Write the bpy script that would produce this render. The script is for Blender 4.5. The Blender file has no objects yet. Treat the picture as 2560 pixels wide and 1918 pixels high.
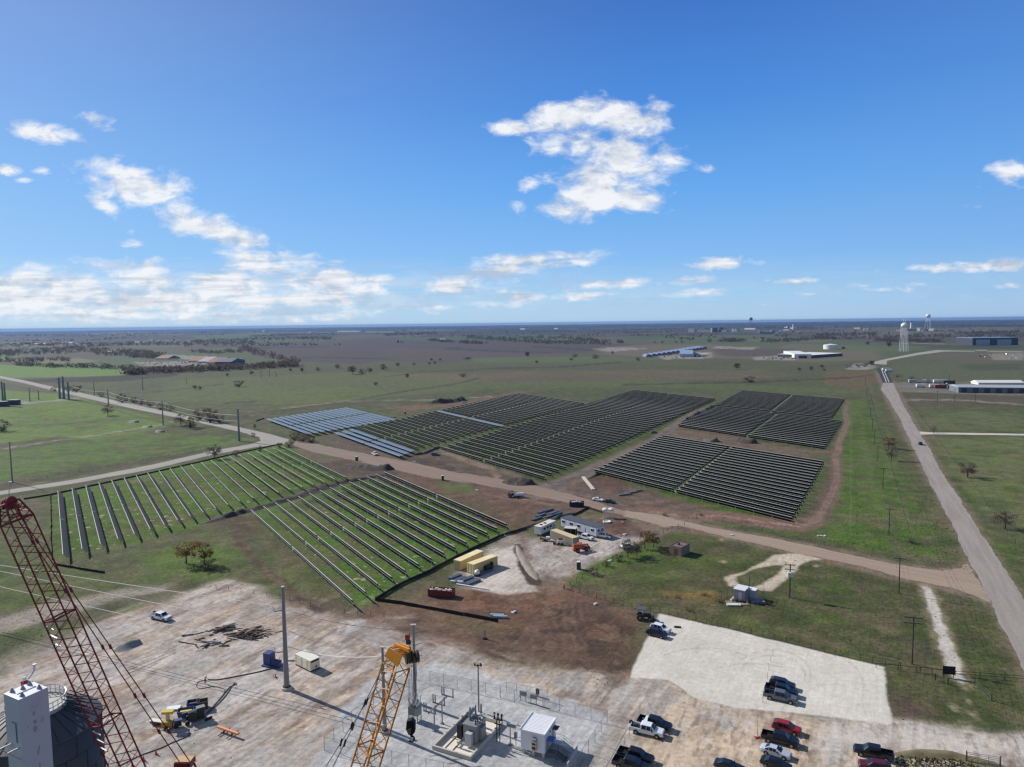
import bpy, bmesh, math, random
import numpy as np
from mathutils import Vector, Matrix
R = math.radians
random.seed(7); rng = np.random.default_rng(11)
scene = bpy.context.scene
COL = scene.collection

# ---------------------------------------------------------------- camera
H = 72.0; F = 1775.0; PITCH = R(4.86); ROLL = -0.0119
cam_d = bpy.data.cameras.new("camera"); cam = bpy.data.objects.new("camera", cam_d); COL.objects.link(cam)
CM = Matrix.Rotation(math.pi/2 - PITCH, 3, 'X') @ Matrix.Rotation(ROLL, 3, 'Z')
cam.matrix_world = Matrix.Translation((0, 0, H)) @ CM.to_4x4()
cam_d.sensor_fit = 'HORIZONTAL'; cam_d.sensor_width = 36; cam_d.lens = F/2560*36
cam_d.clip_start = 0.5; cam_d.clip_end = 80000
scene.camera = cam
scene.cycles.pixel_filter_type = 'BLACKMAN_HARRIS'; scene.cycles.filter_width = 1.4; scene.cycles.use_denoising = True; scene.cycles.denoising_input_passes = 'RGB_ALBEDO_NORMAL'; scene.cycles.denoising_prefilter = 'ACCURATE'

def ray(px, py):
    return CM @ Vector(((px-1280)/F, -(py-959)/F, -1))
def G(px, py, z=0.0):                       # where a line of sight of the photograph meets the height z
    d = ray(px, py); t = (z-H)/d.z
    return Vector((d.x*t, d.y*t, z))
def G2(px, py, z=0.0):
    p = G(px, py, z); return (p.x, p.y)
def zat(px, py, base):                      # height of a picture point above a ground point
    d = ray(px, py); t = base[1]/d.y
    return H + d.z*t

# ---------------------------------------------------------------- light
SUN_EL, SUN_AZ = R(32), R(-57)              # azimuth from +Y, clockwise
sv = Vector((math.sin(SUN_AZ)*math.cos(SUN_EL), math.cos(SUN_AZ)*math.cos(SUN_EL), math.sin(SUN_EL)))
sd = bpy.data.lights.new("sun", 'SUN'); sd.energy = 5.0; sd.angle = R(0.5); sd.color = (1, .955, .885)
so = bpy.data.objects.new("sun", sd); COL.objects.link(so)
so.rotation_euler = sv.to_track_quat('Z', 'Y').to_euler()
scene.view_settings.view_transform = 'Standard'; scene.view_settings.look = 'None'
scene.view_settings.exposure = 0.1; scene.view_settings.gamma = 1

# ---------------------------------------------------------------- sky
world = bpy.data.worlds.new("World"); scene.world = world; world.use_nodes = True
wt = world.node_tree; wt.nodes.clear()
class NT:
    def __init__(s, t): s.t = t
    def n(s, typ, **kw):
        nd = s.t.nodes.new(typ)
        for k, v in kw.items(): setattr(nd, k, v)
        return nd
    def put(s, sock, v):
        if hasattr(v, 'is_output') or isinstance(v, bpy.types.NodeSocket): s.t.links.new(v, sock)
        elif isinstance(v, (tuple, list)) and len(v) == 3 and len(sock.default_value) == 4: sock.default_value = (*v, 1)
        else: sock.default_value = v
    def m(s, op, a, b=None, c=None, clamp=False):
        nd = s.n('ShaderNodeMath', operation=op, use_clamp=clamp)
        for i, v in enumerate((a, b, c)):
            if v is not None: s.put(nd.inputs[i], v)
        return nd.outputs[0]
    def mix(s, f, a, b, blend='MIX'):
        nd = s.n('ShaderNodeMix', data_type='RGBA', blend_type=blend)
        s.put(nd.inputs[0], f); s.put(nd.inputs[6], a); s.put(nd.inputs[7], b)
        return nd.outputs[2]
    def rng(s, v, a, b, c=0.0, d=1.0, smooth=True):
        nd = s.n('ShaderNodeMapRange', interpolation_type='SMOOTHSTEP' if smooth else 'LINEAR')
        for i, x in enumerate((v, a, b, c, d)): s.put(nd.inputs[i], x)
        return nd.outputs[0]
    def noise(s, vec, scale, detail=4, rough=.55, dist=0.0):
        nd = s.n('ShaderNodeTexNoise')
        if vec is not None: s.put(nd.inputs['Vector'], vec)
        s.put(nd.inputs['Scale'], scale); nd.inputs['Detail'].default_value = detail
        nd.inputs['Roughness'].default_value = rough; nd.inputs['Distortion'].default_value = dist
        return nd.outputs[0]
W = NT(wt)
tc = W.n('ShaderNodeTexCoord').outputs['Generated']
sep = W.n('ShaderNodeSeparateXYZ'); W.put(sep.inputs[0], tc)
dx, dy, dz = sep.outputs
yy = W.m('MAXIMUM', dy, 0.02)
u, v = W.m('DIVIDE', dx, yy), W.m('DIVIDE', dz, yy)
uv = W.n('ShaderNodeCombineXYZ'); W.put(uv.inputs[0], u); W.put(uv.inputs[1], v); uv = uv.outputs[0]
sky = W.n('ShaderNodeTexSky', sky_type='NISHITA', sun_disc=False)
sky.sun_elevation = SUN_EL; sky.sun_rotation = SUN_AZ; sky.altitude = 150
sky.air_density = 1.0; sky.dust_density = 0.45; sky.ozone_density = 2.2
# clear winter air: paler toward the sun side and the horizon, deep blue above
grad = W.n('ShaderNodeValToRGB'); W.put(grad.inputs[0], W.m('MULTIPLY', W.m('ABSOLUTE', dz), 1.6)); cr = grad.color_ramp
GR_ = [(0.0,(172,204,232)),(.06,(156,200,236)),(.14,(126,182,238)),(.28,(98,164,234)),(.45,(70,136,218)),(.62,(54,112,196)),(.78,(44,94,174)),(1.0,(16,38,88))]  # last stop: zenith out of view, darkened to deepen the shadows
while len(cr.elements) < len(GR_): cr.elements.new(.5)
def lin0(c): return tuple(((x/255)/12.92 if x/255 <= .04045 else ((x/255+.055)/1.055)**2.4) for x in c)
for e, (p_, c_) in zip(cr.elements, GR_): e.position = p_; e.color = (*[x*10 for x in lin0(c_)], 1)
sdn = W.n('ShaderNodeVectorMath', operation='DOT_PRODUCT'); W.put(sdn.inputs[0], tc); sdn.inputs[1].default_value = sv
near = W.rng(sdn.outputs['Value'], .2, 1.0, 0, 1, False)
skyc = W.mix(W.m('MULTIPLY', W.m('POWER', near, 3.2), .3), grad.outputs[0], (6.6, 8.4, 9.6))
skyc = W.mix(W.rng(u, .1, .8, 0, .22), skyc, (1.5, 3.0, 6.2))
skyc = W.mix(.08, skyc, sky.outputs[0])
skyc = W.mix(W.rng(dy, .15, -.35, 0, .85), skyc, (1.9, 2.4, 3.2))  # unseen sky behind the camera, dimmed to deepen the shadows
# clouds: (px, py, half width, half height, tilt) of the weather seen in each direction of the sky, weight
CL = [(125,335,95,24,10,1),(235,297,48,20,18,.95),(20,425,30,12,5,.85),(105,427,24,12,8,.7),(66,452,24,9,6,.6),
 (330,462,128,50,12,1.15),(285,430,55,22,-8,1),(262,512,52,20,32,.95),(510,565,155,36,19,1.1),(600,595,75,30,12,1),(340,610,45,12,4,.7),(330,577,14,9,0,.5),
 (470,477,16,8,30,.6),(480,645,40,8,0,.45),
 (130,710,190,50,4,1.15),(360,700,150,52,8,1.15),(650,660,110,36,10,1),(560,715,190,42,4,1.1),(830,705,150,50,8,1.15),(900,725,85,40,6,1),
 (120,742,420,46,0,1.2),(420,748,380,40,1,1.2),(700,752,260,34,0,1.1),(200,785,420,30,0,.95),(640,785,340,26,0,.85),(900,778,220,16,0,.6),(-100,720,260,60,0,1.2),
 (1320,650,170,20,-4,1.1),(1230,680,140,26,-6,1.1),(1120,718,90,26,-5,1.05),(1300,742,70,18,0,.9),(1090,768,60,9,0,.7),(1250,760,70,10,0,.6),
 (1370,660,120,15,-4,1),
 (1275,322,60,20,0,1),(1430,292,110,44,-10,1.25),(1545,300,120,46,4,1.2),(1625,290,48,36,-20,1),(1395,370,50,36,10,.9),(1480,375,50,26,0,.7),(1555,385,75,70,-10,1.1),(1470,350,150,60,0,.8),(1500,450,150,60,0,.85),(1580,330,80,40,0,.95),
 (1490,430,95,50,-8,.9),(1620,425,85,50,20,.85),(1680,400,60,40,30,.65),(1500,503,160,42,-3,1.35),(1470,515,95,28,0,1.05),(1590,500,90,26,0,1.05),(1325,466,32,18,-12,.85),(1765,424,36,14,4,.8),(1720,375,30,20,0,.6),
 (1805,660,82,18,-2,1.05),(1745,700,110,12,-2,.8),(1500,712,120,15,-3,1),(1475,740,90,13,-2,1),(1760,733,90,13,-3,.9),(1600,745,60,10,0,.5),
 (2530,432,75,34,-10,1),(2330,672,70,14,2,.95),(2480,664,110,15,-3,1),(1985,702,75,10,0,.8),(2140,713,50,10,0,.7),(2190,724,130,9,0,.5),(2300,712,40,9,0,.7),(2510,715,60,10,0,.8),
 (2180,675,45,8,5,.5),(2400,515,60,12,5,.35),(1700,757,90,7,0,.5),(2060,735,90,7,0,.45),(1900,762,70,5,0,.4),(2400,738,200,10,0,.35)]
M = None
for (cx, cy, w, h, t, k) in CL:
    d = ray(cx, cy)
    mp = W.n('ShaderNodeMapping', vector_type='TEXTURE'); W.put(mp.inputs[0], uv)
    mp.inputs['Location'].default_value = (d.x/d.y, d.z/d.y, 0)
    mp.inputs['Rotation'].default_value = (0, 0, R(-t)); mp.inputs['Scale'].default_value = (1.5*w/F, 1.55*h/F, 1)
    ln = W.n('ShaderNodeVectorMath', operation='LENGTH'); W.put(ln.inputs[0], mp.outputs[0])
    g = W.rng(ln.outputs['Value'], 0.1, 1.0, k, 0.0, False)
    M = g if M is None else W.m('MAXIMUM', M, g)
nm = W.n('ShaderNodeMapping'); W.put(nm.inputs[0], uv); nm.inputs['Scale'].default_value = (1, 1.9, 1); nm.inputs['Location'].default_value = (3.1, 1.7, .4)
n1 = W.noise(nm.outputs[0], 21, 9, .62, .3)
nm2 = W.n('ShaderNodeMapping'); W.put(nm2.inputs[0], uv); nm2.inputs['Scale'].default_value = (1, 1.9, 1); nm2.inputs['Location'].default_value = (3.1+.012, 1.7-.03, .4)
n2 = W.noise(nm2.outputs[0], 21, 5, .58, .3)
dens = W.m('ADD', W.m('MULTIPLY', M, 1.08), W.m('MULTIPLY', W.m('SUBTRACT', n1, .5), 2.5))
cov = W.m('POWER', W.rng(dens, .34, 1.06, 0, 1, False), 1.25)
front = W.rng(dy, .05, .2)
cov = W.m('MULTIPLY', W.m('MULTIPLY', cov, front), W.rng(M, .02, .22))
# thin streaks that gather near the horizon
hm = W.n('ShaderNodeMapping'); W.put(hm.inputs[0], uv); hm.inputs['Scale'].default_value = (5, 60, 1)
n3 = W.noise(hm.outputs[0], 1.6, 5, .6)
low = W.m('MULTIPLY', W.rng(v, .008, .03, 0, 1), W.rng(v, .05, .10, 1, 0))
left = W.rng(u, .35, -.5, .15, 1)
haze_c = W.m('MULTIPLY', W.m('MULTIPLY', W.rng(n3, .36, .66), low), W.m('MULTIPLY', left, .8))
cov = W.m('MAXIMUM', cov, W.m('MULTIPLY', haze_c, front))
lit = W.m('ADD', W.m('MULTIPLY', W.m('SUBTRACT', n1, n2), 2.6), .66, clamp=True)
lit = W.m('ADD', lit, W.m('MULTIPLY', W.rng(u, .1, -.6), .25), clamp=True)
band_ = W.m('MULTIPLY', W.rng(v, .10, .16, 1, 0), W.rng(n3, .44, .62))
lit = W.m('SUBTRACT', lit, W.m('MULTIPLY', band_, .55), clamp=True)
cloudc = W.mix(lit, (4.7, 5.3, 6.3), (8.5, 8.7, 9.0))
skym = W.mix(W.m('MULTIPLY', cov, .96), skyc, cloudc)
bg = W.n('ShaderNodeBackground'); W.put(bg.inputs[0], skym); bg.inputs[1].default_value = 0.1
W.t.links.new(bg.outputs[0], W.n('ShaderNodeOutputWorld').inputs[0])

# ---------------------------------------------------------------- helpers
def lin(c):
    return tuple(((x/255)/12.92 if x/255 <= .04045 else ((x/255+.055)/1.055)**2.4) for x in c)
MATS = {}
def mat(name, c, rough=.7, metal=0.0, var=.12, scale=1.5, bump=0.0, spec=None, c2=None, c2scale=.4, c2amt=.5):
    """plain surface with a slow blotchy variation; c is an sRGB triple"""
    if name in MATS: return MATS[name]
    m = bpy.data.materials.new(name); m.use_nodes = True; N = NT(m.node_tree)
    b = m.node_tree.nodes['Principled BSDF']; L = lin(c)
    co = N.n('ShaderNodeTexCoord').outputs['Object']
    col = L
    if var:
        nz = N.noise(co, scale, 5, .6)
        col = N.mix(nz, tuple(x*(1-var) for x in L), tuple(min(1, x*(1+var)) for x in L))
    if c2 is not None:
        n2 = N.rng(N.noise(co, c2scale, 6, .65), .52, .66, 0, c2amt)
        col = N.mix(n2, col, lin(c2))
    N.put(b.inputs['Base Color'], col)
    b.inputs['Roughness'].default_value = rough; b.inputs['Metallic'].default_value = metal
    if spec is not None: b.inputs['Specular IOR Level'].default_value = spec
    if bump:
        bp = N.n('ShaderNodeBump'); bp.inputs['Strength'].default_value = bump
        N.put(bp.inputs['Height'], N.noise(co, scale*4, 4, .6)); N.t.links.new(bp.outputs[0], b.inputs['Normal'])
    MATS[name] = m; return m

class MB:
    """collects faces, then links them as one mesh object"""
    def __init__(s): s.v = []; s.f = []; s.mi = []; s.cur = 0; s.x = None
    def mat(s, i): s.cur = i; return s
    def xf(s, m): s.x = m; return s
    def add(s, vs, fs):
        o = len(s.v)
        if s.x is not None: vs = [tuple(s.x @ Vector(q)) for q in vs]
        s.v += [tuple(q) for q in vs]; s.f += [tuple(i+o for i in f) for f in fs]; s.mi += [s.cur]*len(fs); return s
    def box(s, c, d, rz=0.0, top=None):
        x, y, z = d[0]/2, d[1]/2, d[2]/2; t = top or (1, 1)
        q = [(-x,-y,-z),(x,-y,-z),(x,y,-z),(-x,y,-z),(-x*t[0],-y*t[1],z),(x*t[0],-y*t[1],z),(x*t[0],y*t[1],z),(-x*t[0],y*t[1],z)]
        ca, sa = math.cos(rz), math.sin(rz)
        q = [(a*ca-b*sa+c[0], a*sa+b*ca+c[1], e+c[2]) for a, b, e in q]
        return s.add(q, [(0,3,2,1),(4,5,6,7),(0,1,5,4),(1,2,6,5),(2,3,7,6),(3,0,4,7)])
    def tube(s, p, q, r, r2=None, n=6, cap=True):
        p, q = Vector(p), Vector(q); r2 = r if r2 is None else r2
        d = q-p
        if d.length < 1e-6: return s
        d.normalize(); a = d.orthogonal().normalized(); b = d.cross(a)
        vs = []
        for c, rr in ((p, r), (q, r2)):
            for i in range(n):
                t = 2*math.pi*(i+.5)/n; vs.append(tuple(c + a*(math.cos(t)*rr) + b*(math.sin(t)*rr)))
        fs = [(i, (i+1) % n, n+(i+1) % n, n+i) for i in range(n)]
        if cap: fs += [tuple(range(n-1, -1, -1)), tuple(range(n, 2*n))]
        return s.add(vs, fs)
    def path(s, pts, r, n=5):
        for a, b in zip(pts, pts[1:]): s.tube(a, b, r, None, n)
        return s
    def bar(s, p, q, w, h, up=(0, 0, 1)):
        p, q = Vector(p), Vector(q); d = (q-p).normalized(); u = Vector(up)
        a = d.cross(u)
        if a.length < 1e-4: a = d.orthogonal()
        a.normalize(); b = a.cross(d).normalized(); vs = []
        for c in (p, q):
            for i, j in ((-1,-1),(1,-1),(1,1),(-1,1)): vs.append(tuple(c + a*(i*w/2) + b*(j*h/2)))
        return s.add(vs, [(3,2,1,0),(4,5,6,7),(0,1,5,4),(1,2,6,5),(2,3,7,6),(3,0,4,7)])
    def lathe(s, prof, n=24, c=(0, 0), cap=True):
        vs = []
        for r, z in prof:
            for i in range(n):
                t = 2*math.pi*i/n; vs.append((c[0]+r*math.cos(t), c[1]+r*math.sin(t), z))
        fs = []
        for k in range(len(prof)-1):
            for i in range(n):
                j = (i+1) % n; fs.append((k*n+i, k*n+j, (k+1)*n+j, (k+1)*n+i))
        if cap: fs += [tuple(range(n-1, -1, -1)), tuple((len(prof)-1)*n+i for i in range(n))]
        return s.add(vs, fs)
    def prism(s, pts, z0, z1):
        n = len(pts)
        if sum(a[0]*b[1]-b[0]*a[1] for a, b in zip(pts, pts[1:]+pts[:1])) < 0: pts = pts[::-1]
        vs = [(x, y, z0) for x, y in pts]+[(x, y, z1) for x, y in pts]
        return s.add(vs, [tuple(range(n-1, -1, -1)), tuple(range(n, 2*n))]+[(i, (i+1) % n, n+(i+1) % n, n+i) for i in range(n)])
    def loft(s, rings, cap=True):
        n = len(rings[0]); vs = [p for r in rings for p in r]; fs = []
        for k in range(len(rings)-1):
            for i in range(n):
                j = (i+1) % n; fs.append((k*n+i, k*n+j, (k+1)*n+j, (k+1)*n+i))
        if cap: fs += [tuple(range(n-1, -1, -1)), tuple((len(rings)-1)*n+i for i in range(n))]
        return s.add(vs, fs)
    def quad(s, a, b, c, d): return s.add([a, b, c, d], [(0, 1, 2, 3)])
    def mesh(s, name, mats, smooth=False):
        me = bpy.data.meshes.new(name); me.from_pydata(s.v, [], s.f)
        for m in (mats if isinstance(mats, (list, tuple)) else [mats]): me.materials.append(m)
        if len(me.polygons):
            me.polygons.foreach_set('material_index', s.mi)
            if smooth: me.polygons.foreach_set('use_smooth', [True]*len(me.polygons))
        me.update(); return me
    def build(s, name, mats, parent=None, smooth=False, loc=None, rz=None):
        o = bpy.data.objects.new(name, s.mesh(name, mats, smooth)); COL.objects.link(o)
        if parent is not None: o.parent = parent
        if loc is not None: o.location = loc
        if rz is not None: o.rotation_euler.z = rz
        return o
def bevel(o, w=.03, seg=2, ang=35):
    b = o.modifiers.new('soft_edge', 'BEVEL'); b.width = w; b.segments = seg; b.limit_method = 'ANGLE'; b.angle_limit = R(ang)
    return o
def tag(o, label, cat, group=None, kind=None):
    if label: o['label'] = label
    if cat: o['category'] = cat
    if group: o['group'] = group
    if kind: o['kind'] = kind
    return o
def thing(name, label, cat, loc=(0, 0, 0), rz=0.0, group=None):
    o = bpy.data.objects.new(name, None); COL.objects.link(o); o.location = loc; o.rotation_euler = (0, 0, rz)
    o.empty_display_size = .3
    return tag(o, label, cat, group)
KIDS = {}
def kids(o): return [c for c in o.children]
def copy_tree(o, parent=None):
    c = o.copy(); COL.objects.link(c)
    if parent is not None: c.parent = parent
    for k in list(o.children): copy_tree(k, c)
    return c
def dup(o, loc, rz, label, group=None, scale=None):
    c = copy_tree(o); c.location = loc; c.rotation_euler = (0, 0, rz)
    c['label'] = label
    if group: c['group'] = group
    if scale is not None: c.scale = scale if isinstance(scale, (tuple, list)) else (scale,)*3
    return c
def ang(a, b): return math.atan2(b[1]-a[1], b[0]-a[0])
ORD = ['first','second','third','fourth','fifth','sixth','seventh','eighth','ninth','tenth','eleventh','twelfth','thirteenth','fourteenth','fifteenth',
 'sixteenth','seventeenth','eighteenth','nineteenth','twentieth']
TENS = {20:'twenty',30:'thirty',40:'forty',50:'fifty',60:'sixty',70:'seventy',80:'eighty'}
TENTH = {30:'thirtieth',40:'fortieth',50:'fiftieth',60:'sixtieth',70:'seventieth',80:'eightieth'}
def ordw(i):                                # 1 -> first
    if i <= 20: return ORD[i-1]
    t, k = i//10*10, i % 10
    return TENTH[t] if k == 0 else TENS[t]+'-'+ORD[k-1]
# ================================================================ GROUND
def vnoise(x, y, seed=0):
    xi = np.floor(x).astype(np.int64); yi = np.floor(y).astype(np.int64); fx = x-xi; fy = y-yi
    fx = fx*fx*(3-2*fx); fy = fy*fy*(3-2*fy)
    def h(a, b):
        n = (a*374761393 + b*668265263 + seed*974711) & 0x7fffffff
        n = ((n ^ (n >> 13))*1274126177) & 0x7fffffff
        return ((n ^ (n >> 16)) & 0xffff)/65535.0
    return (h(xi, yi)*(1-fx)+h(xi+1, yi)*fx)*(1-fy)+(h(xi, yi+1)*(1-fx)+h(xi+1, yi+1)*fx)*fy
def fbm(x, y, seed=0, o=4):
    s = 0; a = .5; t = 0
    for i in range(o):
        s = s+a*vnoise(x, y, seed+i); t += a; a *= .55; x = x*2.03+7.1; y = y*2.03+3.7
    return s/t
az = np.concatenate([np.linspace(-180, -46, 40)[:-1], np.linspace(-46, 46, 860), np.linspace(46, 180, 40)[1:]])*math.pi/180
rr = H*F/np.concatenate([np.linspace(1500, 1120, 30)[:-1], np.linspace(1120, 60, 520)[:-1], np.linspace(60, 4.9, 55)])
NA, NR = len(az), len(rr)
A, RR = np.meshgrid(az, rr)
GX = (np.sin(A)*RR).ravel(); GY = (np.cos(A)*RR).ravel(); GR = RR.ravel()
GROUND_K = .90
def L3(c): return np.array(lin(c))
n0 = fbm(GX/90, GY/90, 3); n1_ = fbm(GX/22, GY/22, 5); n2_ = fbm(GX/5, GY/5, 9, 3)
# far land: stretched fields and woods
ca, sa = math.cos(.5), math.sin(.5)
nf = fbm((GX*ca+GY*sa)/900, (-GX*sa+GY*ca)/420, 21, 3); nf2 = fbm(GX/700, GY/1500, 33, 4)
def sm(a, b, x):
    t = np.clip((x-a)/(b-a), 0, 1); return t*t*(3-2*t)
C = np.zeros((len(GX), 3)); VEG = np.ones(len(GX))
def over(c, m, veg=None):
    global C, VEG
    m = m[:, None] if m.ndim == 1 else m
    C = C*(1-m)+(L3(c) if not isinstance(c, np.ndarray) else c)*m
    if veg is not None: VEG = VEG*(1-m[:, 0])+veg*m[:, 0]
over((84, 87, 60), np.ones(len(GX)))
over((90, 98, 60), sm(.45, .65, n0)*.6); over((98, 92, 74), sm(.5, .72, n1_)*.5); over((70, 78, 50), sm(.55, .75, n2_)*.45)
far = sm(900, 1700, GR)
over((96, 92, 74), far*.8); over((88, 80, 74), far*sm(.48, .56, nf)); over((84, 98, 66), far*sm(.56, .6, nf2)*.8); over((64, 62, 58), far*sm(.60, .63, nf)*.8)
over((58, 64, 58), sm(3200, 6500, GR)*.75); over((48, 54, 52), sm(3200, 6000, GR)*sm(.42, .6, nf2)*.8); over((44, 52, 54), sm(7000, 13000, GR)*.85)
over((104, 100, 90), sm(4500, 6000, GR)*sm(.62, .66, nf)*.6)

def shape(pts, c, soft=2.0, warp=2.0, wl=12.0, a=1.0, patchy=0.0, pl=14.0, veg=None, seed=1, st=None):
    """paint a patch of ground; pts are picture points, soft and warp are metres"""
    P = np.array([G2(*p) for p in pts]); mg = soft+warp*1.5+1
    sel = np.nonzero((GX > P[:, 0].min()-mg) & (GX < P[:, 0].max()+mg) & (GY > P[:, 1].min()-mg) & (GY < P[:, 1].max()+mg))[0]
    if len(sel) == 0: return
    x = GX[sel]; y = GY[sel]
    if warp:
        x = x+(fbm(GX[sel]/wl, GY[sel]/wl, seed*7+1, 3)-.5)*2*warp; y = y+(fbm(GX[sel]/wl, GY[sel]/wl, seed*7+4, 3)-.5)*2*warp
    d = np.full(len(sel), 1e9); ins = np.zeros(len(sel), bool)
    for (x0, y0), (x1, y1) in zip(P, np.roll(P, -1, 0)):
        ex, ey = x1-x0, y1-y0; t = np.clip(((x-x0)*ex+(y-y0)*ey)/(ex*ex+ey*ey+1e-9), 0, 1)
        d = np.minimum(d, np.hypot(x-x0-t*ex, y-y0-t*ey))
        cr = ((y0 > y) != (y1 > y)) & (x < (x1-x0)*(y-y0)/(y1-y0+1e-12)+x0); ins ^= cr
    sdv = np.where(ins, d, -d); m = sm(-soft, soft, sdv)*a
    if patchy:
        gx, gy = GX[sel], GY[sel]
        if st:                               # streaks run along the direction st
            q = math.atan2(st[1], st[0]); gx, gy = (gx*math.cos(q)+gy*math.sin(q))/6, -gx*math.sin(q)+gy*math.cos(q)
        m = m*(1-patchy+patchy*sm(.42, .62, fbm(gx/pl, gy/pl, seed*13+2, 4)))
    mm = np.zeros(len(GX)); mm[sel] = m; 
    cs = L3(c); C[sel] = C[sel]*(1-m[:, None])+cs*m[:, None]
    if veg is not None: VEG[sel] = VEG[sel]*(1-m)+veg*m
def band(pts, hw):
    """picture polygon around a picture polyline; hw one half width or one per point"""
    if not isinstance(hw, (list, tuple)): hw = [hw]*len(pts)
    l, r = [], []
    for i, p in enumerate(pts):
        a = pts[max(0, i-1)]; b = pts[min(len(pts)-1, i+1)]; dx_, dy_ = b[0]-a[0], b[1]-a[1]; q = math.hypot(dx_, dy_) or 1
        nx, ny = -dy_/q*hw[i], dx_/q*hw[i]; l.append((p[0]+nx, p[1]+ny)); r.append((p[0]-nx, p[1]-ny))
    return l+r[::-1]
def stroke(pts, hw, c, **k): shape(band(pts, hw), c, **k)

# ---- far fields
shape([(590,870),(830,852),(1100,838),(1290,850),(1560,862),(1500,880),(1240,893),(1100,908),(960,902),(900,912),(760,905),(640,890)], (86,77,76), 12, 12, 80, veg=.2)
for q in ([(740,897),(790,893),(880,896),(1000,897)], [(600,870),(700,869),(820,867)], [(1120,872),(1150,868)], [(1110,871),(1240,878),(1400,884)], [(1330,866),(1480,876)], [(960,892),(1100,889)]):
    stroke(q, 1.6, (62,58,58), soft=5, warp=3, wl=60, a=.8)
shape([(960,868),(1200,880),(1420,883),(1560,868),(1560,880),(1300,897),(1100,903),(960,898)], (94,84,80), 25, 10, 60, a=.7)
shape([(1540,848),(1640,838),(1920,835),(1850,842),(1600,847)], (66,98,62), 14, 6, 60)
shape([(990,842),(1320,836),(1470,842),(1300,848),(1000,852)], (76,96,66), 20, 10, 60, a=.8)
shape([(480,840),(650,832),(700,838),(640,845),(490,850)], (86,106,66), 30, 20, 80, a=.8)
shape([(1500,868),(1620,862),(2000,860),(2200,868),(2200,900),(2000,905),(1840,895),(1640,895),(1500,885)], (116,104,90), 15, 12, 60, a=.75)
shape([(1780,872),(1990,872),(1990,886),(1900,892),(1800,890)], (90,80,76), 10, 6, 60, a=.9)
shape([(2040,835),(2560,842),(2560,856),(2200,858),(2040,846)], (88,80,74), 20, 12, 60, a=.9)
shape([(2040,845),(2560,830),(2560,822),(2040,818)], (112,106,90), 40, 20, 100, a=.6)
shape([(1560,838),(1800,826),(2100,822),(2100,834),(1880,838),(1600,842)], (80,72,70), 20, 10, 60, a=.8)
shape([(2330,885),(2560,880),(2560,905),(2400,905),(2300,893)], (100,92,78), 10, 6, 40)
stroke([(2330,879),(2450,877),(2560,880)], 1.2, (160,152,140), soft=2, warp=1)
shape([(2250,862),(2560,866),(2560,874),(2300,872)], (66,66,60), 10, 6, 40, a=.8)
stroke([(2280,858),(2400,862),(2560,862)], 1.0, (150,142,128), soft=3, warp=2)
shape([(2470,884),(2560,884),(2560,900),(2480,900)], (150,142,132), 4, 4, 20, a=.8, patchy=.3)
shape([(2230,910),(2560,905),(2560,955),(2250,948),(2218,925)], (92,96,70), 6, 5, 30)
shape([(2400,912),(2560,908),(2560,925),(2420,926)], (72,78,56), 10, 6, 30, a=.7)
for k in range(40):                            # strips of stubble, pasture and plough
    px = random.uniform(-200, 2700); py = 822-.0119*(px-1280)+random.random()**1.6*60; w_ = random.uniform(80, 420); h_ = random.uniform(1.0, 4.5)*(1+(py-815)/60)
    if 560 < px < 1560 and 840 < py < 915: continue
    c = random.choice([(92,80,74),(104,92,80),(84,98,66),(76,84,62),(110,104,86),(70,66,62),(96,106,70)])
    shape([(px-w_/2, py), (px-w_*.1, py-h_), (px+w_/2, py-h_*.6), (px+w_*.3, py+h_), (px-w_*.3, py+h_*.9)], c, 8, 5, 60, a=.75, seed=200+k)
# ---- left fields
shape([(-300,905),(0,912),(150,915),(320,925),(315,940),(0,945),(-300,948)], (104,132,62), 8, 6, 40, veg=.9)
shape([(-300,880),(60,888),(0,905),(-300,900)], (98,116,66), 10, 6, 40)
shape([(110,897),(200,896),(250,903),(160,910),(100,908)], (120,118,82), 6, 5, 40)
shape([(60,948),(330,938),(450,934),(440,940),(300,954),(40,958)], (60,58,54), 5, 3, 30)
shape([(-200,962),(150,985),(230,1000),(400,1045),(440,1058),(330,1090),(0,1140),(-200,1150)], (100,126,52), 5, 5, 30)
shape([(120,1062),(300,1040),(330,1055),(200,1075)], (80,94,50), 8, 6, 25, a=.6, patchy=.5)
shape([(-200,1150),(330,1085),(600,1090),(640,1100),(540,1122),(0,1215),(-200,1250)], (86,112,48), 5, 5, 30)
shape([(-50,1115),(160,1090),(180,1105),(0,1130)], (78,72,58), 5, 4, 20, a=.8)
stroke([(0,1123),(100,1108),(260,1085),(370,1068),(430,1055)], 1.4, (170,160,145), soft=1.2, warp=2, wl=15, a=.9, patchy=.5, pl=8)
for q in ([(0,1066),(110,1062),(240,1055)], [(40,1190),(300,1150),(520,1115)], [(230,1000),(330,1040),(430,1060)], [(180,1000),(420,1040),(560,1075)]):
    stroke(q, 2.2, (66,72,42), soft=2.5, warp=2, a=.6)
shape([(0,1200),(200,1170),(420,1138),(540,1118),(545,1124),(390,1155),(0,1224)], (66,66,48), 2.5, 2, 10, a=.7)
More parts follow.
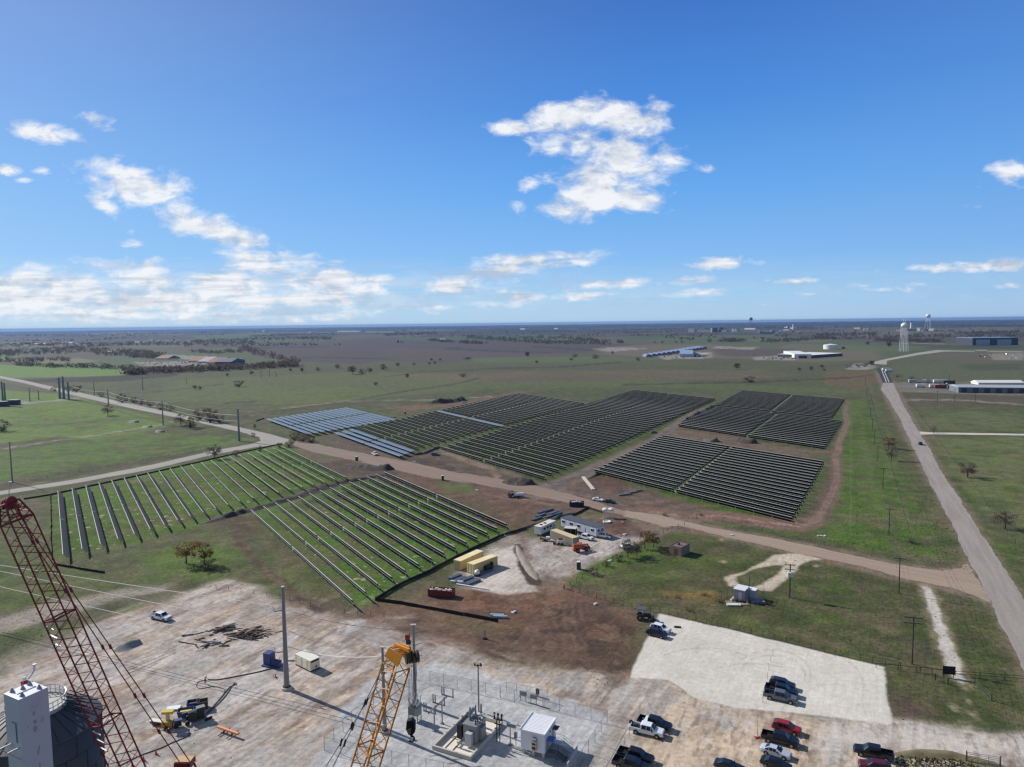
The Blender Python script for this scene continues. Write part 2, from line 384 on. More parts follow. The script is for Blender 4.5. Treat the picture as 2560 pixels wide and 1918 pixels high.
# ---- middle pasture
shape([(440,950),(900,930),(1150,935),(1180,975),(900,1000),(700,1010),(520,1010),(380,1000)], (98,104,68), 14, 10, 50, a=.8)
shape([(340,975),(600,955),(760,975),(620,1000),(420,1000)], (92,108,60), 14, 10, 40, a=.6, patchy=.6, pl=40)
shape([(640,985),(860,965),(1000,985),(860,1010),(700,1020)], (98,110,60), 10, 8, 40, a=.7)
shape([(980,935),(1400,925),(1900,925),(2000,940),(1700,955),(1300,962),(1050,955)], (110,98,78), 14, 10, 40, a=.8, patchy=.5, pl=60)
shape([(1150,895),(1460,892),(1700,898),(1500,906),(1200,906)], (88,110,66), 10, 6, 40, a=.75, patchy=.3, pl=50)
shape([(1100,958),(1600,952),(2150,975),(2150,985),(1600,966),(1200,972)], (88,104,60), 8, 6, 30, a=.7)
shape([(1250,945),(1560,940),(1560,950),(1250,957)], (98,86,74), 8, 6, 30, a=.7, patchy=.4, pl=40)
shape([(2060,930),(2190,928),(2200,955),(2150,975),(2060,965)], (112,92,70), 6, 5, 20, a=.8, patchy=.3)
for q, h, c in (([(1200,922),(1400,918),(1560,905)], 1.5, (62,64,50)), ([(850,1008),(1000,980),(1130,962),(1200,945)], 1.8, (62,62,50)), ([(480,1060),(700,1030),(850,1006)], 4, (74,70,56)),
                ([(1560,962),(1900,955),(2130,945)], 1.5, (60,56,48)), ([(560,1008),(640,1003)], 1.5, (40,42,32)), ([(300,985),(440,975),(560,960)], 1.3, (62,70,48)), ([(700,1022),(860,1003),(1080,1000),(1250,990)], .8, (160,156,146)),
                ([(960,943),(1050,930),(1200,925)], 1.2, (70,70,56)), ([(2040,918),(2190,908)], 1, (84,74,60)), ([(2040,948),(2150,942),(2190,935)], 1.2, (66,58,46))):
    stroke(q, h, c, soft=2.5, warp=3, wl=25, a=.8)
stroke([(560,1083),(620,1060),(680,1048),(860,1012),(960,1000)], 5, (82,78,60), soft=5, warp=3, a=.7)
shape([(960,1018),(1160,1003),(1290,980),(1330,978),(1300,984),(1150,1014),(1000,1030)], (122,94,78), 3, 2, 12)
# ---- green ground among the panel rows
vg = dict(veg=1.0, soft=4, warp=3, wl=14)
shape([(120,1240),(705,1105),(870,1195),(700,1250),(520,1310),(180,1400),(130,1400)], (78,112,36), **vg)
shape([(620,1270),(980,1178),(1290,1315),(935,1505),(900,1510)], (72,112,34), **vg)
for q in ([(150,1300),(500,1230),(620,1260),(300,1350)], [(620,1290),(760,1300),(880,1480),(820,1460)], [(760,1250),(900,1260),(1020,1400),(900,1420)], [(300,1230),(480,1180),(520,1220),(340,1280)]):
    shape(q, (92,92,60), 5, 4, 10, a=.55, patchy=.8, pl=9, seed=int(q[0][0]))
shape([(1100,1125),(1260,1060),(1700,985),(1800,1000),(1720,1040),(1390,1200),(1360,1205),(1200,1160)], (64,86,38), **vg)
shape([(845,1075),(1300,985),(1460,1008),(1270,1065),(1080,1120),(1000,1140)], (66,86,42), **vg)
shape([(1470,1190),(1650,1090),(2060,1155),(2070,1180),(2000,1310),(1830,1290),(1690,1245)], (68,98,36), **vg)
shape([(1690,1062),(1850,975),(2115,1000),(2110,1060),(2070,1122),(1900,1100)], (66,92,38), **vg)
shape([(670,1046),(870,1016),(985,1048),(780,1085)], (70,82,46), **vg)
shape([(125,1412),(300,1425),(520,1325),(590,1340),(700,1470),(640,1458),(430,1468),(150,1488),(0,1535),(-200,1560),(-200,1440),(60,1420)], (80,98,46), 5, 4, 12, a=.85, patchy=.25, veg=1)
shape([(380,1370),(520,1350),(600,1410),(540,1450),(400,1440)], (94,122,42), 6, 5, 12, a=.7, patchy=.4, veg=1)
shape([(560,1330),(700,1400),(860,1500),(760,1490),(650,1440)], (76,104,38), 5, 4, 12, a=.7, patchy=.35, veg=1)
# ---- right hand greens
shape([(2125,1000),(2160,995),(2190,1060),(2260,1180),(2400,1400),(2300,1390),(2090,1360),(2060,1330),(2100,1200),(2110,1080)], (80,106,40), 4, 3, 15, veg=1)
for q in ([(2148,1000),(2160,1100),(2190,1250),(2210,1340)], [(2165,1010),(2200,1120),(2260,1260),(2275,1350)]):
    stroke(q, 6, (86,118,40), soft=3, warp=2, a=.7, patchy=.45, pl=8)
shape([(2180,990),(2215,990),(2330,1210),(2400,1350),(2440,1430),(2370,1420),(2280,1260),(2210,1080)], (88,92,58), 4, 3, 12, a=.8, patchy=.3)
stroke([(2175,960),(2195,1060),(2240,1200),(2270,1310),(2290,1370)], 3, (112,104,82), soft=1.5, warp=2, a=.75, patchy=.4)
stroke([(2127,1000),(2127,1180),(2127,1340)], .8, (120,128,90), soft=.8, warp=.6, a=.4)
shape([(2285,1040),(2430,1028),(2560,1030),(2560,1080),(2310,1078)], (100,106,70), 6, 4, 20, veg=1)
shape([(2320,1092),(2560,1092),(2700,1400),(2560,1330),(2430,1260),(2370,1180)], (104,112,68), 5, 4, 20, veg=1)
shape([(2245,1010),(2290,1070),(2400,1200),(2470,1310),(2560,1440),(2700,1640),(2560,1500),(2440,1310),(2330,1130)], (78,92,46), 2, 2, 10, a=.8)
stroke([(2285,1020),(2350,1110),(2440,1220),(2500,1310),(2560,1380)], 2.0, (120,118,86), soft=1.5, warp=1.5, a=.6, patchy=.4)
shape([(2240,985),(2560,975),(2560,1020),(2260,1015)], (92,80,70), 5, 4, 20, a=.85, patchy=.3)
for q in ([(2245,978),(2560,985)], [(2250,1000),(2400,1000),(2560,1012)], [(2240,965),(2420,968),(2560,985)]):
    stroke(q, 1.4, (164,152,140), soft=1.5, warp=2, a=.75, patchy=.4, pl=20)
shape([(2230,957),(2290,953),(2400,955),(2560,958),(2560,990),(2380,985),(2250,980)], (128,122,118), 3, 2, 15, a=.7)
for k in range(16):
    x0 = 2132+k*4.2; f = random.uniform(.9, 1.1); stroke([(x0, 1000), (x0+12*f+k*1.2, 1100), (x0+30+k*4, 1220), (x0+40+k*10, 1350)], random.uniform(1, 2.6), random.choice([(74,84,48),(94,116,52),(98,100,62),(72,96,38)]), soft=1.2, warp=1.2, a=.6, patchy=.5, pl=10)
for k in range(14):
    x0 = 2330+k*16; stroke([(x0, 1100+k*2), (x0+90, 1180+k*3), (x0+190, 1300+k*4)], random.uniform(1, 3), random.choice([(88,104,54),(112,116,76),(96,100,66)]), soft=1.5, warp=1.5, a=.5, patchy=.5, pl=10)
# ---- grass around the brick hut
shape([(1500,1440),(1640,1340),(1720,1330),(2060,1400),(2300,1470),(2480,1540),(2560,1720),(2560,1820),(2240,1800),(2215,1665),(1650,1530),(1560,1520),(1420,1470)], (80,84,50), 3, 2, 12, veg=1)
shape([(1780,1400),(2060,1420),(2060,1500),(1760,1450)], (66,78,42), 6, 5, 14, a=.6, patchy=.5)
shape([(1600,1400),(1750,1380),(1800,1430),(1640,1450)], (70,92,36), 5, 4, 12, a=.6, patchy=.4)
shape([(1640,1420),(1820,1420),(1850,1470),(1680,1480)], (98,90,62), 6, 5, 10, a=.55, patchy=.7)
shape([(1665,1482),(1780,1474),(1800,1490),(1780,1510),(1680,1500)], (146,116,70), 2.5, 2, 8, a=.8, patchy=.4, pl=5)
shape([(1720,1330),(2060,1408),(2060,1440),(1700,1350)], (86,84,58), 4, 3, 10, a=.6)
shape([(2230,1730),(2330,1750),(2360,1790),(2260,1810),(2225,1790)], (98,80,72), 3, 2.5, 8, a=.85, patchy=.4, veg=.4)
shape([(2060,1420),(2240,1440),(2230,1560),(2100,1540)], (74,80,48), 6, 4, 14, a=.6, patchy=.5)
shape([(2440,1480),(2560,1560),(2560,1640),(2480,1560)], (88,104,50), 4, 3, 10, a=.6, patchy=.4)
for q in ([(2380,1540),(2420,1620),(2480,1760),(2560,1850)], [(2420,1540),(2470,1620),(2540,1720)], [(2470,1560),(2510,1640)]):
    stroke(q, 3, (104,98,64), soft=1.5, warp=1.5, a=.5, patchy=.4)
for p, s in (((1803,1350),8), ((1808,1404),10), ((2043,1415),9)): shape([(p[0]-s,p[1]),(p[0],p[1]-4),(p[0]+s,p[1]),(p[0],p[1]+4)], (170,146,116), 1, .6, 4, veg=0)
shape([(2400,1880),(2240,1882),(2235,1940),(2560,1990),(2560,1915)], (112,102,82), 2, 1.5, 5, veg=.5); shape([(2400,1880),(2240,1882),(2235,1940),(2560,1990),(2560,1915)], (66,66,50), 1.5, 1, 4, a=.8, patchy=1, pl=3)
# ---- disturbed earth round the middle yard
mud = dict(veg=0.0)
shape([(730,1100),(900,1130),(1100,1170),(1300,1200),(1420,1230),(1580,1290),(1560,1330),(1340,1290),(1180,1250),(1000,1215),(860,1180),(740,1135)], (111,94,84), 4, 4, 12, a=.9, **mud)
shape([(880,1165),(1080,1190),(1300,1235),(1430,1260),(1380,1290),(1310,1330),(1240,1320),(1150,1270),(990,1200)], (105,82,69), 4, 4, 12, patchy=.35, pl=16, **mud)
shape([(780,1160),(870,1150),(1000,1180),(980,1200),(860,1190)], (92,78,67), 3, 3, 10, **mud)
for q in ([(1085,1200),(1180,1215),(1200,1235),(1110,1232)], [(800,1120),(860,1135),(850,1150),(790,1140)], [(1120,1170),(1180,1180),(1160,1190)], [(1440,1220),(1540,1235),(1560,1250),(1460,1240)], [(1500,1210),(1560,1225),(1540,1240)]):
    shape(q, (82,108,46), 2.5, 2.5, 8, a=.8, patchy=.4, pl=6, veg=1, seed=q[0][0])
shape([(800,1092),(880,1088),(1000,1130),(1080,1130),(1240,1185),(1360,1210),(1300,1222),(1060,1160),(900,1130),(820,1112)], (98,84,76), 3, 3, 10, a=.9, **mud)
shape([(1010,1140),(1100,1150),(1160,1185),(1080,1172),(1000,1155)], (72,61,56), 2.5, 2, 8, a=.85, patchy=.3, **mud)
shape([(1360,1205),(1500,1195),(1560,1200),(1660,1240),(1800,1280),(1760,1300),(1600,1300),(1450,1255)], (106,90,81), 4, 3, 12, patchy=.2, **mud)
shape([(1460,1190),(1560,1195),(1570,1225),(1480,1222)], (98,78,68), 2.5, 2, 8, **mud)
shape([(1660,1075),(1800,1080),(1960,1120),(2060,1140),(1900,1140),(1780,1110),(1690,1095)], (114,98,86), 3, 3, 10, patchy=.2, **mud)
shape([(1270,1330),(1400,1360),(1440,1400),(1420,1470),(1300,1500),(1180,1490),(1130,1440),(1240,1370)], (164,151,142), 4, 3, 10, patchy=.15, **mud)
shape([(1350,1345),(1560,1345),(1640,1340),(1560,1390),(1470,1440),(1360,1460),(1290,1400)], (173,163,155), 3, 3, 10, **mud)
shape([(1430,1360),(1580,1330),(1600,1345),(1460,1400)], (190,184,180), 4, 3, 10, a=.7, **mud)
shape([(1230,1375),(1290,1365),(1350,1470),(1260,1485),(1180,1470),(1150,1440)], (197,187,176), 3, 3, 8, a=.85, patchy=.3, **mud)
shape([(1460,1300),(1640,1300),(1660,1335),(1560,1345),(1440,1320)], (98,75,66), 3, 3, 10, patchy=.2, **mud)
shape([(1410,1290),(1480,1275),(1520,1288),(1430,1305)], (88,102,52), 2.5, 2, 8, a=.6, patchy=.4, **mud)
shape([(1500,1400),(1640,1340),(1640,1380),(1560,1420),(1410,1470),(1400,1450),(1440,1430)], (86,106,48), 2, 2, 8, veg=1)
# broad dark scrape between the yard and the car park
shape([(880,1535),(960,1500),(1090,1470),(1250,1480),(1390,1440),(1430,1470),(1600,1540),(1585,1660),(1560,1710),(1400,1690),(1150,1640),(900,1590)], (113,90,76), 6, 5, 14, patchy=.1, veg=.1)
shape([(950,1500),(1080,1470),(1130,1500),(1080,1520),(940,1515)], (112,100,75), 4, 4, 10, a=.7, patchy=.4, veg=.6)
shape([(1080,1480),(1200,1490),(1250,1560),(1180,1570),(1060,1535)], (105,82,68), 5, 4, 10, a=.7, patchy=.5, **mud)
shape([(1080,1525),(1240,1560),(1300,1560),(1260,1590),(1120,1560)], (86,90,52), 3, 3, 8, a=.6, patchy=.5, veg=1)
shape([(1380,1500),(1590,1550),(1570,1640),(1580,1690),(1500,1690),(1420,1640),(1370,1570)], (81,65,54), 5, 5, 12, a=.9, patchy=.35, pl=9, **mud)
shape([(1200,1570),(1400,1560),(1420,1640),(1300,1640),(1220,1610)], (91,74,64), 5, 5, 10, a=.7, patchy=.6, pl=9, **mud)
for k in range(9):
    y0 = 1440+k*3; stroke([(1405+k*7,1470-k*2),(1385+k*9,1520),(1380+k*12,1560),(1400+k*14,1640)], 1.6, (132,108,93) if k % 2 else (86,67,56), soft=.7, warp=1.2, a=.6, patchy=.4)
stroke([(1300,1330),(1310,1370),(1330,1400)], 8, (128,103,90), soft=2, warp=1.5, a=.8); stroke([(1440,1400),(1420,1440),(1370,1490),(1280,1520)], 8, (150,125,106), soft=2.5, warp=2, a=.7)
shape([(1160,1480),(1330,1475),(1380,1500),(1300,1540),(1150,1520)], (131,94,72), 4, 4, 10, a=.75, patchy=.3, **mud)
# ---- pale construction pad
shape([(-400,1690),(0,1640),(150,1575),(420,1500),(560,1450),(640,1462),(700,1500),(860,1540),(950,1565),(1100,1600),(1240,1660),(1400,1690),(1590,1700),(2060,1800),(2300,1815),(2480,1838),(2560,1830),(2760,1850),(2760,2100),(-400,2300)], (182,168,157), 3, 3, 12, veg=0)
shape([(-200,1560),(0,1545),(140,1500),(330,1470),(420,1460),(420,1475),(300,1500),(100,1560),(0,1590),(-200,1640)], (165,155,143), 3, 3, 10, a=.9, patchy=.15, veg=.1)
shape([(0,1592),(120,1548),(280,1500),(420,1480),(430,1498),(300,1535),(200,1580),(0,1690),(-200,1720),(-200,1650)], (78,84,52), 3, 3, 8, a=.92, patchy=.2, veg=1)
shape([(300,1500),(430,1480),(420,1510),(300,1540)], (132,121,109), 3, 3, 8, a=.7, patchy=.5)
shape([(-200,1500),(0,1480),(120,1470),(330,1460),(150,1490),(0,1535),(-200,1560)], (84,96,48), 3, 3, 10, a=.8, veg=1)
sdir = (1, .38)
for i, (q, c, a) in enumerate((([(100,1680),(500,1560),(760,1600),(700,1700),(300,1800)], (199,190,183), .7), ([(600,1560),(900,1600),(800,1800),(560,1760),(520,1660)], (198,193,190), .8),
     ([(250,1740),(520,1720),(640,1830),(400,1960),(240,1960)], (172,163,156), .7), ([(400,1620),(620,1540),(700,1580),(520,1700)], (151,138,130), .7), ([(300,1880),(560,1830),(760,1850),(640,1960),(320,1980)], (190,170,151), .7),
     ([(760,1520),(1000,1570),(1180,1640),(1000,1640),(820,1580)], (143,125,116), .85), ([(560,1480),(760,1520),(760,1570),(600,1540)], (143,132,123), .8), ([(740,1620),(900,1630),(860,1760),(760,1720)], (178,165,155), .7),
     ([(100,1580),(330,1540),(300,1600),(120,1680)], (157,147,139), .6), ([(0,1660),(200,1600),(260,1660),(60,1760)], (192,178,167), .6), ([(500,1780),(760,1790),(720,1860),(540,1850)], (185,170,154), .6))):
    shape(q, c, 8, 6, 14, a=a, patchy=.55, pl=7, seed=40+i, st=sdir)
for i in range(46):                           # tyre tracks and scrapes
    x = random.uniform(180, 880); y = random.uniform(1560, 1900); l = random.uniform(40, 190); s_ = random.uniform(-.5, -.15) if random.random() < .7 else random.uniform(.1, .5)
    pts = [(x, y), (x+l*.5, y+l*.5*s_+random.uniform(-6, 6)), (x+l, y+l*s_)]
    c = random.choice([(133,122,114), (145,132,124), (210,199,186), (213,205,193), (121,111,106), (204,193,181)])
    for o in (0, 6): stroke([(a, b+o) for a, b in pts], 1.1, c, soft=.5, warp=.7, a=.55, patchy=.5, pl=5)
for o in (0, 5, 14):
    stroke([(318,1674+o),(370,1650+o),(440,1618+o)], 1.2, (95,85,77), soft=.4, warp=.5, a=.8)
for k in range(7): stroke([(780+k*5,1790-k*4),(850+k*4,1765),(905+k*2,1730-k*2),(890-k*3,1700)], 1.0, (145,130,120), soft=.5, warp=.6, a=.6)
for k in range(3): stroke([(1130+k*8,1600+k*10),(1250,1662+k*7),(1400,1690+k*8),(1560,1700+k*6)], 1.2, (135,122,106), soft=.6, warp=.8, a=.7)
for i in range(60):
    x = random.uniform(150, 900); y = random.uniform(1520, 1900); l = random.uniform(60, 230); s_ = random.uniform(-.55, -.25) if x < 650 else random.uniform(-.7, .25)
    stroke([(x, y), (x+l*.5, y+l*.5*s_+random.uniform(-5, 5)), (x+l, y+l*s_)], random.uniform(1.5, 5), random.choice([(142,120,104),(156,134,114),(208,196,182),(212,198,176),(126,108,96),(196,168,136)]), soft=random.uniform(.6, 2), warp=1.5, a=random.uniform(.3, .6), patchy=.6, pl=3.5, seed=100+i)
for i in range(30):
    x = random.uniform(700, 1180); y = 1530+(x-700)*.2+random.uniform(-14, 60); l = random.uniform(40, 140)
    stroke([(x, y), (x+l*.5, y+l*.1), (x+l, y+l*.28)], random.uniform(1, 4), random.choice([(112,92,80),(98,82,74),(150,126,108),(178,160,144)]), soft=1, warp=1.2, a=.55, patchy=.55, pl=4, seed=170+i)
shape([(1180,1640),(1330,1660),(1560,1700),(1540,1760),(1440,1740),(1300,1690)], (204,186,167), 4, 4, 10, a=.7, patchy=.3, veg=0)
shape([(1420,1735),(1490,1750),(1540,1790),(1500,1800),(1440,1770)], (141,124,110), 3, 3, 6, a=.8, patchy=.35, pl=4, veg=.2)
shape([(1390,1700),(1450,1715),(1470,1735),(1410,1730)], (199,197,194), 2, 2, 6, a=.8, patchy=.2); shape([(1500,1735),(1560,1750),(1580,1780),(1530,1780)], (197,193,190), 2, 2, 6, a=.7, patchy=.3)
shape([(1500,1690),(1585,1690),(1570,1720),(1510,1730)], (90,81,73), 2.5, 2, 6, a=.85, patchy=.4, pl=4)
# car park earth
shape([(1580,1694),(1700,1705),(1780,1750),(1900,1775),(2060,1790),(2240,1815),(2480,1845),(2240,1880),(2160,2050),(1480,2050),(1530,1830)], (202,183,161), 4, 4, 12, veg=0)
shape([(1730,1760),(1900,1775),(1900,1800),(1760,1800)], (168,155,145), 4, 3, 10, a=.8, patchy=.3)
shape([(2060,1800),(2240,1818),(2480,1843),(2700,1850),(2700,1890),(2420,1880),(2240,1880),(2140,1870),(2060,1840)], (210,201,193), 4, 3, 10, a=.9)
for i in range(26):
    x = random.uniform(1640, 1980); y = random.uniform(1760, 1930); l = random.uniform(-90, 90)
    stroke([(x, y), (x+l*.4, y+abs(l)*.25), (x+l, y+abs(l)*.4+random.uniform(0, 20))], 1.2, random.choice([(171,151,132), (217,201,183), (161,143,127)]), soft=.5, warp=.8, a=.5, patchy=.5, pl=5)
# ---- red brown loop road and haul roads
loop = [(1600,1275),(1706,1292),(1804,1290),(1912,1306),(2007,1316),(2046,1300),(2072,1250),(2092,1198),(2090,1143),(2102,1092),(2119,1056),(2111,1029),(2119,1002)]
stroke(loop, [12,13,13,14,14,17,17,15,11,8,6,5,3], (126,102,90), soft=2, warp=1.2, veg=0)
shape([(2000,1290),(2050,1210),(2075,1170),(2070,1230),(2050,1290)], (97,85,76), 4, 2, 8, a=.9, veg=0)
for o, w in ((-4, 1.6), (4, 1.6)): stroke([(x+o, y+o*.3) for x, y in loop], [w]*10+[1, .8, .7], (152,130,117), soft=.6, warp=.5, a=.75)
stroke([(1960,1120),(2030,1130),(2088,1130)], 3.5, (119,100,88), soft=2, warp=1.5, a=.85, veg=0); stroke([(2020,1150),(2060,1160),(2085,1170)], 3, (121,102,90), soft=2, warp=1, a=.8, veg=0)
stroke([(1330,1235),(1400,1212),(1470,1180),(1560,1140),(1640,1100),(1690,1062),(1725,1036),(1800,1008)], [18,16,14,12,10,8,6,3], (121,109,102), soft=2, warp=1.5, veg=0)
stroke([(1380,1222),(1480,1178),(1580,1132),(1680,1072)], [6,5,4,3], (94,85,79), soft=1.5, warp=1.5, a=.6, veg=0)
stroke([(1100,1128),(1170,1152),(1230,1170),(1245,1195)], [5,6,7,8], (137,118,106), soft=1.5, warp=1, veg=0)
stroke([(1250,1175),(1300,1190)], 6, (123,106,97), soft=2, warp=1, a=.8, veg=0)
# track through the field between both near blocks
for o in (-8, 0, 8): stroke([(585+o,1330),(625+o,1390),(690+o,1450),(760+o,1500),(800+o,1530)], 4.2, (92,72,60), soft=1.0, warp=1.5, wl=5, a=.9, patchy=.25, pl=5, veg=0)
shape([(520,1300),(640,1285),(650,1330),(620,1350),(560,1330)], (84,68,58), 2, 2, 6, a=.8, patchy=.4, pl=5, veg=0)
shape([(690,1480),(800,1500),(900,1530),(860,1545),(700,1510)], (104,88,76), 3, 3, 8, a=.75, patchy=.4, pl=5, veg=0)
stroke([(520,1310),(600,1335),(660,1400),(720,1470)], 9, (90,84,68), soft=4, warp=3, a=.6)
for o in (0, 14): stroke([(580+o,1465-o),(625+o,1430-o),(652+o,1415-o)], 1.6, (54,58,34), soft=.6, warp=.4, a=.7)
stroke([(128,1410),(300,1420),(520,1320),(560,1295)], 4, (83,74,63), soft=2, warp=2, a=.7, patchy=.3)
stroke([(620,1300),(700,1400),(800,1480),(850,1500)], 3, (102,96,72), soft=1.5, warp=1.5, a=.55, patchy=.4)
for q in ([(30,1245),(110,1235),(125,1400),(60,1420)],): shape(q, (96,92,72), 4, 3, 10, a=.7, patchy=.3)
# pale ground under some cluttered far yards
for q in ([(330,905),(500,903),(590,908),(560,915),(360,915)], [(380,890),(430,886),(580,897),(600,905),(480,900)], [(1880,893),(2000,888),(1990,901),(1890,901)], [(1640,890),(1780,880),(1780,896),(1660,899)], [(1790,866),(1900,868),(1880,874),(1780,872)],
          [(2110,914),(2150,908),(2195,916),(2170,925),(2120,924)], [(-60,1005),(60,1000),(90,1008),(20,1018),(-60,1020)], [(1480,872),(1560,868),(1620,872),(1520,880)]):
    shape(q, (166,158,151), 4, 4, 15, a=.75, patchy=.35, pl=12)
stroke([(20,1012),(100,1005),(180,998),(225,990)], 1.7, (150,146,142), soft=1, warp=.6)
# wide verges under the roads
verge = (110,102,86)
stroke([(0,945),(127,972),(285,1007),(440,1040),(601,1075),(674,1091)], 7, verge, soft=3, warp=3, a=.5); stroke([(674,1107),(538,1129),(380,1167),(190,1202),(0,1232)], 8, (97,95,70), soft=2, warp=2, a=.6)
shape([(2185,925),(2212,1000),(2309,1190),(2381,1330),(2440,1440),(2475,1520),(2530,1660),(2600,1800),(2720,1760),(2570,1495),(2448,1310),(2363,1180),(2238,955)], (129,113,97), 2.5, 1.5, 8, a=.85, veg=.2)
shape([(2425,1395),(2398,1415),(2350,1422),(2220,1402),(2060,1366),(1711,1297),(1650,1280),(1560,1268),(1560,1295),(1640,1350),(1675,1330),(1789,1342),(2060,1406),(2198,1438),(2324,1468),(2440,1500),(2490,1530)], (128,113,98), 2, 1.5, 8, a=.9, veg=.1)


# ---- weathering of the near ground: straw and moss in the grass, scraped drifts in the bare earth
def drift(mask, c, m):
    global C
    w = (mask*m)[:, None]; C = C*(1-w)+L3(c)*w
nearm = 1-sm(500, 1100, GR); gq = sm(.5, .8, VEG)*nearm; eq = (1-sm(.2, .5, VEG))*(1-sm(150, 420, GR)*.6)
lumv = C @ np.array([.2126, .7152, .0722])
drift(gq, (112,100,80), sm(.52, .68, fbm(GX/8, GY/8, 71, 4))*.5); drift(gq, (58,76,36), sm(.54, .68, fbm(GX/14+9, GY/14, 75, 4))*.45); drift(gq, (92,78,70), sm(.58, .7, fbm(GX/4, GY/4+5, 77, 3))*.4); drift(gq, (90,108,48), sm(.62, .74, fbm(GX/11, GY/11+31, 79, 3))*.4)
qd = ang(G(318,1674), G(440,1618)); lx = (GX*math.cos(qd)+GY*math.sin(qd)); ly = (-GX*math.sin(qd)+GY*math.cos(qd))
padm = eq*sm(.24, .34, lumv)*(1-sm(.5, .62, lumv)*.85)
drift(padm, (134,114,98), sm(.5, .66, fbm(lx/9, ly/2.4, 81, 4))*.6); drift(padm, (204,198,190), sm(.54, .68, fbm(lx/7+4, ly/2.2, 85, 4))*.55); drift(padm, (190,164,136), sm(.57, .7, fbm(lx/12, ly/4+8, 87, 3))*.35); drift(padm, (120,102,90), sm(.6, .7, fbm(lx/3, ly/.9, 89, 3))*.5); drift(padm, (166,164,162), sm(.52, .66, fbm(lx/16, ly/8+3, 91, 3))*.5)
mudm = eq*(1-sm(.2, .3, lumv))*nearm
drift(mudm, (62,50,44), sm(.54, .68, fbm(GX/3.5, GY/3.5, 93, 4))*.5); drift(mudm, (138,112,92), sm(.55, .7, fbm(GX/4.5+7, GY/4.5, 95, 4))*.5); drift(mudm, (112,78,62), sm(.55, .7, fbm(GX/9, GY/9+2, 97, 3))*.4)

# ---- crisp laid surfaces
crisp = dict(soft=.3, warp=.5, wl=5, veg=0)
shape([(905,1712),(1000,1672),(1090,1655),(1180,1672),(1300,1706),(1400,1745),(1522,1808),(1500,1850),(1455,1930),(1440,2010),(700,2010),(760,1930),(800,1880),(850,1800)], (184,183,182), soft=.9, warp=2.5, wl=8, veg=0)
shape([(900,1720),(1040,1670),(1180,1690),(1150,1760),(960,1800)], (172,170,168), 3, 2, 6, a=.6, patchy=.5, pl=6)
shape([(1100,1652),(1240,1668),(1400,1718),(1380,1740),(1250,1700),(1120,1668)], (190,176,158), 2, 2, 6, a=.6, patchy=.5, pl=6)
shape([(1646,1533),(1850,1580),(2060,1631),(2213,1668),(2217,1722),(2224,1770),(2231,1811),(2060,1791),(1913,1776),(1837,1770),(1774,1756),(1734,1745),(1694,1713),(1671,1700),(1578,1694),(1585,1664),(1600,1630),(1610,1606),(1630,1575),(1641,1550)], (214,208,197), **crisp)
for q, c, a_ in (([(1640,1600),(1760,1590),(1900,1640),(1800,1720),(1660,1680)], (205,199,189), .6), ([(1900,1620),(2100,1680),(2140,1780),(1980,1760)], (221,215,204), .5), ([(1800,1630),(1900,1622),(1960,1640),(1880,1665)], (206,194,180), .5), ([(1720,1700),(1860,1730),(1900,1770),(1760,1750)], (200,190,178), .5)): shape(q, c, 5, 4, 8, a=a_, patchy=.6, pl=5)
def arc(cx, cy, rx, ry, a0, a1, n=14): return [(cx+rx*math.cos(R(a0+(a1-a0)*i/(n-1))), cy+ry*math.sin(R(a0+(a1-a0)*i/(n-1)))) for i in range(n)]
for k, (cx, cy, rx, ry, a0, a1) in enumerate(((1930,1690,95,66,190,380),(1930,1694,82,56,200,370),(1880,1720,150,60,230,300),(2080,1760,80,50,180,300),(2010,1790,60,40,150,250),(1990,1800,110,60,190,260),(1760,1660,120,40,200,330),(2100,1720,60,70,280,400))):
    stroke(arc(cx, cy, rx, ry, a0, a1), .8, (164,157,148), soft=.3, warp=.3, a=.7, patchy=.3, pl=3)
for k in range(22):
    x = random.uniform(1660, 2180); y = random.uniform(1600, 1790); l = random.uniform(30, 120); stroke([(x, y), (x+l*.5, y+l*.13), (x+l, y+l*.22)], .7, random.choice([(188,186,184),(220,218,214),(190,182,172)]), soft=.25, warp=.3, a=.5, patchy=.5, pl=3)
stroke([(1646,1531),(1850,1578),(2060,1629),(2213,1666)], 1.6, (70,72,52), soft=.5, warp=.5, a=.7, veg=1)
shape([(2060,1398),(1996,1384),(1940,1388),(1900,1410),(1860,1430),(1830,1436),(1816,1442),(1812,1452),(1822,1464),(1840,1470),(1848,1466),(1838,1452),(1842,1440),(1880,1426),(1930,1414),(1955,1412),(1950,1428),(1930,1446),(1900,1462),(1880,1470),(1900,1478),(1925,1478),(1950,1460),(1975,1440),(2000,1416),(2030,1400)], (196,182,162), soft=.6, warp=.8, wl=5, veg=0)
shape([(1885,1425),(1945,1412),(1945,1425),(1920,1445),(1890,1458),(1850,1462),(1848,1444)], (92,92,62), .8, .8, 5, a=.7)
shape([(2290,1462),(2330,1460),(2350,1500),(2368,1550),(2386,1600),(2404,1640),(2426,1690),(2440,1715),(2405,1722),(2380,1702),(2356,1670),(2338,1630),(2328,1580),(2315,1530),(2297,1490)], (150,136,112), 1.0, 1.2, 4, a=.8, patchy=.5, pl=3, veg=.2)
shape([(2304,1466),(2322,1466),(2340,1500),(2357,1550),(2374,1600),(2392,1640),(2412,1690),(2418,1705),(2400,1708),(2388,1695),(2366,1668),(2350,1630),(2340,1580),(2327,1530),(2311,1490)], (204,196,186), .5, .8, 3, a=.95, patchy=.12, pl=4, veg=0)
for q in ([(2400,1730),(2420,1760),(2440,1800),(2420,1830)], [(2385,1760),(2405,1800),(2400,1825)]): stroke(q, 7, (176,160,138), soft=1, warp=1.5, wl=3, a=.7, patchy=.9, pl=2.2)
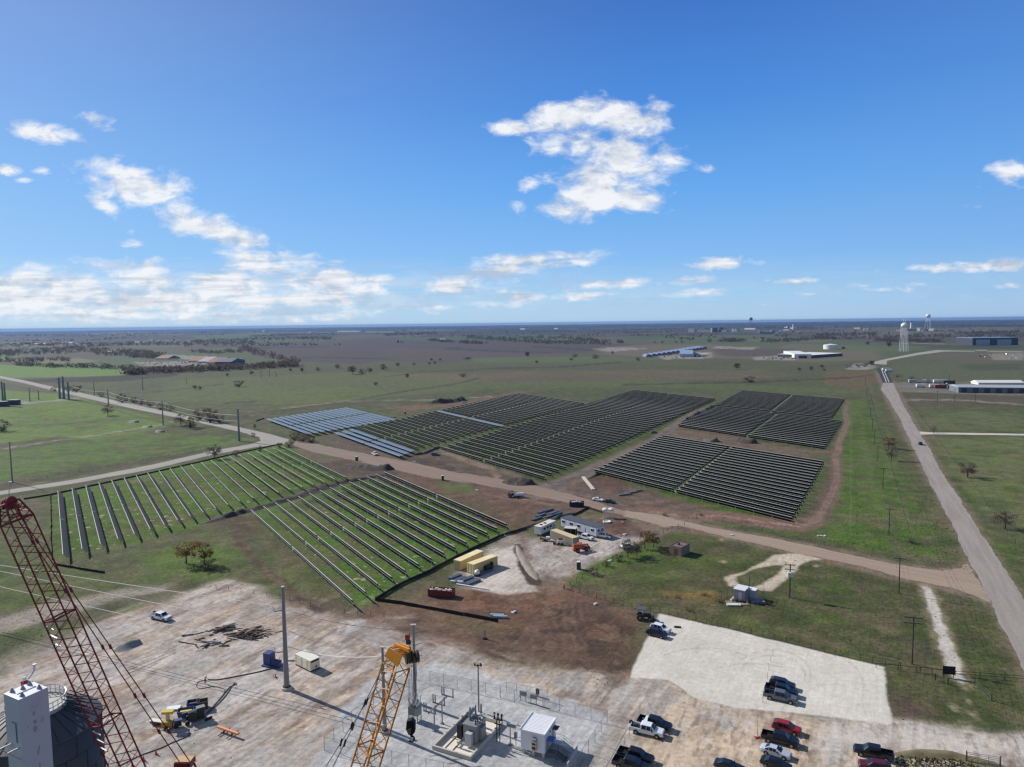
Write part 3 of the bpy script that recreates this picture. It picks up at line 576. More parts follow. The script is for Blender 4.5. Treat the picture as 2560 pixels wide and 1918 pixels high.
shape([(1288,1366),(1300,1362),(1306,1390),(1322,1420),(1340,1440),(1352,1452),(1350,1462),(1330,1462),(1312,1440),(1296,1405)], (88,76,66), soft=.5, warp=.6, wl=4, veg=0)
shape([(1232,1376),(1285,1366),(1300,1400),(1330,1450),(1340,1478),(1262,1486),(1190,1472),(1165,1445),(1215,1425)], (214,202,190), 1.2, 1.5, 5, a=.8, patchy=.3, pl=5, veg=0)
shape([(1284,1362),(1304,1360),(1312,1390),(1328,1418),(1346,1440),(1358,1454),(1350,1466),(1326,1464),(1306,1440),(1290,1402)], (80,68,60), soft=.6, warp=.8, wl=3, veg=0)
for k in range(60):
    x = random.uniform(1000, 1580); y = random.uniform(1500, 1680); l = random.uniform(15, 60); s_ = random.uniform(-1.2, .6)
    if x < 1150 and y > 1600: continue
    stroke([(x, y), (x+l*.5, y+l*.25*s_+random.uniform(-3, 3)), (x+l, y+l*.5*s_)], random.uniform(1, 4), random.choice([(70,56,50),(84,66,56),(128,98,78),(116,84,66),(98,80,68)]), soft=.7, warp=1.4, wl=3, a=.6, patchy=.5, pl=2.2, seed=300+k)
for k in range(30):                            # wheel ruts through yard and scrape
    x = random.uniform(1180, 1470); y = random.uniform(1510, 1640); l = random.uniform(30, 110); s_ = random.choice([-.25, .15, 1.1, -.9])
    stroke([(x, y), (x+l*.5, y+l*.5*s_+random.uniform(-4, 4)), (x+l, y+l*s_)], 1.2, random.choice([(74,64,58),(128,110,98),(90,78,70)]), soft=.4, warp=.6, a=.5, patchy=.4, pl=3)
for k in range(26):
    x = random.uniform(820, 1560); y = 1120+(x-820)*.22+random.uniform(-22, 30); l = random.uniform(40, 120)
    stroke([(x, y), (x+l, y+l*.2)], 1.0, random.choice([(150,134,124),(92,80,74),(140,120,108)]), soft=.6, warp=.8, a=.5, patchy=.4, pl=6)
for k in range(18):
    x = random.uniform(1290, 1430); y = random.uniform(1350, 1400); l = random.uniform(-50, 50); stroke([(x, y), (x+l*.6, y+abs(l)*.3), (x+l, y+abs(l)*.8)], 1.0, random.choice([(196,184,172),(146,130,118),(206,198,188)]), soft=.3, warp=.5, a=.5, patchy=.4, pl=3)

me = bpy.data.meshes.new('ground')
idx = np.arange(NA*NR).reshape(NR, NA)
qf = np.stack([idx[:-1, :-1], idx[:-1, 1:], idx[1:, 1:], idx[1:, :-1]], -1).reshape(-1, 4)[:, ::-1]
vco = np.stack([GX, GY, np.zeros_like(GX)], 1)
vco = np.vstack([vco, [[0, 0, 0]]]); 
fan = np.stack([np.full(NA-1, NA*NR), idx[0, 1:], idx[0, :-1]], 1)
nq, nt = len(qf), len(fan)
me.vertices.add(len(vco)); me.vertices.foreach_set('co', vco.astype(np.float32).ravel())
me.loops.add(nq*4+nt*3); me.loops.foreach_set('vertex_index', np.concatenate([qf.ravel(), fan.ravel()]).astype(np.int32))
me.polygons.add(nq+nt)
me.polygons.foreach_set('loop_start', np.concatenate([np.arange(nq)*4, nq*4+np.arange(nt)*3]).astype(np.int32))
me.update(calc_edges=True)
ca_ = me.color_attributes.new('soil', 'FLOAT_COLOR', 'POINT')
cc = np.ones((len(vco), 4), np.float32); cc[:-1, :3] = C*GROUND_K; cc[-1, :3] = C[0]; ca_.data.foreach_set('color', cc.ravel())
va = me.attributes.new('veg', 'FLOAT', 'POINT'); va.data.foreach_set('value', np.append(VEG, 1).astype(np.float32))
gm = bpy.data.materials.new('ground'); gm.use_nodes = True; N = NT(gm.node_tree); gb = gm.node_tree.nodes['Principled BSDF']
at_ = N.n('ShaderNodeAttribute', attribute_name='soil'); av = N.n('ShaderNodeAttribute', attribute_name='veg').outputs['Fac']
co = N.n('ShaderNodeTexCoord').outputs['Object']
a1 = N.noise(co, .9, 6, .68); a2 = N.noise(co, .16, 5, .6); a3 = N.noise(co, .035, 4, .6)
mpn = N.n('ShaderNodeMapping'); N.put(mpn.inputs[0], co); mpn.vector_type = 'TEXTURE'; mpn.inputs['Rotation'].default_value = (0, 0, ang(G(318,1674), G(440,1618))); mpn.inputs['Scale'].default_value = (7, .9, 1)
a4 = N.noise(mpn.outputs[0], 1.0, 5, .65)
# grass: tufts dark and light, drifts of dry straw; earth: grit and scraped streaks
gv = N.m('MULTIPLY', N.rng(a1, .33, .67, .62, 1.38, False), N.rng(a2, .3, .7, .78, 1.22, False))
gvc = N.mix(N.rng(a2, .45, .7, 0, .38), at_.outputs['Color'], N.mix(.5, at_.outputs['Color'], lin((118,108,78))))
gvc = N.mix(N.rng(a3, .5, .7, 0, .25), gvc, N.mix(.5, gvc, lin((78,90,44))))
ev = N.m('MULTIPLY', N.m('MULTIPLY', N.rng(a1, .34, .66, .74, 1.26, False), N.rng(a2, .34, .66, .82, 1.18, False)), N.rng(a4, .34, .66, .84, 1.16, False))
lum = N.n('ShaderNodeRGBToBW'); N.put(lum.inputs[0], at_.outputs['Color']); calm = N.rng(lum.outputs[0], .36, .56, 1.0, .4)
ev = N.m('ADD', 1.0, N.m('MULTIPLY', N.m('SUBTRACT', ev, 1.0), calm))
g1 = N.mix(1.0, gvc, gv, 'MULTIPLY'); e1 = N.mix(1.0, at_.outputs['Color'], ev, 'MULTIPLY')
N.put(gb.inputs['Base Color'], N.mix(av, e1, g1)); gb.inputs['Roughness'].default_value = .95; gb.inputs['Specular IOR Level'].default_value = .15
bp = N.n('ShaderNodeBump'); bp.inputs['Distance'].default_value = .25; N.put(bp.inputs['Strength'], N.m('ADD', N.m('MULTIPLY', av, .5), .3)); N.put(bp.inputs['Height'], N.m('ADD', a1, N.m('MULTIPLY', a4, .6)))
N.t.links.new(bp.outputs[0], gb.inputs['Normal'])
me.materials.append(gm)
ground = bpy.data.objects.new('ground', me); COL.objects.link(ground); tag(ground, None, None, kind='structure')

# ---------------------------------------------------------------- sheets laid on the ground
def rough_edge(pts, step=1.5, jit=.25, seed=0):
    P = [Vector(G2(*p)) for p in pts]; out = []; rs = random.Random(seed); w = w2 = 0
    for a, b in zip(P, P[1:]+P[:1]):
        k = max(1, min(90, int((b-a).length/step)))
        for i in range(k):
            q = a.lerp(b, i/k); w = .6*w+rs.uniform(-jit, jit); w2 = .6*w2+rs.uniform(-jit, jit); out.append((q.x+w, q.y+w2))
    return out
def sheet(name, pts, m, z, step=1.5, jit=.25):
    P = rough_edge(pts, step, jit, len(pts)); b = bmesh.new()
    f = b.faces.new([b.verts.new((x, y, z)) for x, y in P]); f.normal_update()
    if f.normal.z < 0: f.normal_flip()
    bmesh.ops.triangulate(b, faces=[f]); me = bpy.data.meshes.new(name); b.to_mesh(me); b.free(); me.materials.append(m)
    o = bpy.data.objects.new(name, me); COL.objects.link(o); tag(o, None, None, kind='structure'); return o
def groundmat(name, c, c2, s1=.8, s2=.12, amt=.6, st=None, bump=.25):
    m = bpy.data.materials.new(name); m.use_nodes = True; N = NT(m.node_tree); b = m.node_tree.nodes['Principled BSDF']
    co = N.n('ShaderNodeTexCoord').outputs['Object']
    if st is not None:
        mp = N.n('ShaderNodeMapping'); mp.vector_type = 'TEXTURE'; N.put(mp.inputs[0], co); mp.inputs['Rotation'].default_value = (0, 0, st); mp.inputs['Scale'].default_value = (16, 1, 1); cs = mp.outputs[0]
    else: cs = co
    n1 = N.noise(co, s1, 6, .7); n2 = N.noise(cs, s2 if st is None else .55, 5, .6)
    col = N.mix(N.rng(n2, .35, .68, 0, amt), lin(c), lin(c2)); col = N.mix(1.0, col, N.rng(n1, .25, .75, .86, 1.14, False), 'MULTIPLY')
    N.put(b.inputs['Base Color'], N.mix(1.0, col, (GROUND_K,)*3, 'MULTIPLY')); b.inputs['Roughness'].default_value = .93; b.inputs['Specular IOR Level'].default_value = .2
    bp = N.n('ShaderNodeBump'); bp.inputs['Strength'].default_value = bump; bp.inputs['Distance'].default_value = .12; N.put(bp.inputs['Height'], n1); N.t.links.new(bp.outputs[0], b.inputs['Normal'])
    return m
ra, rb = G(2311,1180), G(2496,1547)
road_l = [(2207,957),(2202,975),(2222,1000),(2236,1025),(2250,1046),(2268,1089),(2291,1135),(2311,1180),(2333,1219),(2356,1267),(2381,1318),(2399,1354),(2420,1400),(2450,1451),(2473,1494),(2496,1547),(2520,1600),(2560,1686),(2640,1860)]
road_r = [(2233,957),(2243,980),(2260,1016),(2283,1056),(2308,1097),(2331,1135),(2353,1180),(2381,1219),(2411,1267),(2438,1313),(2473,1363),(2507,1412),(2542,1469),(2600,1570),(2740,1820)]
sheet('main_road', road_l+road_r[::-1], groundmat('worn_asphalt', (164,155,148), (146,138,131), 1.2, .5, .8, st=ang(ra, rb), bump=.1), .03, 2, .3)
sheet('road_patch', [(2192,921),(2215,920),(2233,957.3),(2207,957.3)], groundmat('fresh_asphalt', (66,66,70), (58,58,62)), .05, 3, .1)
for q in ([(2202,921),(2203.2,921),(2217,956),(2215.4,956)], [(2207,921),(2208,921),(2223.6,956),(2222.2,956)]): sheet('road_marking', q, mat('road_paint', (220,215,205), .8), .09, 6, 0)
sheet('crossing_road', [(2185,910),(2216,912),(2218,902),(2300,887),(2362,879),(2420,878),(2340,875.6),(2290,883),(2218,897),(2187,904)], groundmat('pale_asphalt', (172,164,154), (160,152,144)), .06, 3, .2)
sheet('driveway', [(2292,1079),(2330,1081),(2560,1085),(2760,1089),(2760,1093),(2560,1089),(2335,1086),(2299,1087)], groundmat('white_gravel_drive', (206,200,188), (190,180,164)), .02, 2, .2)
sheet('access_road', [(2418,1407),(2399,1421),(2351,1427),(2289,1419),(2220,1408),(2140,1390),(2060,1372),(1927,1345),(1789,1321),(1711,1304),(1652,1288),(1560,1277),(1560,1290),(1600,1300),(1660,1318),(1700,1314),(1789,1336),(1904,1363),(1996,1384),(2060,1397),(2129,1411),(2198,1428),(2255,1446),(2324,1459),(2381,1471),(2436,1490),(2478,1510)],
      groundmat('packed_dirt', (168,149,132), (152,134,119), .9, .1, .7, st=ang(G(2060,1385), G(1700,1310))), .008, 1.2, .35)
sheet('haul_road', [(742,1100),(798,1112),(911,1134),(1024,1155),(1137,1180),(1240,1196),(1332,1212),(1440,1240),(1560,1276),(1562,1290),(1470,1267),(1355,1244),(1263,1223),(1172,1207),(1080,1196),(980,1172),(880,1150),(780,1130),(730,1112)],
      groundmat('brown_dirt', (140,120,106), (154,136,122), .9, .1, .7, st=ang(G(800,1116), G(1500,1268))), .012, 1.5, .5)
sheet('paved_road', [(-200,911),(0,940),(60,951),(127,966),(200,982),(285,1001),(440,1034),(601,1069),(660,1082),(700,1092),(722,1098),(722,1108),(690,1113),(640,1118),(538,1136),(380,1173),(190,1208),(0,1238),(-200,1275),(-200,1262),(0,1228),(190,1198),(380,1162),(538,1126),(620,1112),(652,1103),(650,1094),(601,1080),(440,1044),(285,1012),(127,975),(60,958),(0,946),(-200,917)],
      groundmat('grey_road', (168,162,154), (156,150,142), 1, .1, .6, bump=.08), .02, 2, .25)
# ================================================================ SOLAR ROWS
glass = mat('panel_glass', (116,109,103), .6, 0, .15, .8, spec=.05)
glass_blue = mat('panel_glass_flat', (112,122,132), .3, 0, .16, .5, spec=.5)
backs = mat('panel_back', (26,26,29), .8, 0, .15, 1.0, spec=.1)
railm = mat('panel_edge_aluminium', (206,206,198), .6, 0, .06)  # pale top frame, widened to stand in for the glint along it
galv = mat('galvanised_steel', (128,130,128), .7, 0, .1)
CH, HUB = 2.5, 1.75
def slab(tilt):                              # one metre of panel table along x; high edge on the -y side for a positive tilt
    c, s = math.cos(tilt), math.sin(tilt); b = MB(); h = CH/2; t = .03
    def p(x, w, o): return (x, w*c+o*s, -w*s+o*c)
    o0 = .12
    b.mat(0).quad(p(-.5,-h,o0+t), p(.5,-h,o0+t), p(.5,h,o0+t), p(-.5,h,o0+t))
    b.mat(1).quad(p(-.5,h,o0), p(.5,h,o0), p(.5,-h,o0), p(-.5,-h,o0))
    for w in (-h, h): b.quad(p(-.5,w,o0), p(.5,w,o0), p(.5,w,o0+t), p(-.5,w,o0+t))
    for x in (-.5, .5): b.quad(p(x,-h,o0), p(x,h,o0), p(x,h,o0+t), p(x,-h,o0+t))
    return b
railf = mat('panel_edge_weathered', (184,184,178), .7, 0, .06)  # duller edge colour for distant rows, to calm moire
def edge(tilt, wid=.15):
    c, s = math.cos(tilt), math.sin(tilt); b = MB(); h = CH/2
    y, z = -h*c+.12*s, h*s+.12*c
    return b.box((0, y, z), (1, wid, .11))
TM = {}
def tracker_meshes(tilt, blue, far=False):
    k = (round(tilt, 3), blue, far)
    if k not in TM:
        TM[k] = (slab(tilt).mesh('panel_table', [glass_blue if blue else glass, backs]), edge(tilt, .11 if far else .15).mesh('edge_rail', railf if far else railm))
    return TM[k]
tube_me = MB().tube((-.5,0,0), (.5,0,0), .07, n=6).mesh('torque_tube', galv)
post_me = MB().box((0, 0, -HUB/2), (.12, .09, HUB)).box((0, 0, -HUB+.02), (.5, .5, .05)).mesh('post', galv)
motor_me = MB().box((0, 0, -.1), (.5, .28, .42)).tube((0, 0, -HUB), (0, 0, -.2), .09, n=6).mesh('drive_motor', mat('motor_white', (206,206,204), .5))
def child(name, me, parent, loc=(0, 0, 0), sc=None):
    o = bpy.data.objects.new(name, me); COL.objects.link(o); o.parent = parent; o.location = loc
    if sc: o.scale = sc
    return o
def tracker(p, q, tilt, blue, label, group, posts, gap=.5, motor=True):
    """row from ground point p (far end) to q (near end)"""
    p, q = Vector(p), Vector(q); mid = (p+q)/2; L = (q-p).length; a = ang(p, q)
    t = thing('solar_row', label, 'solar panels', (mid.x, mid.y, HUB), a, group)
    tab, ed = tracker_meshes(tilt, blue, posts >= 14); g = 3.0 if posts >= 20 else 1.4
    spans = [(-L/2, L*(gap-.5)-g/2), (L*(gap-.5)+g/2, L/2)] if motor else [(-L/2, L/2)]
    for x0, x1 in spans:
        c = child('panel_table', tab, t, ((x0+x1)/2, 0, 0), (x1-x0, 1, 1)); child('edge_rail', ed, c, (0, 0, 0))
    child('torque_tube', tube_me, t, (0, 0, 0), (L+.6, 1, 1))
    if motor: child('drive_motor', motor_me, t, (L*(gap-.5), 0, 0))
    n = max(3, int(L/posts))
    if posts < 30:
        for i in range(n+1): child('post', post_me, t, (-L/2+.4+(L-.8)*i/n, 0, 0))
    return t
def lerp2(a, b, t): return (a[0]+(b[0]-a[0])*t, a[1]+(b[1]-a[1])*t)
def poly_at(pl, t):                          # point at fraction t (by world length) of a ground polyline
    ls = [math.dist(a, b) for a, b in zip(pl, pl[1:])]; s = t*sum(ls)
    for (a, b), l in zip(zip(pl, pl[1:]), ls):
        if s <= l+1e-6: return lerp2(a, b, s/l)
        s -= l
    return pl[-1]
def block(starts, ends, n, tilt, desc, ref, group, blue=lambda i: False, posts=7.5, gap=.5, z=2.6, flat=R(-8), skip=()):
    S = [G2(*p, z) for p in starts]; E = [G2(*p, z) for p in ends]
    for i in range(n):
        if i in skip: continue
        t = i/(n-1) if n > 1 else 0
        bl = blue(i); k = ordw(i+1)
        tracker((*poly_at(S, t), 0), (*poly_at(E, t), 0), flat if bl else tilt, bl, f"{'pale blue flat' if bl else desc} solar row, {k} from {ref}", group, posts if i > 0 else min(posts, 8), gap)
TILT = R(45)
block([(150,1227),(705.5,1115.5)], [(165,1386),(300,1347),(392,1320),(500,1284),(600,1254),(868,1193)], 22, TILT, 'grey sloping', 'the left end of the upper green block', 'solar rows of the upper green block', posts=8)
block([(630.5,1276.4),(962,1180.7)], [(884,1502),(957,1456),(1024,1423),(1146,1367),(1268,1311)], 14, R(64), 'white-edged sloping', 'the brown pad in the lower green block', 'solar rows of the lower green block', posts=7)
block([(670,1044.5),(862,1017)], [(776,1082),(988,1047)], 15, R(-8), 'pale', 'the road bend in the pale blue block', 'solar rows of the pale blue block', blue=lambda i: True, posts=40)
block([(840,1078),(1294,983)], [(1004,1136),(1051,1117),(1461.7,1008.6)], 38, R(62), 'dark tilted', 'the dirt piles in the left dark block', 'solar rows of the left dark block', blue=lambda i: i < 3 or i == 17, posts=40)
block([(1101,1116),(1581.7,975)], [(1363,1192),(1788,997)], 46, R(62), 'dark tilted', 'the haul road in the long middle block', 'solar rows of the long middle block', posts=14, gap=.47)
block([(1486.5,1173.6),(1655,1088.6)], [(1983,1295),(2059,1154)], 19, R(62), 'dark tilted', 'the red loop road in the near right block', 'solar rows of the near right block', posts=9, gap=.48)
block([(1695.6,1060.7),(1790.5,1017)], [(2064.5,1116),(2105,1052.6)], 17, R(62), 'dark tilted', 'the twin spoil piles in the far right block', 'solar rows of the far right block', posts=20, gap=.52)
block([(1787,1011.5),(1855.6,976)], [(2079,1044),(2110.6,998)], 18, R(62), 'dark tilted', 'the cross lane in the farthest right block', 'solar rows of the farthest right block', posts=40, gap=.52)
# ================================================================ FOREGROUND SITE
def Wd(px, py, depth):                       # point on a line of sight at a given distance ahead
    d = ray(px, py); t = depth/d.y
    return Vector((d.x*t, depth, H+d.z*t))
white = mat('white_paint', (226,228,230), .5, 0, .05)
dirty_white = mat('weathered_white', (214,214,214), .6, 0, .06, .4, c2=(170,160,146), c2scale=.5, c2amt=.35)
conc = mat('concrete', (190,184,172), .9, 0, .1, 1.2, bump=.1)
dark = mat('dark_steel', (34,34,36), .5, .2, .2)
black = mat('black_rubber', (16,16,17), .6, 0, .15)
redm = mat('crane_red', (140,38,30), .5, 0, .25, 1.5)
yel = mat('crane_yellow', (206,136,36), .5, 0, .18, 1.2, c2=(150,96,34), c2scale=.8, c2amt=.4)
tan = mat('container_tan', (226,208,158), .6, 0, .06, .6)
navy = mat('navy_paint', (52,68,122), .5, 0, .15)
wood = mat('weathered_wood', (96,82,70), .85, 0, .3, 2)
steelg = mat('dull_grey_steel', (132,134,136), .5, .4, .12)
bright = mat('bright_galvanised', (206,208,208), .4, .4, .06)
wire_w = mat('conductor_aluminium', (214,212,206), .75, 0, 0)
wire_d = mat('dark_wire', (60,60,62), .5, .3, 0)

def frame_of(d, th):
    f = Vector((0, 1, 0)); e1 = d.cross(f).normalized(); e2 = d.cross(e1).normalized()
    return e1*math.cos(th)+e2*math.sin(th), -e1*math.sin(th)+e2*math.cos(th)
def lattice(b, p, q, a, c, s0, s1, bay, rc=.085, rl=.042):
    n = max(1, round((q-p).length/bay)); cor = [(-1,-1),(1,-1),(1,1),(-1,1)]
    def pt(i, k):
        t = i/n; s = (s0+(s1-s0)*t)/2; o = p.lerp(q, t); return o+a*(cor[k][0]*s)+c*(cor[k][1]*s)
    for k in range(4): b.tube(pt(0, k), pt(n, k), rc, None, 6)
    for i in range(n):
        for k in range(4):
            j = (k+1) % 4
            b.tube(pt(i, k), pt(i+.5, j), rl, None, 4, False); b.tube(pt(i+.5, j), pt(i+1, k), rl, None, 4, False)
        if i % 2 == 0: b.tube(pt(i, 0), pt(i, 2), rl, None, 4, False)
    for e in (0, n):
        for k in range(4): b.tube(pt(e, k), pt(e, (k+1) % 4), rl*1.5, None, 4)
def crawler(t, m, base, dark_m, yaw):
    b = MB(); b.xf(Matrix.Translation((base.x, base.y, 0)) @ Matrix.Rotation(yaw, 4, 'Z'))
    b.box((0, 0, 2.2), (8, 3.2, 1.8)).box((-4.6, 0, 2.6), (2.2, 4.6, 2.2)).box((2.6, 2.1, 2.4), (2.2, 1.3, 2.2)); b.build('machinery_house', m, t)
    b = MB(); b.xf(Matrix.Translation((base.x, base.y, 0)) @ Matrix.Rotation(yaw, 4, 'Z'))
    for s in (-1, 1): b.box((0, s*2.9, .65), (8.4, 1.1, 1.3))
    b.build('crawler_track', dark_m, t)

# ---- red crane
RD = 68.0
t = thing('lattice_crane', 'dark red lattice crane boom leaning across the left edge beside the white tower', 'crane', (0, 0, 0))
r0, r1 = Wd(20, 1250, RD), Wd(318, 1918, RD); rdv = (r1-r0).normalized(); ra1, ra2 = frame_of(rdv, R(28))
base = r0+rdv*((r0.z-2.2)/-rdv.z)
marks = [0, .055, .20, .47, .76, .97]
Lr = (r1-r0).length
cuts = [2.2, 12.5, 24.0, 36.5]; total = (base-r0).length
while cuts[-1]+11 < total-6: cuts.append(cuts[-1]+11.5)
for u0, u1 in zip(cuts, cuts[1:]):
    b = MB(); lattice(b, r0+rdv*u0, r0+rdv*(u1-.06), ra1, ra2, 2.1, 2.1, 2.05); b.build('boom_section', redm, t)
b = MB(); lattice(b, r0+rdv*.3, r0+rdv*2.14, ra1, ra2, 1.25, 2.1, .95, .1, .06); b.box(tuple(r0+rdv*.7), (1.1, .9, .35)).build('boom_head', redm, t)
b = MB(); lattice(b, r0+rdv*cuts[-1], base, ra1, ra2, 2.1, .9, 2.0); b.build('boom_foot', redm, t)
for s in (-.5, 0, .5):
    b = MB(); c = r0+ra1*s+rdv*.25; b.tube(c-ra1*.07, c+ra1*.07, .5, None, 18); b.build('sheave', redm, t)
b = MB(); b.tube(r0, r0+Vector((.35, 0, 1.7)), .04).tube(r0+Vector((.35, 0, 1.5)), r0+Vector((.35, 0, 1.8)), .16); b.build('anemometer', bright, t)
for k, s in enumerate(cuts[1:4]):               # pale pendant bars strapped at the joints
    b = MB(); o = r0+rdv*(s+.4)
    for j in range(3): b.tube(o-ra1*1.0+ra2*1.05+rdv*(j*.9), o+ra1*.1-ra2*.0+rdv*(j*.9+.5)+ra2*1.05, .07, None, 5)
    for j in range(2): b.tube(o+ra1*.3+ra2*.9+rdv*(j*.8), o+ra1*1.0+ra2*.2+rdv*(j*.8-.6), .06, None, 5)
    b.build('pendant_bar', bright, t)
b = MB()
for i in range(26):
    c = r0+rdv*(cuts[2]+9.5+i*.36)+ra2*.2; b.bar(c-ra1*.1, c+ra1*.75, .12, .05)
b.build('ladder', bright, t)
mast_tip = Wd(462, 1905, 66)
for s in (-.35, .35):
    a = r0+ra1*s+rdv*.6; b = MB(); q = mast_tip+Vector((s*1.5, 0, 0)); b.tube(a, q, .055, None, 6)
    for k in (.14, .33, .55, .74, .88):
        c = Vector(a).lerp(q, k); b.tube(c-rdv*.25, c+rdv*.25, .13, None, 6)
    b.build('pendant_line', redm, t)
b = MB(); mb_ = Vector((base.x+6, base.y-1, 3)); lattice(b, mast_tip+Vector((0, 0, -.5)), mb_, Vector((1, 0, 0)), Vector((0, 1, 0)), 1.2, 1.4, 2.2, .1, .05); b.box(tuple(mast_tip), (1.6, 1.2, .5)); b.build('gantry_mast', redm, t)
MB().box(tuple(mast_tip+Vector((0, 0, .29))), (1.5, 1.0, .08)).build('mast_cap', mat('cap_tan', (196,160,116), .6), t)
crawler(t, redm, base, black, ang((0, 0), (rdv.x, rdv.y)))

# ---- yellow crane
YD = 69.0
t = thing('lattice_crane', 'orange yellow lattice crane boom with black hook block over the substation', 'crane')
y0, y1 = Wd(1000, 1632, YD), Wd(913, 1918, YD); ydv = (y1-y0).normalized(); ya1, ya2 = frame_of(ydv, R(38))
ybase = y0+ydv*((y0.z-2.2)/-ydv.z); yt = (ybase-y0).length; cuts = [1.4]
while cuts[-1]+9 < yt-5: cuts.append(cuts[-1]+9.2)
for u0, u1 in zip(cuts, cuts[1:]):
    b = MB(); lattice(b, y0+ydv*u0, y0+ydv*(u1-.05), ya1, ya2, 1.97, 1.97, 1.75, .095, .045); b.build('boom_section', yel, t)
b = MB(); lattice(b, y0+ydv*cuts[-1], ybase, ya1, ya2, 1.97, .9, 1.8, .09, .045); b.build('boom_foot', yel, t)
b = MB(); up = ydv*-1
def yp(x, y, z): return y0+ya1*x+ya2*y+up*z
for s in (-1, 1): b.loft([[yp(-1, s*.98, -.75), yp(1, s*.98, -.75), yp(1, s*.9, -.75), yp(-1, s*.9, -.75)], [yp(-.8, s*.98, .3), yp(1.15, s*.98, .5), yp(1.15, s*.9, .5), yp(-.8, s*.9, .3)]])
for i in range(6): b.bar(yp(-.7+i*.3, -.9, .3), yp(-.7+i*.3, .9, .35+.1*(i % 2)), .1, .12)
b.bar(yp(-.9, 0, .4), yp(1.4, .4, 1.1), .25, .3); b.bar(yp(-.7, -.6, .4), yp(.9, -.3, .9), .18, .25); b.build('boom_head', yel, t)
hx = Wd(1029, 1650, YD)
for i in range(5):
    b = MB(); c = hx+Vector((-.5+i*.28, -.3+i*.1, .35)); b.tube(c+Vector((-.05, -.02, 0)), c+Vector((.05, .02, 0)), .62, None, 20); b.build('sheave', mat('sheave_steel', (70,74,70), .45, .5), t)
hook = Wd(1028, 1818, YD)
b = MB()
for i in range(6): b.tube(hx+Vector((-.35+i*.18, .1*(i % 2), .2)), hook+Vector((-.28+i*.11, 0, .7)), .022, None, 4, False)
b.build('hoist_rope', wire_d, t)
hb = MB()
pr = [(-.42, .75), (.1, .9), (.45, .6), (.42, -.35), (.1, -.8), (-.25, -.62), (-.5, -.1)]
hb.xf(Matrix.Translation(hook)); rings = [[(x, yv, z) for x, z in pr] for yv in (-.35, .35)]; hb.loft(rings); blk = hb.build('hook_block', black, t); bevel(blk, .05)
hb = MB(); hb.xf(Matrix.Translation(hook))
for i in range(3):
    z = -.12-i*.2; hb.quad((-.42+i*.07, -.36, z), (0.02, -.36, z+.22), (0.02, -.36, z+.13), (-.42+i*.07, -.36, z-.09))
hb.build('hazard_stripe', mat('stripe_pink', (206,160,150), .5), blk)
hb = MB(); hb.xf(Matrix.Translation(hook+Vector((0, 0, -1.25)))); hb.tube((0, 0, .5), (0, 0, .2), .12)
pts = [(math.cos(a)*.28, 0, math.sin(a)*.3) for a in [R(90-k*30) for k in range(9)]]; hb.path(pts, .1, 6); hb.build('hook', black, t)
b = MB(); 
for s in (-.3, .3):
    q = Wd(823+s*30, 1918, 63); a = yp(-.8, s*2, -.5); b.tube(a, q, .045, None, 5)
    for k in (.45, .66, .8): c = Vector(a).lerp(q, k); b.tube(c-ydv*.35, c+ydv*.35, .1, None, 6)
b.build('pendant_line', dark, t)
fl = Wd(1021, 1600, YD); b = MB(); b.mat(0).tube(fl+Vector((.12, 0, -1.2)), fl+Vector((.12, 0, .7)), .03)
b.mat(1).box(tuple(fl+Vector((-.12, 0, .25))), (.42, .04, .55)).mat(2).box(tuple(fl+Vector((0, -.01, -.25))), (.5, .04, .45)); b.build('flag', [dark, mat('flag_red', (190,70,66)), mat('flag_blue', (52,72,92))], t)
crawler(t, yel, ybase, black, ang((0, 0), (ydv.x, ydv.y)))

# ---- white tower and tank
TZ = 36.0
cs_ = [G(50,1749,TZ), G(123,1717,TZ), G(78,1704,TZ), G(6,1735,TZ)]
tc_ = sum((Vector(c) for c in cs_), Vector())/4; ta = ang(cs_[0], cs_[1]); tw = (cs_[1]-cs_[0]).length; td = (cs_[3]-cs_[0]).length
t = thing('white_tower', 'tall white steel tower box with grey stains and roof lugs at lower left', 'tower', (tc_.x, tc_.y, 0), ta)
twm = mat('tower_white', (222,224,230), .5, 0, .05, .3, c2=(196,190,182), c2scale=.35, c2amt=.4)
bevel(MB().box((0, 0, TZ/2), (tw, td, TZ)).build('tower_shell', twm, t), .04)
b = MB()
for x, y, w, h in ((-.1, -2.0, .3, .55), (-.05, -2.9, .45, .5), (-.1, -3.6, .5, .75), (.55, -3.0, .12, .8), (.75, -3.0, .1, .8), (.05, -6.1, .2, .6), (.15, -5.7, .14, .7), (.1, -7.5, .2, .55), (-.75, -3.1, .1, .3)):
    n = 9; pts = [(x+math.cos(2*math.pi*i/n)*w/2*random.uniform(.7, 1.1), -td/2-.006, TZ+y+math.sin(2*math.pi*i/n)*h/2*random.uniform(.75, 1.1)) for i in range(n)]
    b.add(pts, [tuple(range(n))])
b.build('grey_stain', mat('stain_grey', (184,182,184), .7, 0, .3, 5), t)
for x, y in ((-.8, -.85), (.82, -.82), (.8, .85), (-.8, .9), (0, .55)):
    b = MB(); b.tube((x, y, TZ), (x, y, TZ+.42), .24, .05, 8); b.build('lifting_lug', mat('lug_grey', (150,156,168), .5, .3), t)
b = MB()
for x in (-.45, .45): b.box((x, -.1, TZ+.03), (.85, .09, .05)).box((x+.36, -.1, TZ+.04), (.1, .3, .06))
b.build('roof_hatch', mat('hatch_grey', (126,128,134), .5), t)
b = MB()
for yv in (-.9, .55):
    b.box((-tw/2-.55, yv, TZ-5.0), (1.1, .1, .14)); b.tube((-tw/2-1.0, yv, TZ-5.05), (-tw/2, yv, TZ-6.2), .045)
b.build('bracket_arm', bright, t)
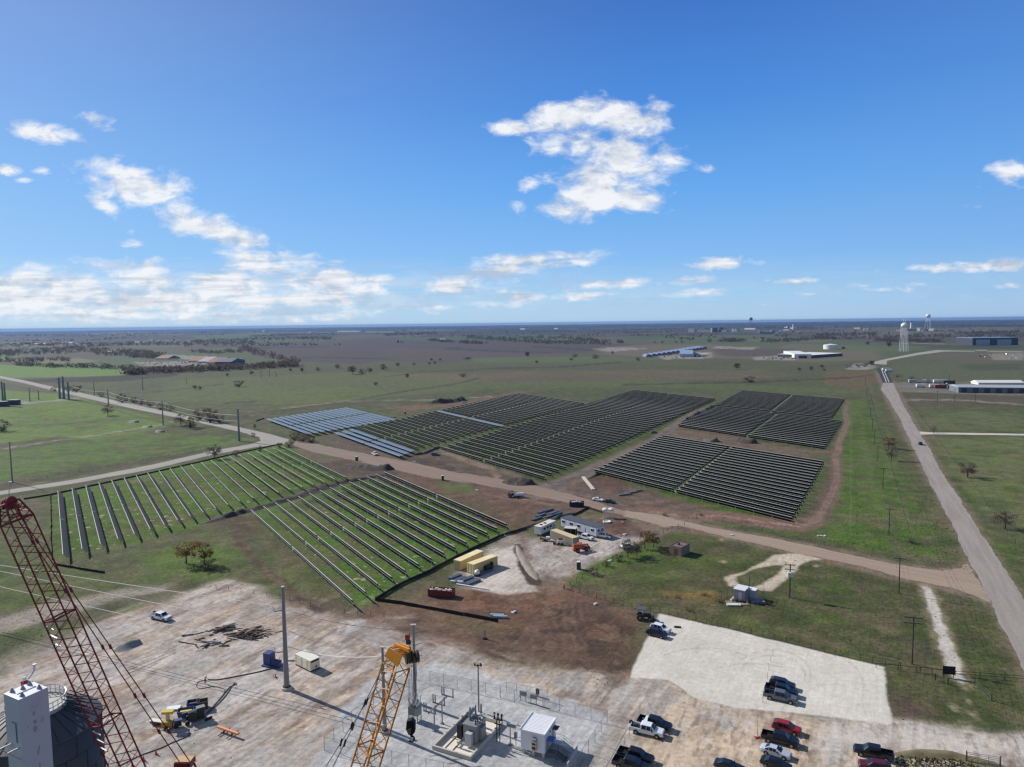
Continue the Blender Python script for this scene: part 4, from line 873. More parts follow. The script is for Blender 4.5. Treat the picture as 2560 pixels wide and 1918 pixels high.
b = MB(); b.path([(-tw/2-.06, .1, TZ-2.6), (-tw/2-.06, -.6, TZ-2.6), (-tw/2-.06, -.6, TZ-4.6)], .05); b.path([(-tw/2-.06, .1, TZ-8.6), (-tw/2-.06, -.6, TZ-8.6), (-tw/2-.06, -.6, TZ-10)], .05); b.build('conduit', mat('conduit_blue_grey', (120,132,156), .5), t)
b = MB(); b.box((tw/2-.5, td/2+.5, TZ-.1), (.5, .5, .5)); pts = [(tw/2-.2, td/2+.5, TZ+.2), (tw/2+.2, td/2+.5, TZ+.5), (tw/2+.5, td/2+.55, TZ+.9), (tw/2+.55, td/2+.55, TZ+1.3)]
b.build('blower_motor', mat('motor_red', (170,40,36), .45), t)
b = MB(); b.path(pts, .11, 8); b.tube(pts[-1], (tw/2+.55, td/2+.55, TZ+1.45), .2, None, 10); b.tube((tw/2-.5, td/2+.5, TZ+.2), (tw/2-.5, td/2+.5, TZ+.55), .2, .12, 10); b.build('gooseneck_vent', white, t)

TY = 85.0; cdk = Wd(92, 1770, TY); TX = cdk.x; EV = cdk.z-2.1; TR = (Wd(243, 1790, TY).x-TX)*.93
tankm = mat('tank_dark_grey', (70,72,76), .6, 0, .08, .3); seam = mat('tank_seam', (52,53,56), .6)
t = thing('storage_tank', 'dark grey bolted steel tank with railed roof platform behind the white tower', 'tank', (TX, TY, 0))
MB().lathe([(TR, 0), (TR, EV)], 64).build('tank_wall', tankm, t, True)
rf = MB().lathe([(TR+.1, EV), (TR, EV+.12), (3.2, EV+2.0), (.2, EV+2.2)], 64).build('roof', mat('tank_roof_grey', (72,74,78), .6, 0, .12), t)
b = MB()
for k in range(10): z = EV-2.6*k; b.lathe([(TR+.02, z-.06), (TR+.05, z-.06), (TR+.05, z+.06), (TR+.02, z+.06)], 64, cap=False)
for k in range(9):
    for i in range(16):
        a = 2*math.pi*(i+.5*(k % 2))/16; z = EV-2.6*k; b.box((math.cos(a)*(TR+.03), math.sin(a)*(TR+.03), z-1.3), (.08, .12, 2.5), a)
for i in range(28):
    a = 2*math.pi*i/28; b.bar((math.cos(a)*TR, math.sin(a)*TR, EV+.14), (math.cos(a)*3.3, math.sin(a)*3.3, EV+2.0), .07, .07)
b.build('seam_band', seam, t)
pm = MB().lathe([(2.4, EV+2.1), (3.3, EV+2.1), (3.3, EV+2.35), (.2, EV+2.36)], 48).build('roof_platform', mat('deck_grey', (176,172,164), .7), t)
b = MB()
for i in range(30):
    a = 2*math.pi*i/30; a2 = 2*math.pi*(i+1)/30; p = (math.cos(a)*3.2, math.sin(a)*3.2); q = (math.cos(a2)*3.2, math.sin(a2)*3.2)
    b.tube((*p, EV+2.3), (*p, EV+3.5), .05, None, 5)
    for h in (.6, 1.2): b.tube((*p, EV+2.3+h), (*q, EV+2.3+h), .06, None, 5)
    b.bar((*p, EV+2.45), (*q, EV+2.45), .04, .22)
b.build('guard_rail', bright, pm)
b = MB()
for i in range(4):
    for h in (0, .9): b.bar((2.9+.1*i, 2-i*.7, EV+2.4+h), (5+.1*i, 2.6-i*.7, EV+1.2+h), .08, .08)
b.build('roof_walkway', dark, t)

# ---- monopoles and conductors
def monopole(base, top, r0, r1, label, n=10, plinth=True, m=None, group=None, name='steel_monopole'):
    t = thing(name, label, 'utility pole', tuple(base), 0, group); h = top-base.z
    MB().tube((0, 0, .4 if plinth else 0), (0, 0, h), r0, r1, n).build('pole_shaft', m or steelg, t)
    if plinth: MB().lathe([(r0*1.9, 0), (r0*1.9, .42), (r0*1.7, .5)], 20).build('plinth', conc, t); MB().lathe([(r0*1.4, .5), (r0*1.4, .6)], 16).build('base_plate', dark, t)
    return t
p1 = G(717,1722); z1 = zat(702, 1468, p1)
mono = monopole(p1, z1, .56, .27, 'tall thick steel monopole on a concrete plinth beside the cream generator', 12)
MB().tube((0, 0, z1), (0, 0, z1+.15), .34, .34, 12).build('pole_cap', bright, mono)
wires = []
for py in (1526, 1578, 1629):
    z = zat(700, py, p1); b = MB(); b.tube((-.3, 0, z), (-1.75, -.3, z-.15), .1, .07); b.build('cross_arm', dark, mono)
    zz = zat(684, py-13, p1); b = MB(); b.path([(-1.75, -.3, z-.15), (-1.95, -.3, z+.2), (-2.0, -.3, zz-.1), (-2.0, -.3, zz)], .09, 6); b.build('insulator', white, mono)
    wires.append(p1+Vector((-2.0, -.3, zz)))
def cable(name, a, b_, sag, r, m, label, cat='power line', group=None, n=14):
    pts = []
    for i in range(n+1):
        t_ = i/n; p = Vector(a).lerp(Vector(b_), t_); p.z -= sag*4*t_*(1-t_); pts.append(tuple(p))
    b = MB(); b.path(pts, r, 4); o = b.build(name, m); tag(o, label, cat, group); return o
for k, (w_, py, nm_) in enumerate(zip(wires, (1409, 1424, 1463), ('highest', 'middle', 'lowest'))):
    e = Wd(0, py, 168); e = w_+(e-w_)*1.9
    cable('conductor', w_, e, .4, .065, wire_w, f'{nm_} of the three white conductors running left from the thick monopole', group='conductors left of the monopole')
p2 = G(962,1832); z2 = zat(949, 1619, p2); p3 = G(1038,1757); z3 = zat(1029, 1563, p3)
m2 = monopole(p2, z2, .4, .2, 'grey tapered monopole standing behind the yellow boom', 10); m3 = monopole(p3, z3, .4, .2, 'grey monopole rising just right of the yellow boom head', 10)
for mm_, z in ((m2, z2), (m3, z3)):
    MB().box((0, 0, z+.08), (1.1, .5, .16)).build('pole_cap', bright, mm_)
    b = MB()
    for k in range(3): b.tube((0, 0, z-1.6-k*2.4), (1.5, .5, z-1.3-k*2.4), .08).tube((0, 0, z-3-k*2.4), (-1.3, -.5, z-3.4-k*2.4), .07)
    b.build('cross_arm', steelg, mm_)
for k, (a, zz) in enumerate(((p1+Vector((.5, 0, zat(702,1525,p1))), z3-1), (p1+Vector((.5, 0, zat(705,1575,p1))), z2-1.2), (p1+Vector((.6, 0, zat(710,1617,p1))), z2-1.6))):
    q = (p3 if k == 0 else p2)+Vector((-.8, 0, zz)); cable('conductor', a, q, .9, .035 if k < 2 else .065, wire_d if k < 2 else wire_w, ('thin dark upper','thin dark middle','white sagging lower')[k]+' wire from the thick monopole toward the substation', group='wires into the substation')

# ---- substation
GA = ang(G(1042,1700), G(1518,1808))
def mesh_mat():
    m = bpy.data.materials.new('chain_link'); m.use_nodes = True; N = NT(m.node_tree); b = m.node_tree.nodes['Principled BSDF']; out = m.node_tree.nodes['Material Output']
    b.inputs['Base Color'].default_value = (*lin((150,152,154)), 1); b.inputs['Roughness'].default_value = .5; b.inputs['Metallic'].default_value = .3
    tr = N.n('ShaderNodeBsdfTransparent'); mx = N.n('ShaderNodeMixShader'); mx.inputs[0].default_value = .11
    N.t.links.new(tr.outputs[0], mx.inputs[1]); N.t.links.new(b.outputs[0], mx.inputs[2]); N.t.links.new(mx.outputs[0], out.inputs['Surface']); return m
chain = mesh_mat()
def fence(name, pts, h, sp, label, cat='fence', group=None, mesh=True, pr=.04, pm=None, rails=(1.0,), rr_=.03, maxp=95, wm=None):
    """posts and rails along ground points"""
    P = [Vector((p[0], p[1], 0)) for p in pts]; o = P[0]; t = thing(name, label, cat, tuple(o), 0, group); pm = pm or steelg; me_p = MB().tube((0, 0, 0), (0, 0, h), pr, None, 6).mesh('post', pm)
    cnt = 0; bm_ = MB(); br = MB()
    tot = sum((b_-a).length for a, b_ in zip(P, P[1:])); sp = max(sp, tot/maxp)
    for a, b_ in zip(P, P[1:]):
        n = max(1, round((b_-a).length/sp))
        for i in range(n): child('post', me_p, t, tuple(a.lerp(b_, i/n)-o))
        for f in rails: br.tube(a-o+Vector((0, 0, h*f)), b_-o+Vector((0, 0, h*f)), rr_, None, 4)
        if mesh: bm_.quad(*[tuple(q) for q in (a-o+Vector((0, 0, .05)), b_-o+Vector((0, 0, .05)), b_-o+Vector((0, 0, h-.03)), a-o+Vector((0, 0, h-.03)))])
    child('post', me_p, t, tuple(P[-1]-o))
    br.build('rail', wm or pm, t)
    if mesh: bm_.build('mesh_panel', chain, t)
    return t
fence('chain_link_fence', [G(1042,1700), G(1250,1744), G(1518,1808)], 2.4, 3, 'grey chain link fence along the far side of the substation')
fence('chain_link_fence', [G(1518,1808), G(1471,1884), G(1405,1990)], 2.4, 3, 'grey chain link fence between the white control building and the parked trucks')
fence('chain_link_fence', [G(811,1876), G(880,1810), G(960,1750), G(1042,1700)], 2.4, 3, 'grey chain link fence behind the yellow boom on the substation left side')
fence('chain_link_fence', [G(811,1876), G(980,1912), G(1200,1962)], 2.4, 3, 'grey chain link fence along the near edge of the substation')
fence('chain_link_fence', [G(1251,1743.5), G(1266,1729), G(1370,1752), G(1357,1768)], 2.0, 2.4, 'small chain link pen holding meter cabinets outside the far fence')
for px, py, lb in ((1308, 1752, 'grey meter cabinet on two posts at the left of the small pen'), (1334, 1760, 'grey meter cabinet on two posts at the right of the small pen')):
    t = thing('meter_cabinet', lb, 'cabinet', tuple(G(px, py)), GA); MB().box((0, 0, 1.45), (1.3, .35, .8)).build('box', steelg, t)
    for s in (-.55, .55): MB().box((s, 0, .55), (.09, .09, 1.1)).build('leg', dark, t)
t = thing('control_box', 'dark green upright box standing behind the meter cabinets', 'cabinet', tuple(G(1344,1741)), GA); MB().box((0, 0, .95), (.6, .45, 1.1)).build('box', mat('green_box', (40,58,44), .5), t); MB().box((0, 0, .2), (.25, .25, .4)).build('pedestal', dark, t)
# transformer in its containment curb
cL, cB, cR, cF = G(1071,1871), G(1175,1790), G(1256,1811), G(1179,1903)
cx = (cL+cB+cR+cF)/4; CA = ang(cL, cF); w1 = ((cF-cL).length+(cR-cB).length)/2; w2 = ((cB-cL).length+(cR-cF).length)/2
t = thing('containment_curb', 'low rectangular concrete curb with pale floor around the transformer', 'containment basin', tuple(cx), CA)
MB().box((0, 0, .06), (w1-.6, w2-.6, .06)).build('basin_floor', mat('pale_concrete', (222,214,202), .9, 0, .08), t)
b = MB()
for s in (-1, 1): b.box((0, s*(w2/2-.17), .35), (w1, .34, .7)).box((s*(w1/2-.17), 0, .35), (.34, w2-.7, .7))
bevel(b.build('curb_wall', conc, t), .03)
b = MB()
for i in range(2): b.box((-w1*.25+i*1.5, -w2*.05, .13), (.14, w2*.7, .1))
b.box((-w1*.15, -w2*.1, .15), (w1*.4, .12, .1)); b.build('floor_channel', mat('channel_brown', (96,84,74), .7), t)
tx = G(1181,1853)
t = thing('power_transformer', 'grey power transformer with tall bushings and dark radiators inside the concrete curb', 'transformer', tuple(tx), CA)
trg = mat('transformer_grey', (138,140,142), .45, .1, .08)
MB().box((0, .3, .2), (4.2, 4.2, .4)).build('plinth', conc, t)
tk = bevel(MB().box((.2, .5, 1.9), (2.6, 3.4, 3.0)).box((.2, .5, 3.5), (2.8, 3.6, .2)).build('tank', trg, t), .04)
for k, yv in enumerate((-.9, .6, 2.1)):
    b = MB()
    for i in range(7): b.box((-1.75, yv-.55+i*.18, 2.0), (.9, .05, 2.4))
    b.box((-1.75, yv, 3.22), (1.0, 1.3, .1)); b.build('radiator', dark, t)
for k, (x, y) in enumerate(((-.5, .2), (.1, 1.1), (.7, 2.0))):
    b = MB(); prof = []
    for i in range(14): prof.append((.19-.006*i+(.06 if i % 2 else 0), 3.6+i*.16))
    b.lathe(prof+[(.05, 6.0)], 10, (x, y)); b.build('bushing', mat('bushing_grey', (120,122,130), .4), t)
for k in range(3):
    b = MB(); b.lathe([(.12, 3.6), (.2, 3.75), (.1, 3.9), (.18, 4.05), (.08, 4.5)], 10, (1.0, -.6+k*.8)); b.build('low_bushing', mat('bushing_brown', (96,84,82), .4), t)
b = MB(); b.tube((-1.1, .6, 4.3), (-1.1, 2.4, 4.3), .42, None, 16).box((-1.1, 1, 3.8), (.1, .1, .8)).box((-1.1, 2, 3.8), (.1, .1, .8)); b.build('conservator', trg, t)
for yv in (.2, 1.4): MB().lathe([(.55, 3.62), (.55, 3.72), (.1, 3.75)], 20, (.8, yv)).build('manhole_cover', bright, t)
bevel(MB().box((.4, -1.8, 1.5), (1.2, .9, 2.2)).build('control_cabinet', mat('cabinet_light', (178,184,190), .4), t), .03)
MB().box((1.75, .5, 1.8), (.5, 1.6, 2.2)).build('terminal_box', trg, t)
# circuit breaker
bx = G(1038,1800); t = thing('circuit_breaker', 'grey circuit breaker cabinet with angled bushings below the yellow crane hook', 'circuit breaker', tuple(bx), CA)
MB().box((0, 0, 1.9), (2.0, 1.4, 1.5)).build('cabinet', mat('breaker_green_grey', (132,142,138), .5), t)
for x in (-.9, .9):
    for y in (-.6, .6): MB().box((x, y, .6), (.12, .12, 1.2)).build('leg', steelg, t)
for k in range(3):
    for s in (-1, 1):
        b = MB(); b.tube((-.7+.7*k, s*.3, 2.6), (-.7+.7*k, s*1.0, 4.5), .17, .08, 8); b.build('bushing', mat('bushing_pale', (186,190,196), .4), t)
for k in range(3): b = MB(); b.tube((-.7+.7*k, -.5, 2.75), (-.7+.7*k, .5, 2.75), .24, None, 10); b.build('interrupter_tank', steelg, t)
# disconnect switch stand
dA, dB = G(1087,1825), G(1105,1813); dm = (dA+dB)/2
t = thing('switch_stand', 'two post disconnect switch stand with upright insulators in the substation', 'switch', tuple((dm.x, dm.y, 0)), CA)
for s in (-1.3, 1.3): MB().tube((0, s, 0), (0, s, 4.2), .12).box((0, s, .1), (.5, .5, .2)).build('post', steelg, t)
b = MB(); b.box((0, 0, 4.3), (.2, 6.4, .22))
for yv in (-3, 0, 3): b.box((.2, yv, 4.45), (2.6, .18, .18))
b.build('beam_frame', steelg, t)
for yv in (-3, 0, 3):
    for x in (-1.0, -.55, 1.35):
        b = MB(); b.lathe([(.11, 4.5), (.13, 4.7), (.1, 4.9), (.13, 5.2), (.1, 5.5), (.12, 6.0)], 8, (x, yv)); b.build('insulator', mat('insulator_mauve', (128,122,140), .4), t)
    MB().tube((-1.0, yv, 6.02), (1.35, yv, 6.0), .04).build('switch_blade', bright, t)
# light mast
lp = G(1197,1779); lz = zat(1193, 1664, lp); t = thing('floodlight_mast', 'slim grey floodlight mast behind the transformer', 'light mast', tuple(lp))
MB().tube((0, 0, 0), (0, 0, lz), .17, .13, 8).build('mast', steelg, t); MB().tube((0, 0, lz), (0, 0, lz+1.3), .03).build('lightning_rod', steelg, t)
MB().box((0, 0, lz), (1.2, .12, .1)).box((0, 0, lz-.1), (.1, .9, .1)).build('bracket', dark, t)
for q in ((-.6, 0), (.45, .1), (.6, -.4), (0, -.45)): MB().box((q[0], q[1], lz+.22), (.3, .26, .36)).build('floodlight', black, t)
# bus stand and junction cabinets
for i, (px, py, lb) in enumerate(((1246,1855,'tall lattice arrester stand at the right corner of the transformer curb'),)):
    t = thing('arrester_stand', lb, 'arrester stand', tuple(G(px, py)), CA); b = MB()
    for s in (-.3, .3): b.box((s, 0, 2), (.12, .12, 4))
    for k in range(5): b.bar((-.3, 0, .4+k*.8), (.3, 0, .9+k*.8), .06, .06)
    b.box((0, 0, 3.2), (1.5, .15, .15)).box((0, 0, 4.0), (1.8, .15, .15)); b.build('frame', dark, t)
    for x in (-.7, 0, .7): MB().lathe([(.1, 4.05), (.17, 4.3), (.1, 4.5), (.17, 4.7), (.22, 5.0), (.1, 5.2)], 8, (x, 0)).build('arrester', black, t)
for k, sgn in ((0, .3), (1, -.3)): cable('bus_cable', tx+Vector((1.2, .6+sgn, 4.2)), G(1246,1855)+Vector((-.4, sgn, 5.1)), -.3, .07, wire_w, ('upper','lower')[k]+' white bus cable from the transformer to the arrester stand', 'cable', 'bus cables', 8)
jx = G(1276,1863); t = thing('instrument_cabinet', 'grey instrument cabinet on a single post left of the control building', 'cabinet', tuple(jx), CA)
MB().tube((0, 0, 0), (0, 0, 3.4), .1).box((0, 0, .1), (.7, .7, .2)).build('post', steelg, t); MB().box((.3, 0, 3.7), (1.7, .5, .7)).build('box', steelg, t); MB().box((.3, 0, 4.1), (1.9, .8, .08)).build('top_shelf', bright, t)
MB().box((1.0, .1, 2.0), (.5, .4, 1.0)).box((1.0, .1, .8), (.08, .08, 1.6)).build('side_box', steelg, t)
# control building
b0 = .95; wl = 3.3; bl, bf = G(1302,1871,b0), G(1362,1886,b0); br_, bfr = G(1392,1795,b0+wl), G(1362,1835,b0+wl)
ba = ang(bl, bf); bw = (bf-bl).length; bd = (br_-bfr).length
t = thing('control_building', 'white ribbed roof control building raised on piers inside the fence', 'building', (bl.x, bl.y, 0), ba)
bwm = mat('building_white', (214,217,224), .5, 0, .03)
bevel(MB().box((bw/2, bd/2, b0+wl/2), (bw, bd, wl)).build('wall', bwm, t), .03)
b = MB(); b.box((bw/2, bd/2, b0+wl+.06), (bw+.2, bd+.3, .12))
for i in range(15): b.box((bw/2, -.05+(bd+.1)*i/14, b0+wl+.15), (bw+.1, .12, .07))
b.box((-.05, bd/2, b0+wl+.2), (.12, bd+.3, .2)).box((bw+.07, bd/2, b0+wl+.18), (.1, bd+.3, .16)); b.build('roof', mat('roof_white', (236,236,240), .45, 0, .03), t)
b = MB()
for x in (.4, bw/2, bw-.4):
    for y in (.4, bd-.4): b.box((x, y, b0/2), (.45, .45, b0))
b.build('pier', conc, t)
ac = MB().box((bw*.6, -.3, b0+1.3), (.8, .55, 1.7)).build('wall_air_conditioner', mat('beige_unit', (188,178,156), .6), t); MB().box((bw*.6, -.59, b0+1.65), (.6, .03, .3)).box((bw*.6, -.59, b0+.95), (.6, .03, .45)).build('grille', dark, ac)
MB().box((bw*.6, -.35, b0+2.45), (.75, .65, .12)).build('hood', mat('hood_grey', (140,144,160), .5), t)
for yv, nm_ in ((1.0, 'door'), (bd-1.6, 'door')):
    d = MB().box((bw+.03, yv+.2, b0+1.15), (.06, 1.0, 2.1)).build('door', mat('door_grey', (150,156,170), .5), t); MB().box((bw+.09, yv+.55, b0+1.1), (.05, .12, .12)).build('handle', dark, d)
MB().box((bw+.6, 1.4, b0+2.0), (1.2, 1.6, .07)).build('awning', mat('awning_blue', (84,110,176), .5), t); MB().box((bw+.5, bd-1.2, b0+2.5), (.9, 1.3, .07)).build('awning', dark, t)
MB().box((bw+.05, bd*.45, b0+2.7), (.12, .2, .25)).build('wall_light', black, t)
for yv, dr in ((1.2, -1), (bd-1.2, 1)):
    b = MB(); b.box((bw+.9, yv, b0-.03), (1.6, 1.3, .08))
    for i in range(5): b.box((bw+1.85+i*.32, yv, b0-.2-i*.17), (.32, 1.2, .05))
    for s in (-.62, .62):
        b.bar((bw+1.7, yv+s, b0-.05), (bw+3.3, yv+s, .05), .06, .2); b.tube((bw+.15, yv+s, b0+1.05), (bw+1.7, yv+s, b0+1.05), .03).tube((bw+1.7, yv+s, b0+1.05), (bw+3.3, yv+s, 1.1), .03).tube((bw+1.7, yv+s, b0+.5), (bw+3.3, yv+s, .6), .03)
        for x, z in ((bw+.2, b0), (bw+1.7, b0), (bw+3.3, .05)): b.tube((x, yv+s, 0 if x < bw+3 else 0), (x, yv+s, z+1.05), .035)
    b.build('stair', mat('stair_steel', (104,106,110), .5, .3) if yv < 2 else bright, t)
sp_ = G(1478,1900); t = thing('screen_wall', 'solid pale screen panel leaning along the fence near the control building steps', 'panel wall', tuple(G(1431,1908)), ang(G(1420,1925), G(1446,1878))); MB().box((0, 0, .75), (5.2, .15, 1.5)).build('panel', mat('screen_blue_grey', (176,180,184), .6), t); MB().box((0, .12, .3), (5.2, .08, .6)).build('base_board', steelg, t)

# ---- loose plant on the pale pad
def label_box(*a): pass
gx0, gx1, gx2 = G(761,1664), G(776,1682), G(800,1671)          # cream generator: long edge towards the camera
gl, gw = (gx1-gx0).length, (gx2-gx1).length; ga = ang(gx1, gx2)
t = thing('generator', 'cream enclosed generator set on the pad right of the thick monopole', 'generator', tuple(gx1), ga)
crm = mat('cream_paint', (232,222,188), .5, 0, .05); Lg = 5.4; Wg = gw
bevel(MB().box((Wg/2, Lg/2, 1.35), (Wg, Lg, 2.1)).build('enclosure', crm, t), .05)
MB().box((Wg/2, Lg/2, .2), (Wg-.1, Lg-.1, .35)).build('skid', dark, t)
MB().box((Wg/2, Lg/2, 2.44), (Wg+.06, Lg+.06, .1)).build('roof', mat('roof_cream', (222,220,204), .6), t)
MB().box((Wg/2, -.02, 2.15), (Wg*.8, .08, .35)).box((Wg*.62, -.02, .8), (.22, .08, .5)).build('louvre', black, t)
MB().box((-.02, Lg*.7, 1.4), (.06, 1.3, 1.6)).box((-.02, Lg*.35, 1.4), (.06, 1.3, 1.6)).build('side_door', mat('cream_light', (240,236,222), .5), t)
t = thing('pump_skid', 'dark blue pump skid with hoses left of the thick monopole', 'pump', tuple(G(683,1664)), R(-20))
MB().box((0, 0, .15), (4.2, 2.4, .3)).build('skid', navy, t); bevel(MB().box((-1.1, .2, 1.5), (1.8, 1.8, 2.5)).build('engine_cabinet', navy, t), .05)
b = MB()
for i in range(4): b.tube((.3+i*.4, -.6, .3), (.3+i*.4, -.6, 2.0-.2*i), .2, None, 8)
b.tube((.2, .3, 1.0), (1.8, .3, 1.0), .35, None, 10); b.build('pump_manifold', mat('navy_light', (52,62,110), .5), t)
b = MB(); b.tube((.2, .5, .3), (.2, .5, 3.1), .05).tube((-.3, .5, 3.0), (.5, .5, 3.0), .05).tube((1.7, -.3, .3), (1.9, -.3, 2.2), .06); b.build('lifting_frame', steelg, t)
def hose(name, pix, r, m, label, cat='hose', z=None, group=None):
    P = [G(*p) for p in pix]; pts = []
    for i in range(len(P)-1):
        a = P[max(0, i-1)]; b_ = P[i]; c = P[i+1]; d = P[min(len(P)-1, i+2)]
        for k in range(6):
            s = k/6; q = .5*((2*b_)+(c-a)*s+(2*a-5*b_+4*c-d)*s*s+(3*b_-a-3*c+d)*s**3); pts.append((q.x, q.y, r))
    pts.append((P[-1].x, P[-1].y, r)); b = MB(); b.path(pts, r, 5); o = b.build(name, m); return tag(o, label, cat, group)
hm_ = mat('hose_brown', (70,60,56), .7)
hose('hose', [(680,1672),(640,1682),(590,1692),(545,1700),(520,1700)], .1, hm_, 'long dark hose running from the blue pump skid toward the worker')
hose('hose', [(518,1702),(496,1705),(492,1718),(505,1722),(535,1717),(556,1722),(562,1728),(548,1752)], .06, hm_, 'looped brown hose lying around the worker with the yellow vest')
hose('hose', [(504,1797),(530,1770),(558,1738),(575,1718),(590,1712),(588,1708),(580,1716),(560,1745),(530,1775),(508,1797)], .08, hm_, 'long doubled hose stretched from the dark crates toward the monopole')
hose('hose', [(470,1828),(474,1838),(450,1850),(430,1858),(400,1872),(350,1890),(300,1915)], .08, hm_, 'dark hose crossing the pad below the pendant lines')
hose('cable', [(750,1653),(735,1653),(718,1653)], .1, dark, 'dark cable between the monopole and the cream generator', 'cable')
# timber and scrap heaps
def heap(name, cpx, n, spread, lmax, m, label, cat, seed, zmax=1.2, w=.22):
    rs = random.Random(seed); c = G(*cpx); b = MB()
    for i in range(n):
        a = rs.gauss(.35, .5); x, y = rs.gauss(0, spread[0]), rs.gauss(0, spread[1]); l = rs.uniform(.3, 1)*lmax; f = max(0, 1-math.hypot(x/(spread[0]*2), y/(spread[1]*2)))
        z = .12+rs.random()*zmax*f; d = Vector((math.cos(a), math.sin(a), rs.uniform(-.15, .15)))*l/2; p = Vector((x, y, z)); b.mat(i % 3).bar(p-d if (p-d).z > .05 else Vector(((p-d).x, (p-d).y, .06)), p+d, w*rs.uniform(.6, 1.4), w*rs.uniform(.4, 1))
    o = b.build(name, m, None, loc=(c.x, c.y, 0)); return tag(o, label, cat)
wm3 = [wood, mat('dark_timber', (52,44,40), .9), mat('pale_timber', (140,120,100), .8)]
heap('timber_heap', (620,1588), 80, (2.0, 1.2), 3.8, wm3, 'big heap of dark old timbers on the pale pad', 'timber pile', 3)
heap('timber_heap', (562,1576), 22, (1.8, 1.0), 5, wm3, 'small bundle of long timbers just left of the big timber heap', 'timber pile', 4, .6)
heap('scrap_heap', (523,1609), 14, (1.6, 1.0), 5, [wood, dark, bright], 'long thin scrap of boards and metal below the small timber bundle', 'scrap pile', 5, .4)
t = heap('scrap_heap', (470,1588), 3, (.5, .3), 3, [wood, dark, bright], 'single loose board lying left of the timber heaps', 'scrap', 6, .1)
# dark crates, bins and a light tower
def bin_(px, py, rz, m, d, label, fill=None):
    t = thing('open_bin', label, 'skip bin', tuple(G(px, py)), rz, 'open bins on the pale pad'); x, y, z = d
    b = MB(); b.box((0, 0, .08), (x*.86, y*.86, .16))
    for s in (-1, 1):
        b.loft([[(s*x*.43, -y*.43, .1), (s*x*.43, y*.43, .1), (s*(x*.43-.08), y*.43, .1), (s*(x*.43-.08), -y*.43, .1)], [(s*x/2, -y/2, z), (s*x/2, y/2, z), (s*(x/2-.09), y/2, z), (s*(x/2-.09), -y/2, z)]])
        b.loft([[(-x*.43, s*y*.43, .1), (x*.43, s*y*.43, .1), (x*.43, s*(y*.43-.08), .1), (-x*.43, s*(y*.43-.08), .1)], [(-x/2, s*y/2, z), (x/2, s*y/2, z), (x/2, s*(y/2-.09), z), (-x/2, s*(y/2-.09), z)]])
    b.build('bin_shell', m, t)
    if fill: MB().box((0, 0, z*.6), (x*.7, y*.7, z*.3)).build('load', fill, t)
bin_(484,1772, .3, navy, (2.2, 1.7, 1.5), 'navy open bin farthest back in the cluster of bins', mat('rust_fill', (96,70,50)))
bin_(507,1771, .4, mat('bin_brown', (86,78,64), .7), (2.0, 1.6, 1.6), 'brown open bin beside the navy one at the back of the cluster')
bin_(465,1790, .3, navy, (2.8, 1.7, 1.3), 'navy open bin with yellow gear inside at the front of the cluster', mat('yellow_gear', (206,190,60)))
t = thing('drill_rig', 'dark wheeled machine with grey roof plates standing among the bins', 'machine', tuple(G(483,1804)), .4)
bevel(MB().box((0, 0, 1.2), (1.5, 1.3, 1.5)).box((1.3, .5, 1.3), (1.3, 1.4, 1.8)).build('housing', mat('machine_dark', (44,46,44), .5), t), .04)
MB().box((1.3, .5, 2.3), (1.5, 1.1, .08), .2).box((-.5, -.2, 2.2), (2.6, .22, .1), .25).build('roof_plate', steelg, t)
for s in (-1, 1): MB().tube((-.9, s*.9, .4), (-.9, s*1.15, .4), .42, None, 14).build('wheel', black, t)
MB().box((2.6, -.6, .25), (1.4, .2, .5), .5).build('tow_bar', dark, t)
t = thing('light_tower', 'yellow wheeled light tower with a yellow top left of the bins', 'light tower', tuple(G(420,1819)), .1)
ylm = mat('plant_yellow', (204,176,58), .5, 0, .12); bevel(MB().box((0, 0, .8), (1.9, 1.4, 1.1)).build('engine_box', mat('plant_ochre', (164,138,58), .6), t), .04)
MB().box((0, .1, 2.0), (.5, .5, 1.3)).build('mast', mat('plant_cream', (196,190,160), .5), t); bevel(MB().box((.1, .1, 2.9), (2.0, 1.1, .45)).build('lamp_bank', ylm, t), .04)
for s in (-.75, .75): MB().tube((0, s-.1, .35), (0, s+.1, .35), .35, None, 12).build('wheel', black, t)
for s in (-.5, .5): MB().tube((-.9, s, .3), (-2.4, s*1.6, .15), .06).build('outrigger', dark, t)
t = thing('plank_trailer', 'long pale slab on a low frame touching the light tower', 'slab', tuple(G(398,1812)), R(-12)); MB().box((0, 0, .75), (3.6, .9, .12)).build('slab', mat('slab_pale', (222,214,202), .7), t); MB().box((0, 0, .42), (3.4, .5, .5)).build('low_frame', mat('frame_rust', (96,60,48), .7), t)
t = thing('pallet', 'white flat pallet lying above the light tower', 'pallet', tuple(G(434,1773)), .25); MB().box((0, 0, .25), (2.4, 1.5, .12)).build('deck', white, t); MB().box((0, .6, .1), (2.4, .12, .2)).box((0, -.6, .1), (2.4, .12, .2)).box((0, 0, .1), (2.4, .12, .2)).build('runner', wood, t)
t = thing('welder', 'small dark machine with cables between the light tower and the bins', 'welder', tuple(G(446,1818)), .5); MB().box((0, 0, .8), (1.1, .8, 1.0)).build('case', mat('welder_dark', (36,40,52), .5), t); MB().box((0, 0, 1.4), (1.3, .9, .08)).build('lid', navy, t); MB().tube((-.4, -.45, .3), (-.4, .45, .3), .3, None, 10).build('wheel', black, t)
t = thing('orange_pipe', 'orange pipe lying across two stands near the bottom of the pad', 'pipe', tuple(G(571,1836)), ang(G(546,1829), G(597,1847))); L_ = (G(597,1847)-G(546,1829)).length
MB().tube((-L_/2, 0, .75), (L_/2, 0, .75), .26, None, 14).build('pipe', mat('pipe_orange', (226,142,72), .5, 0, .1), t)
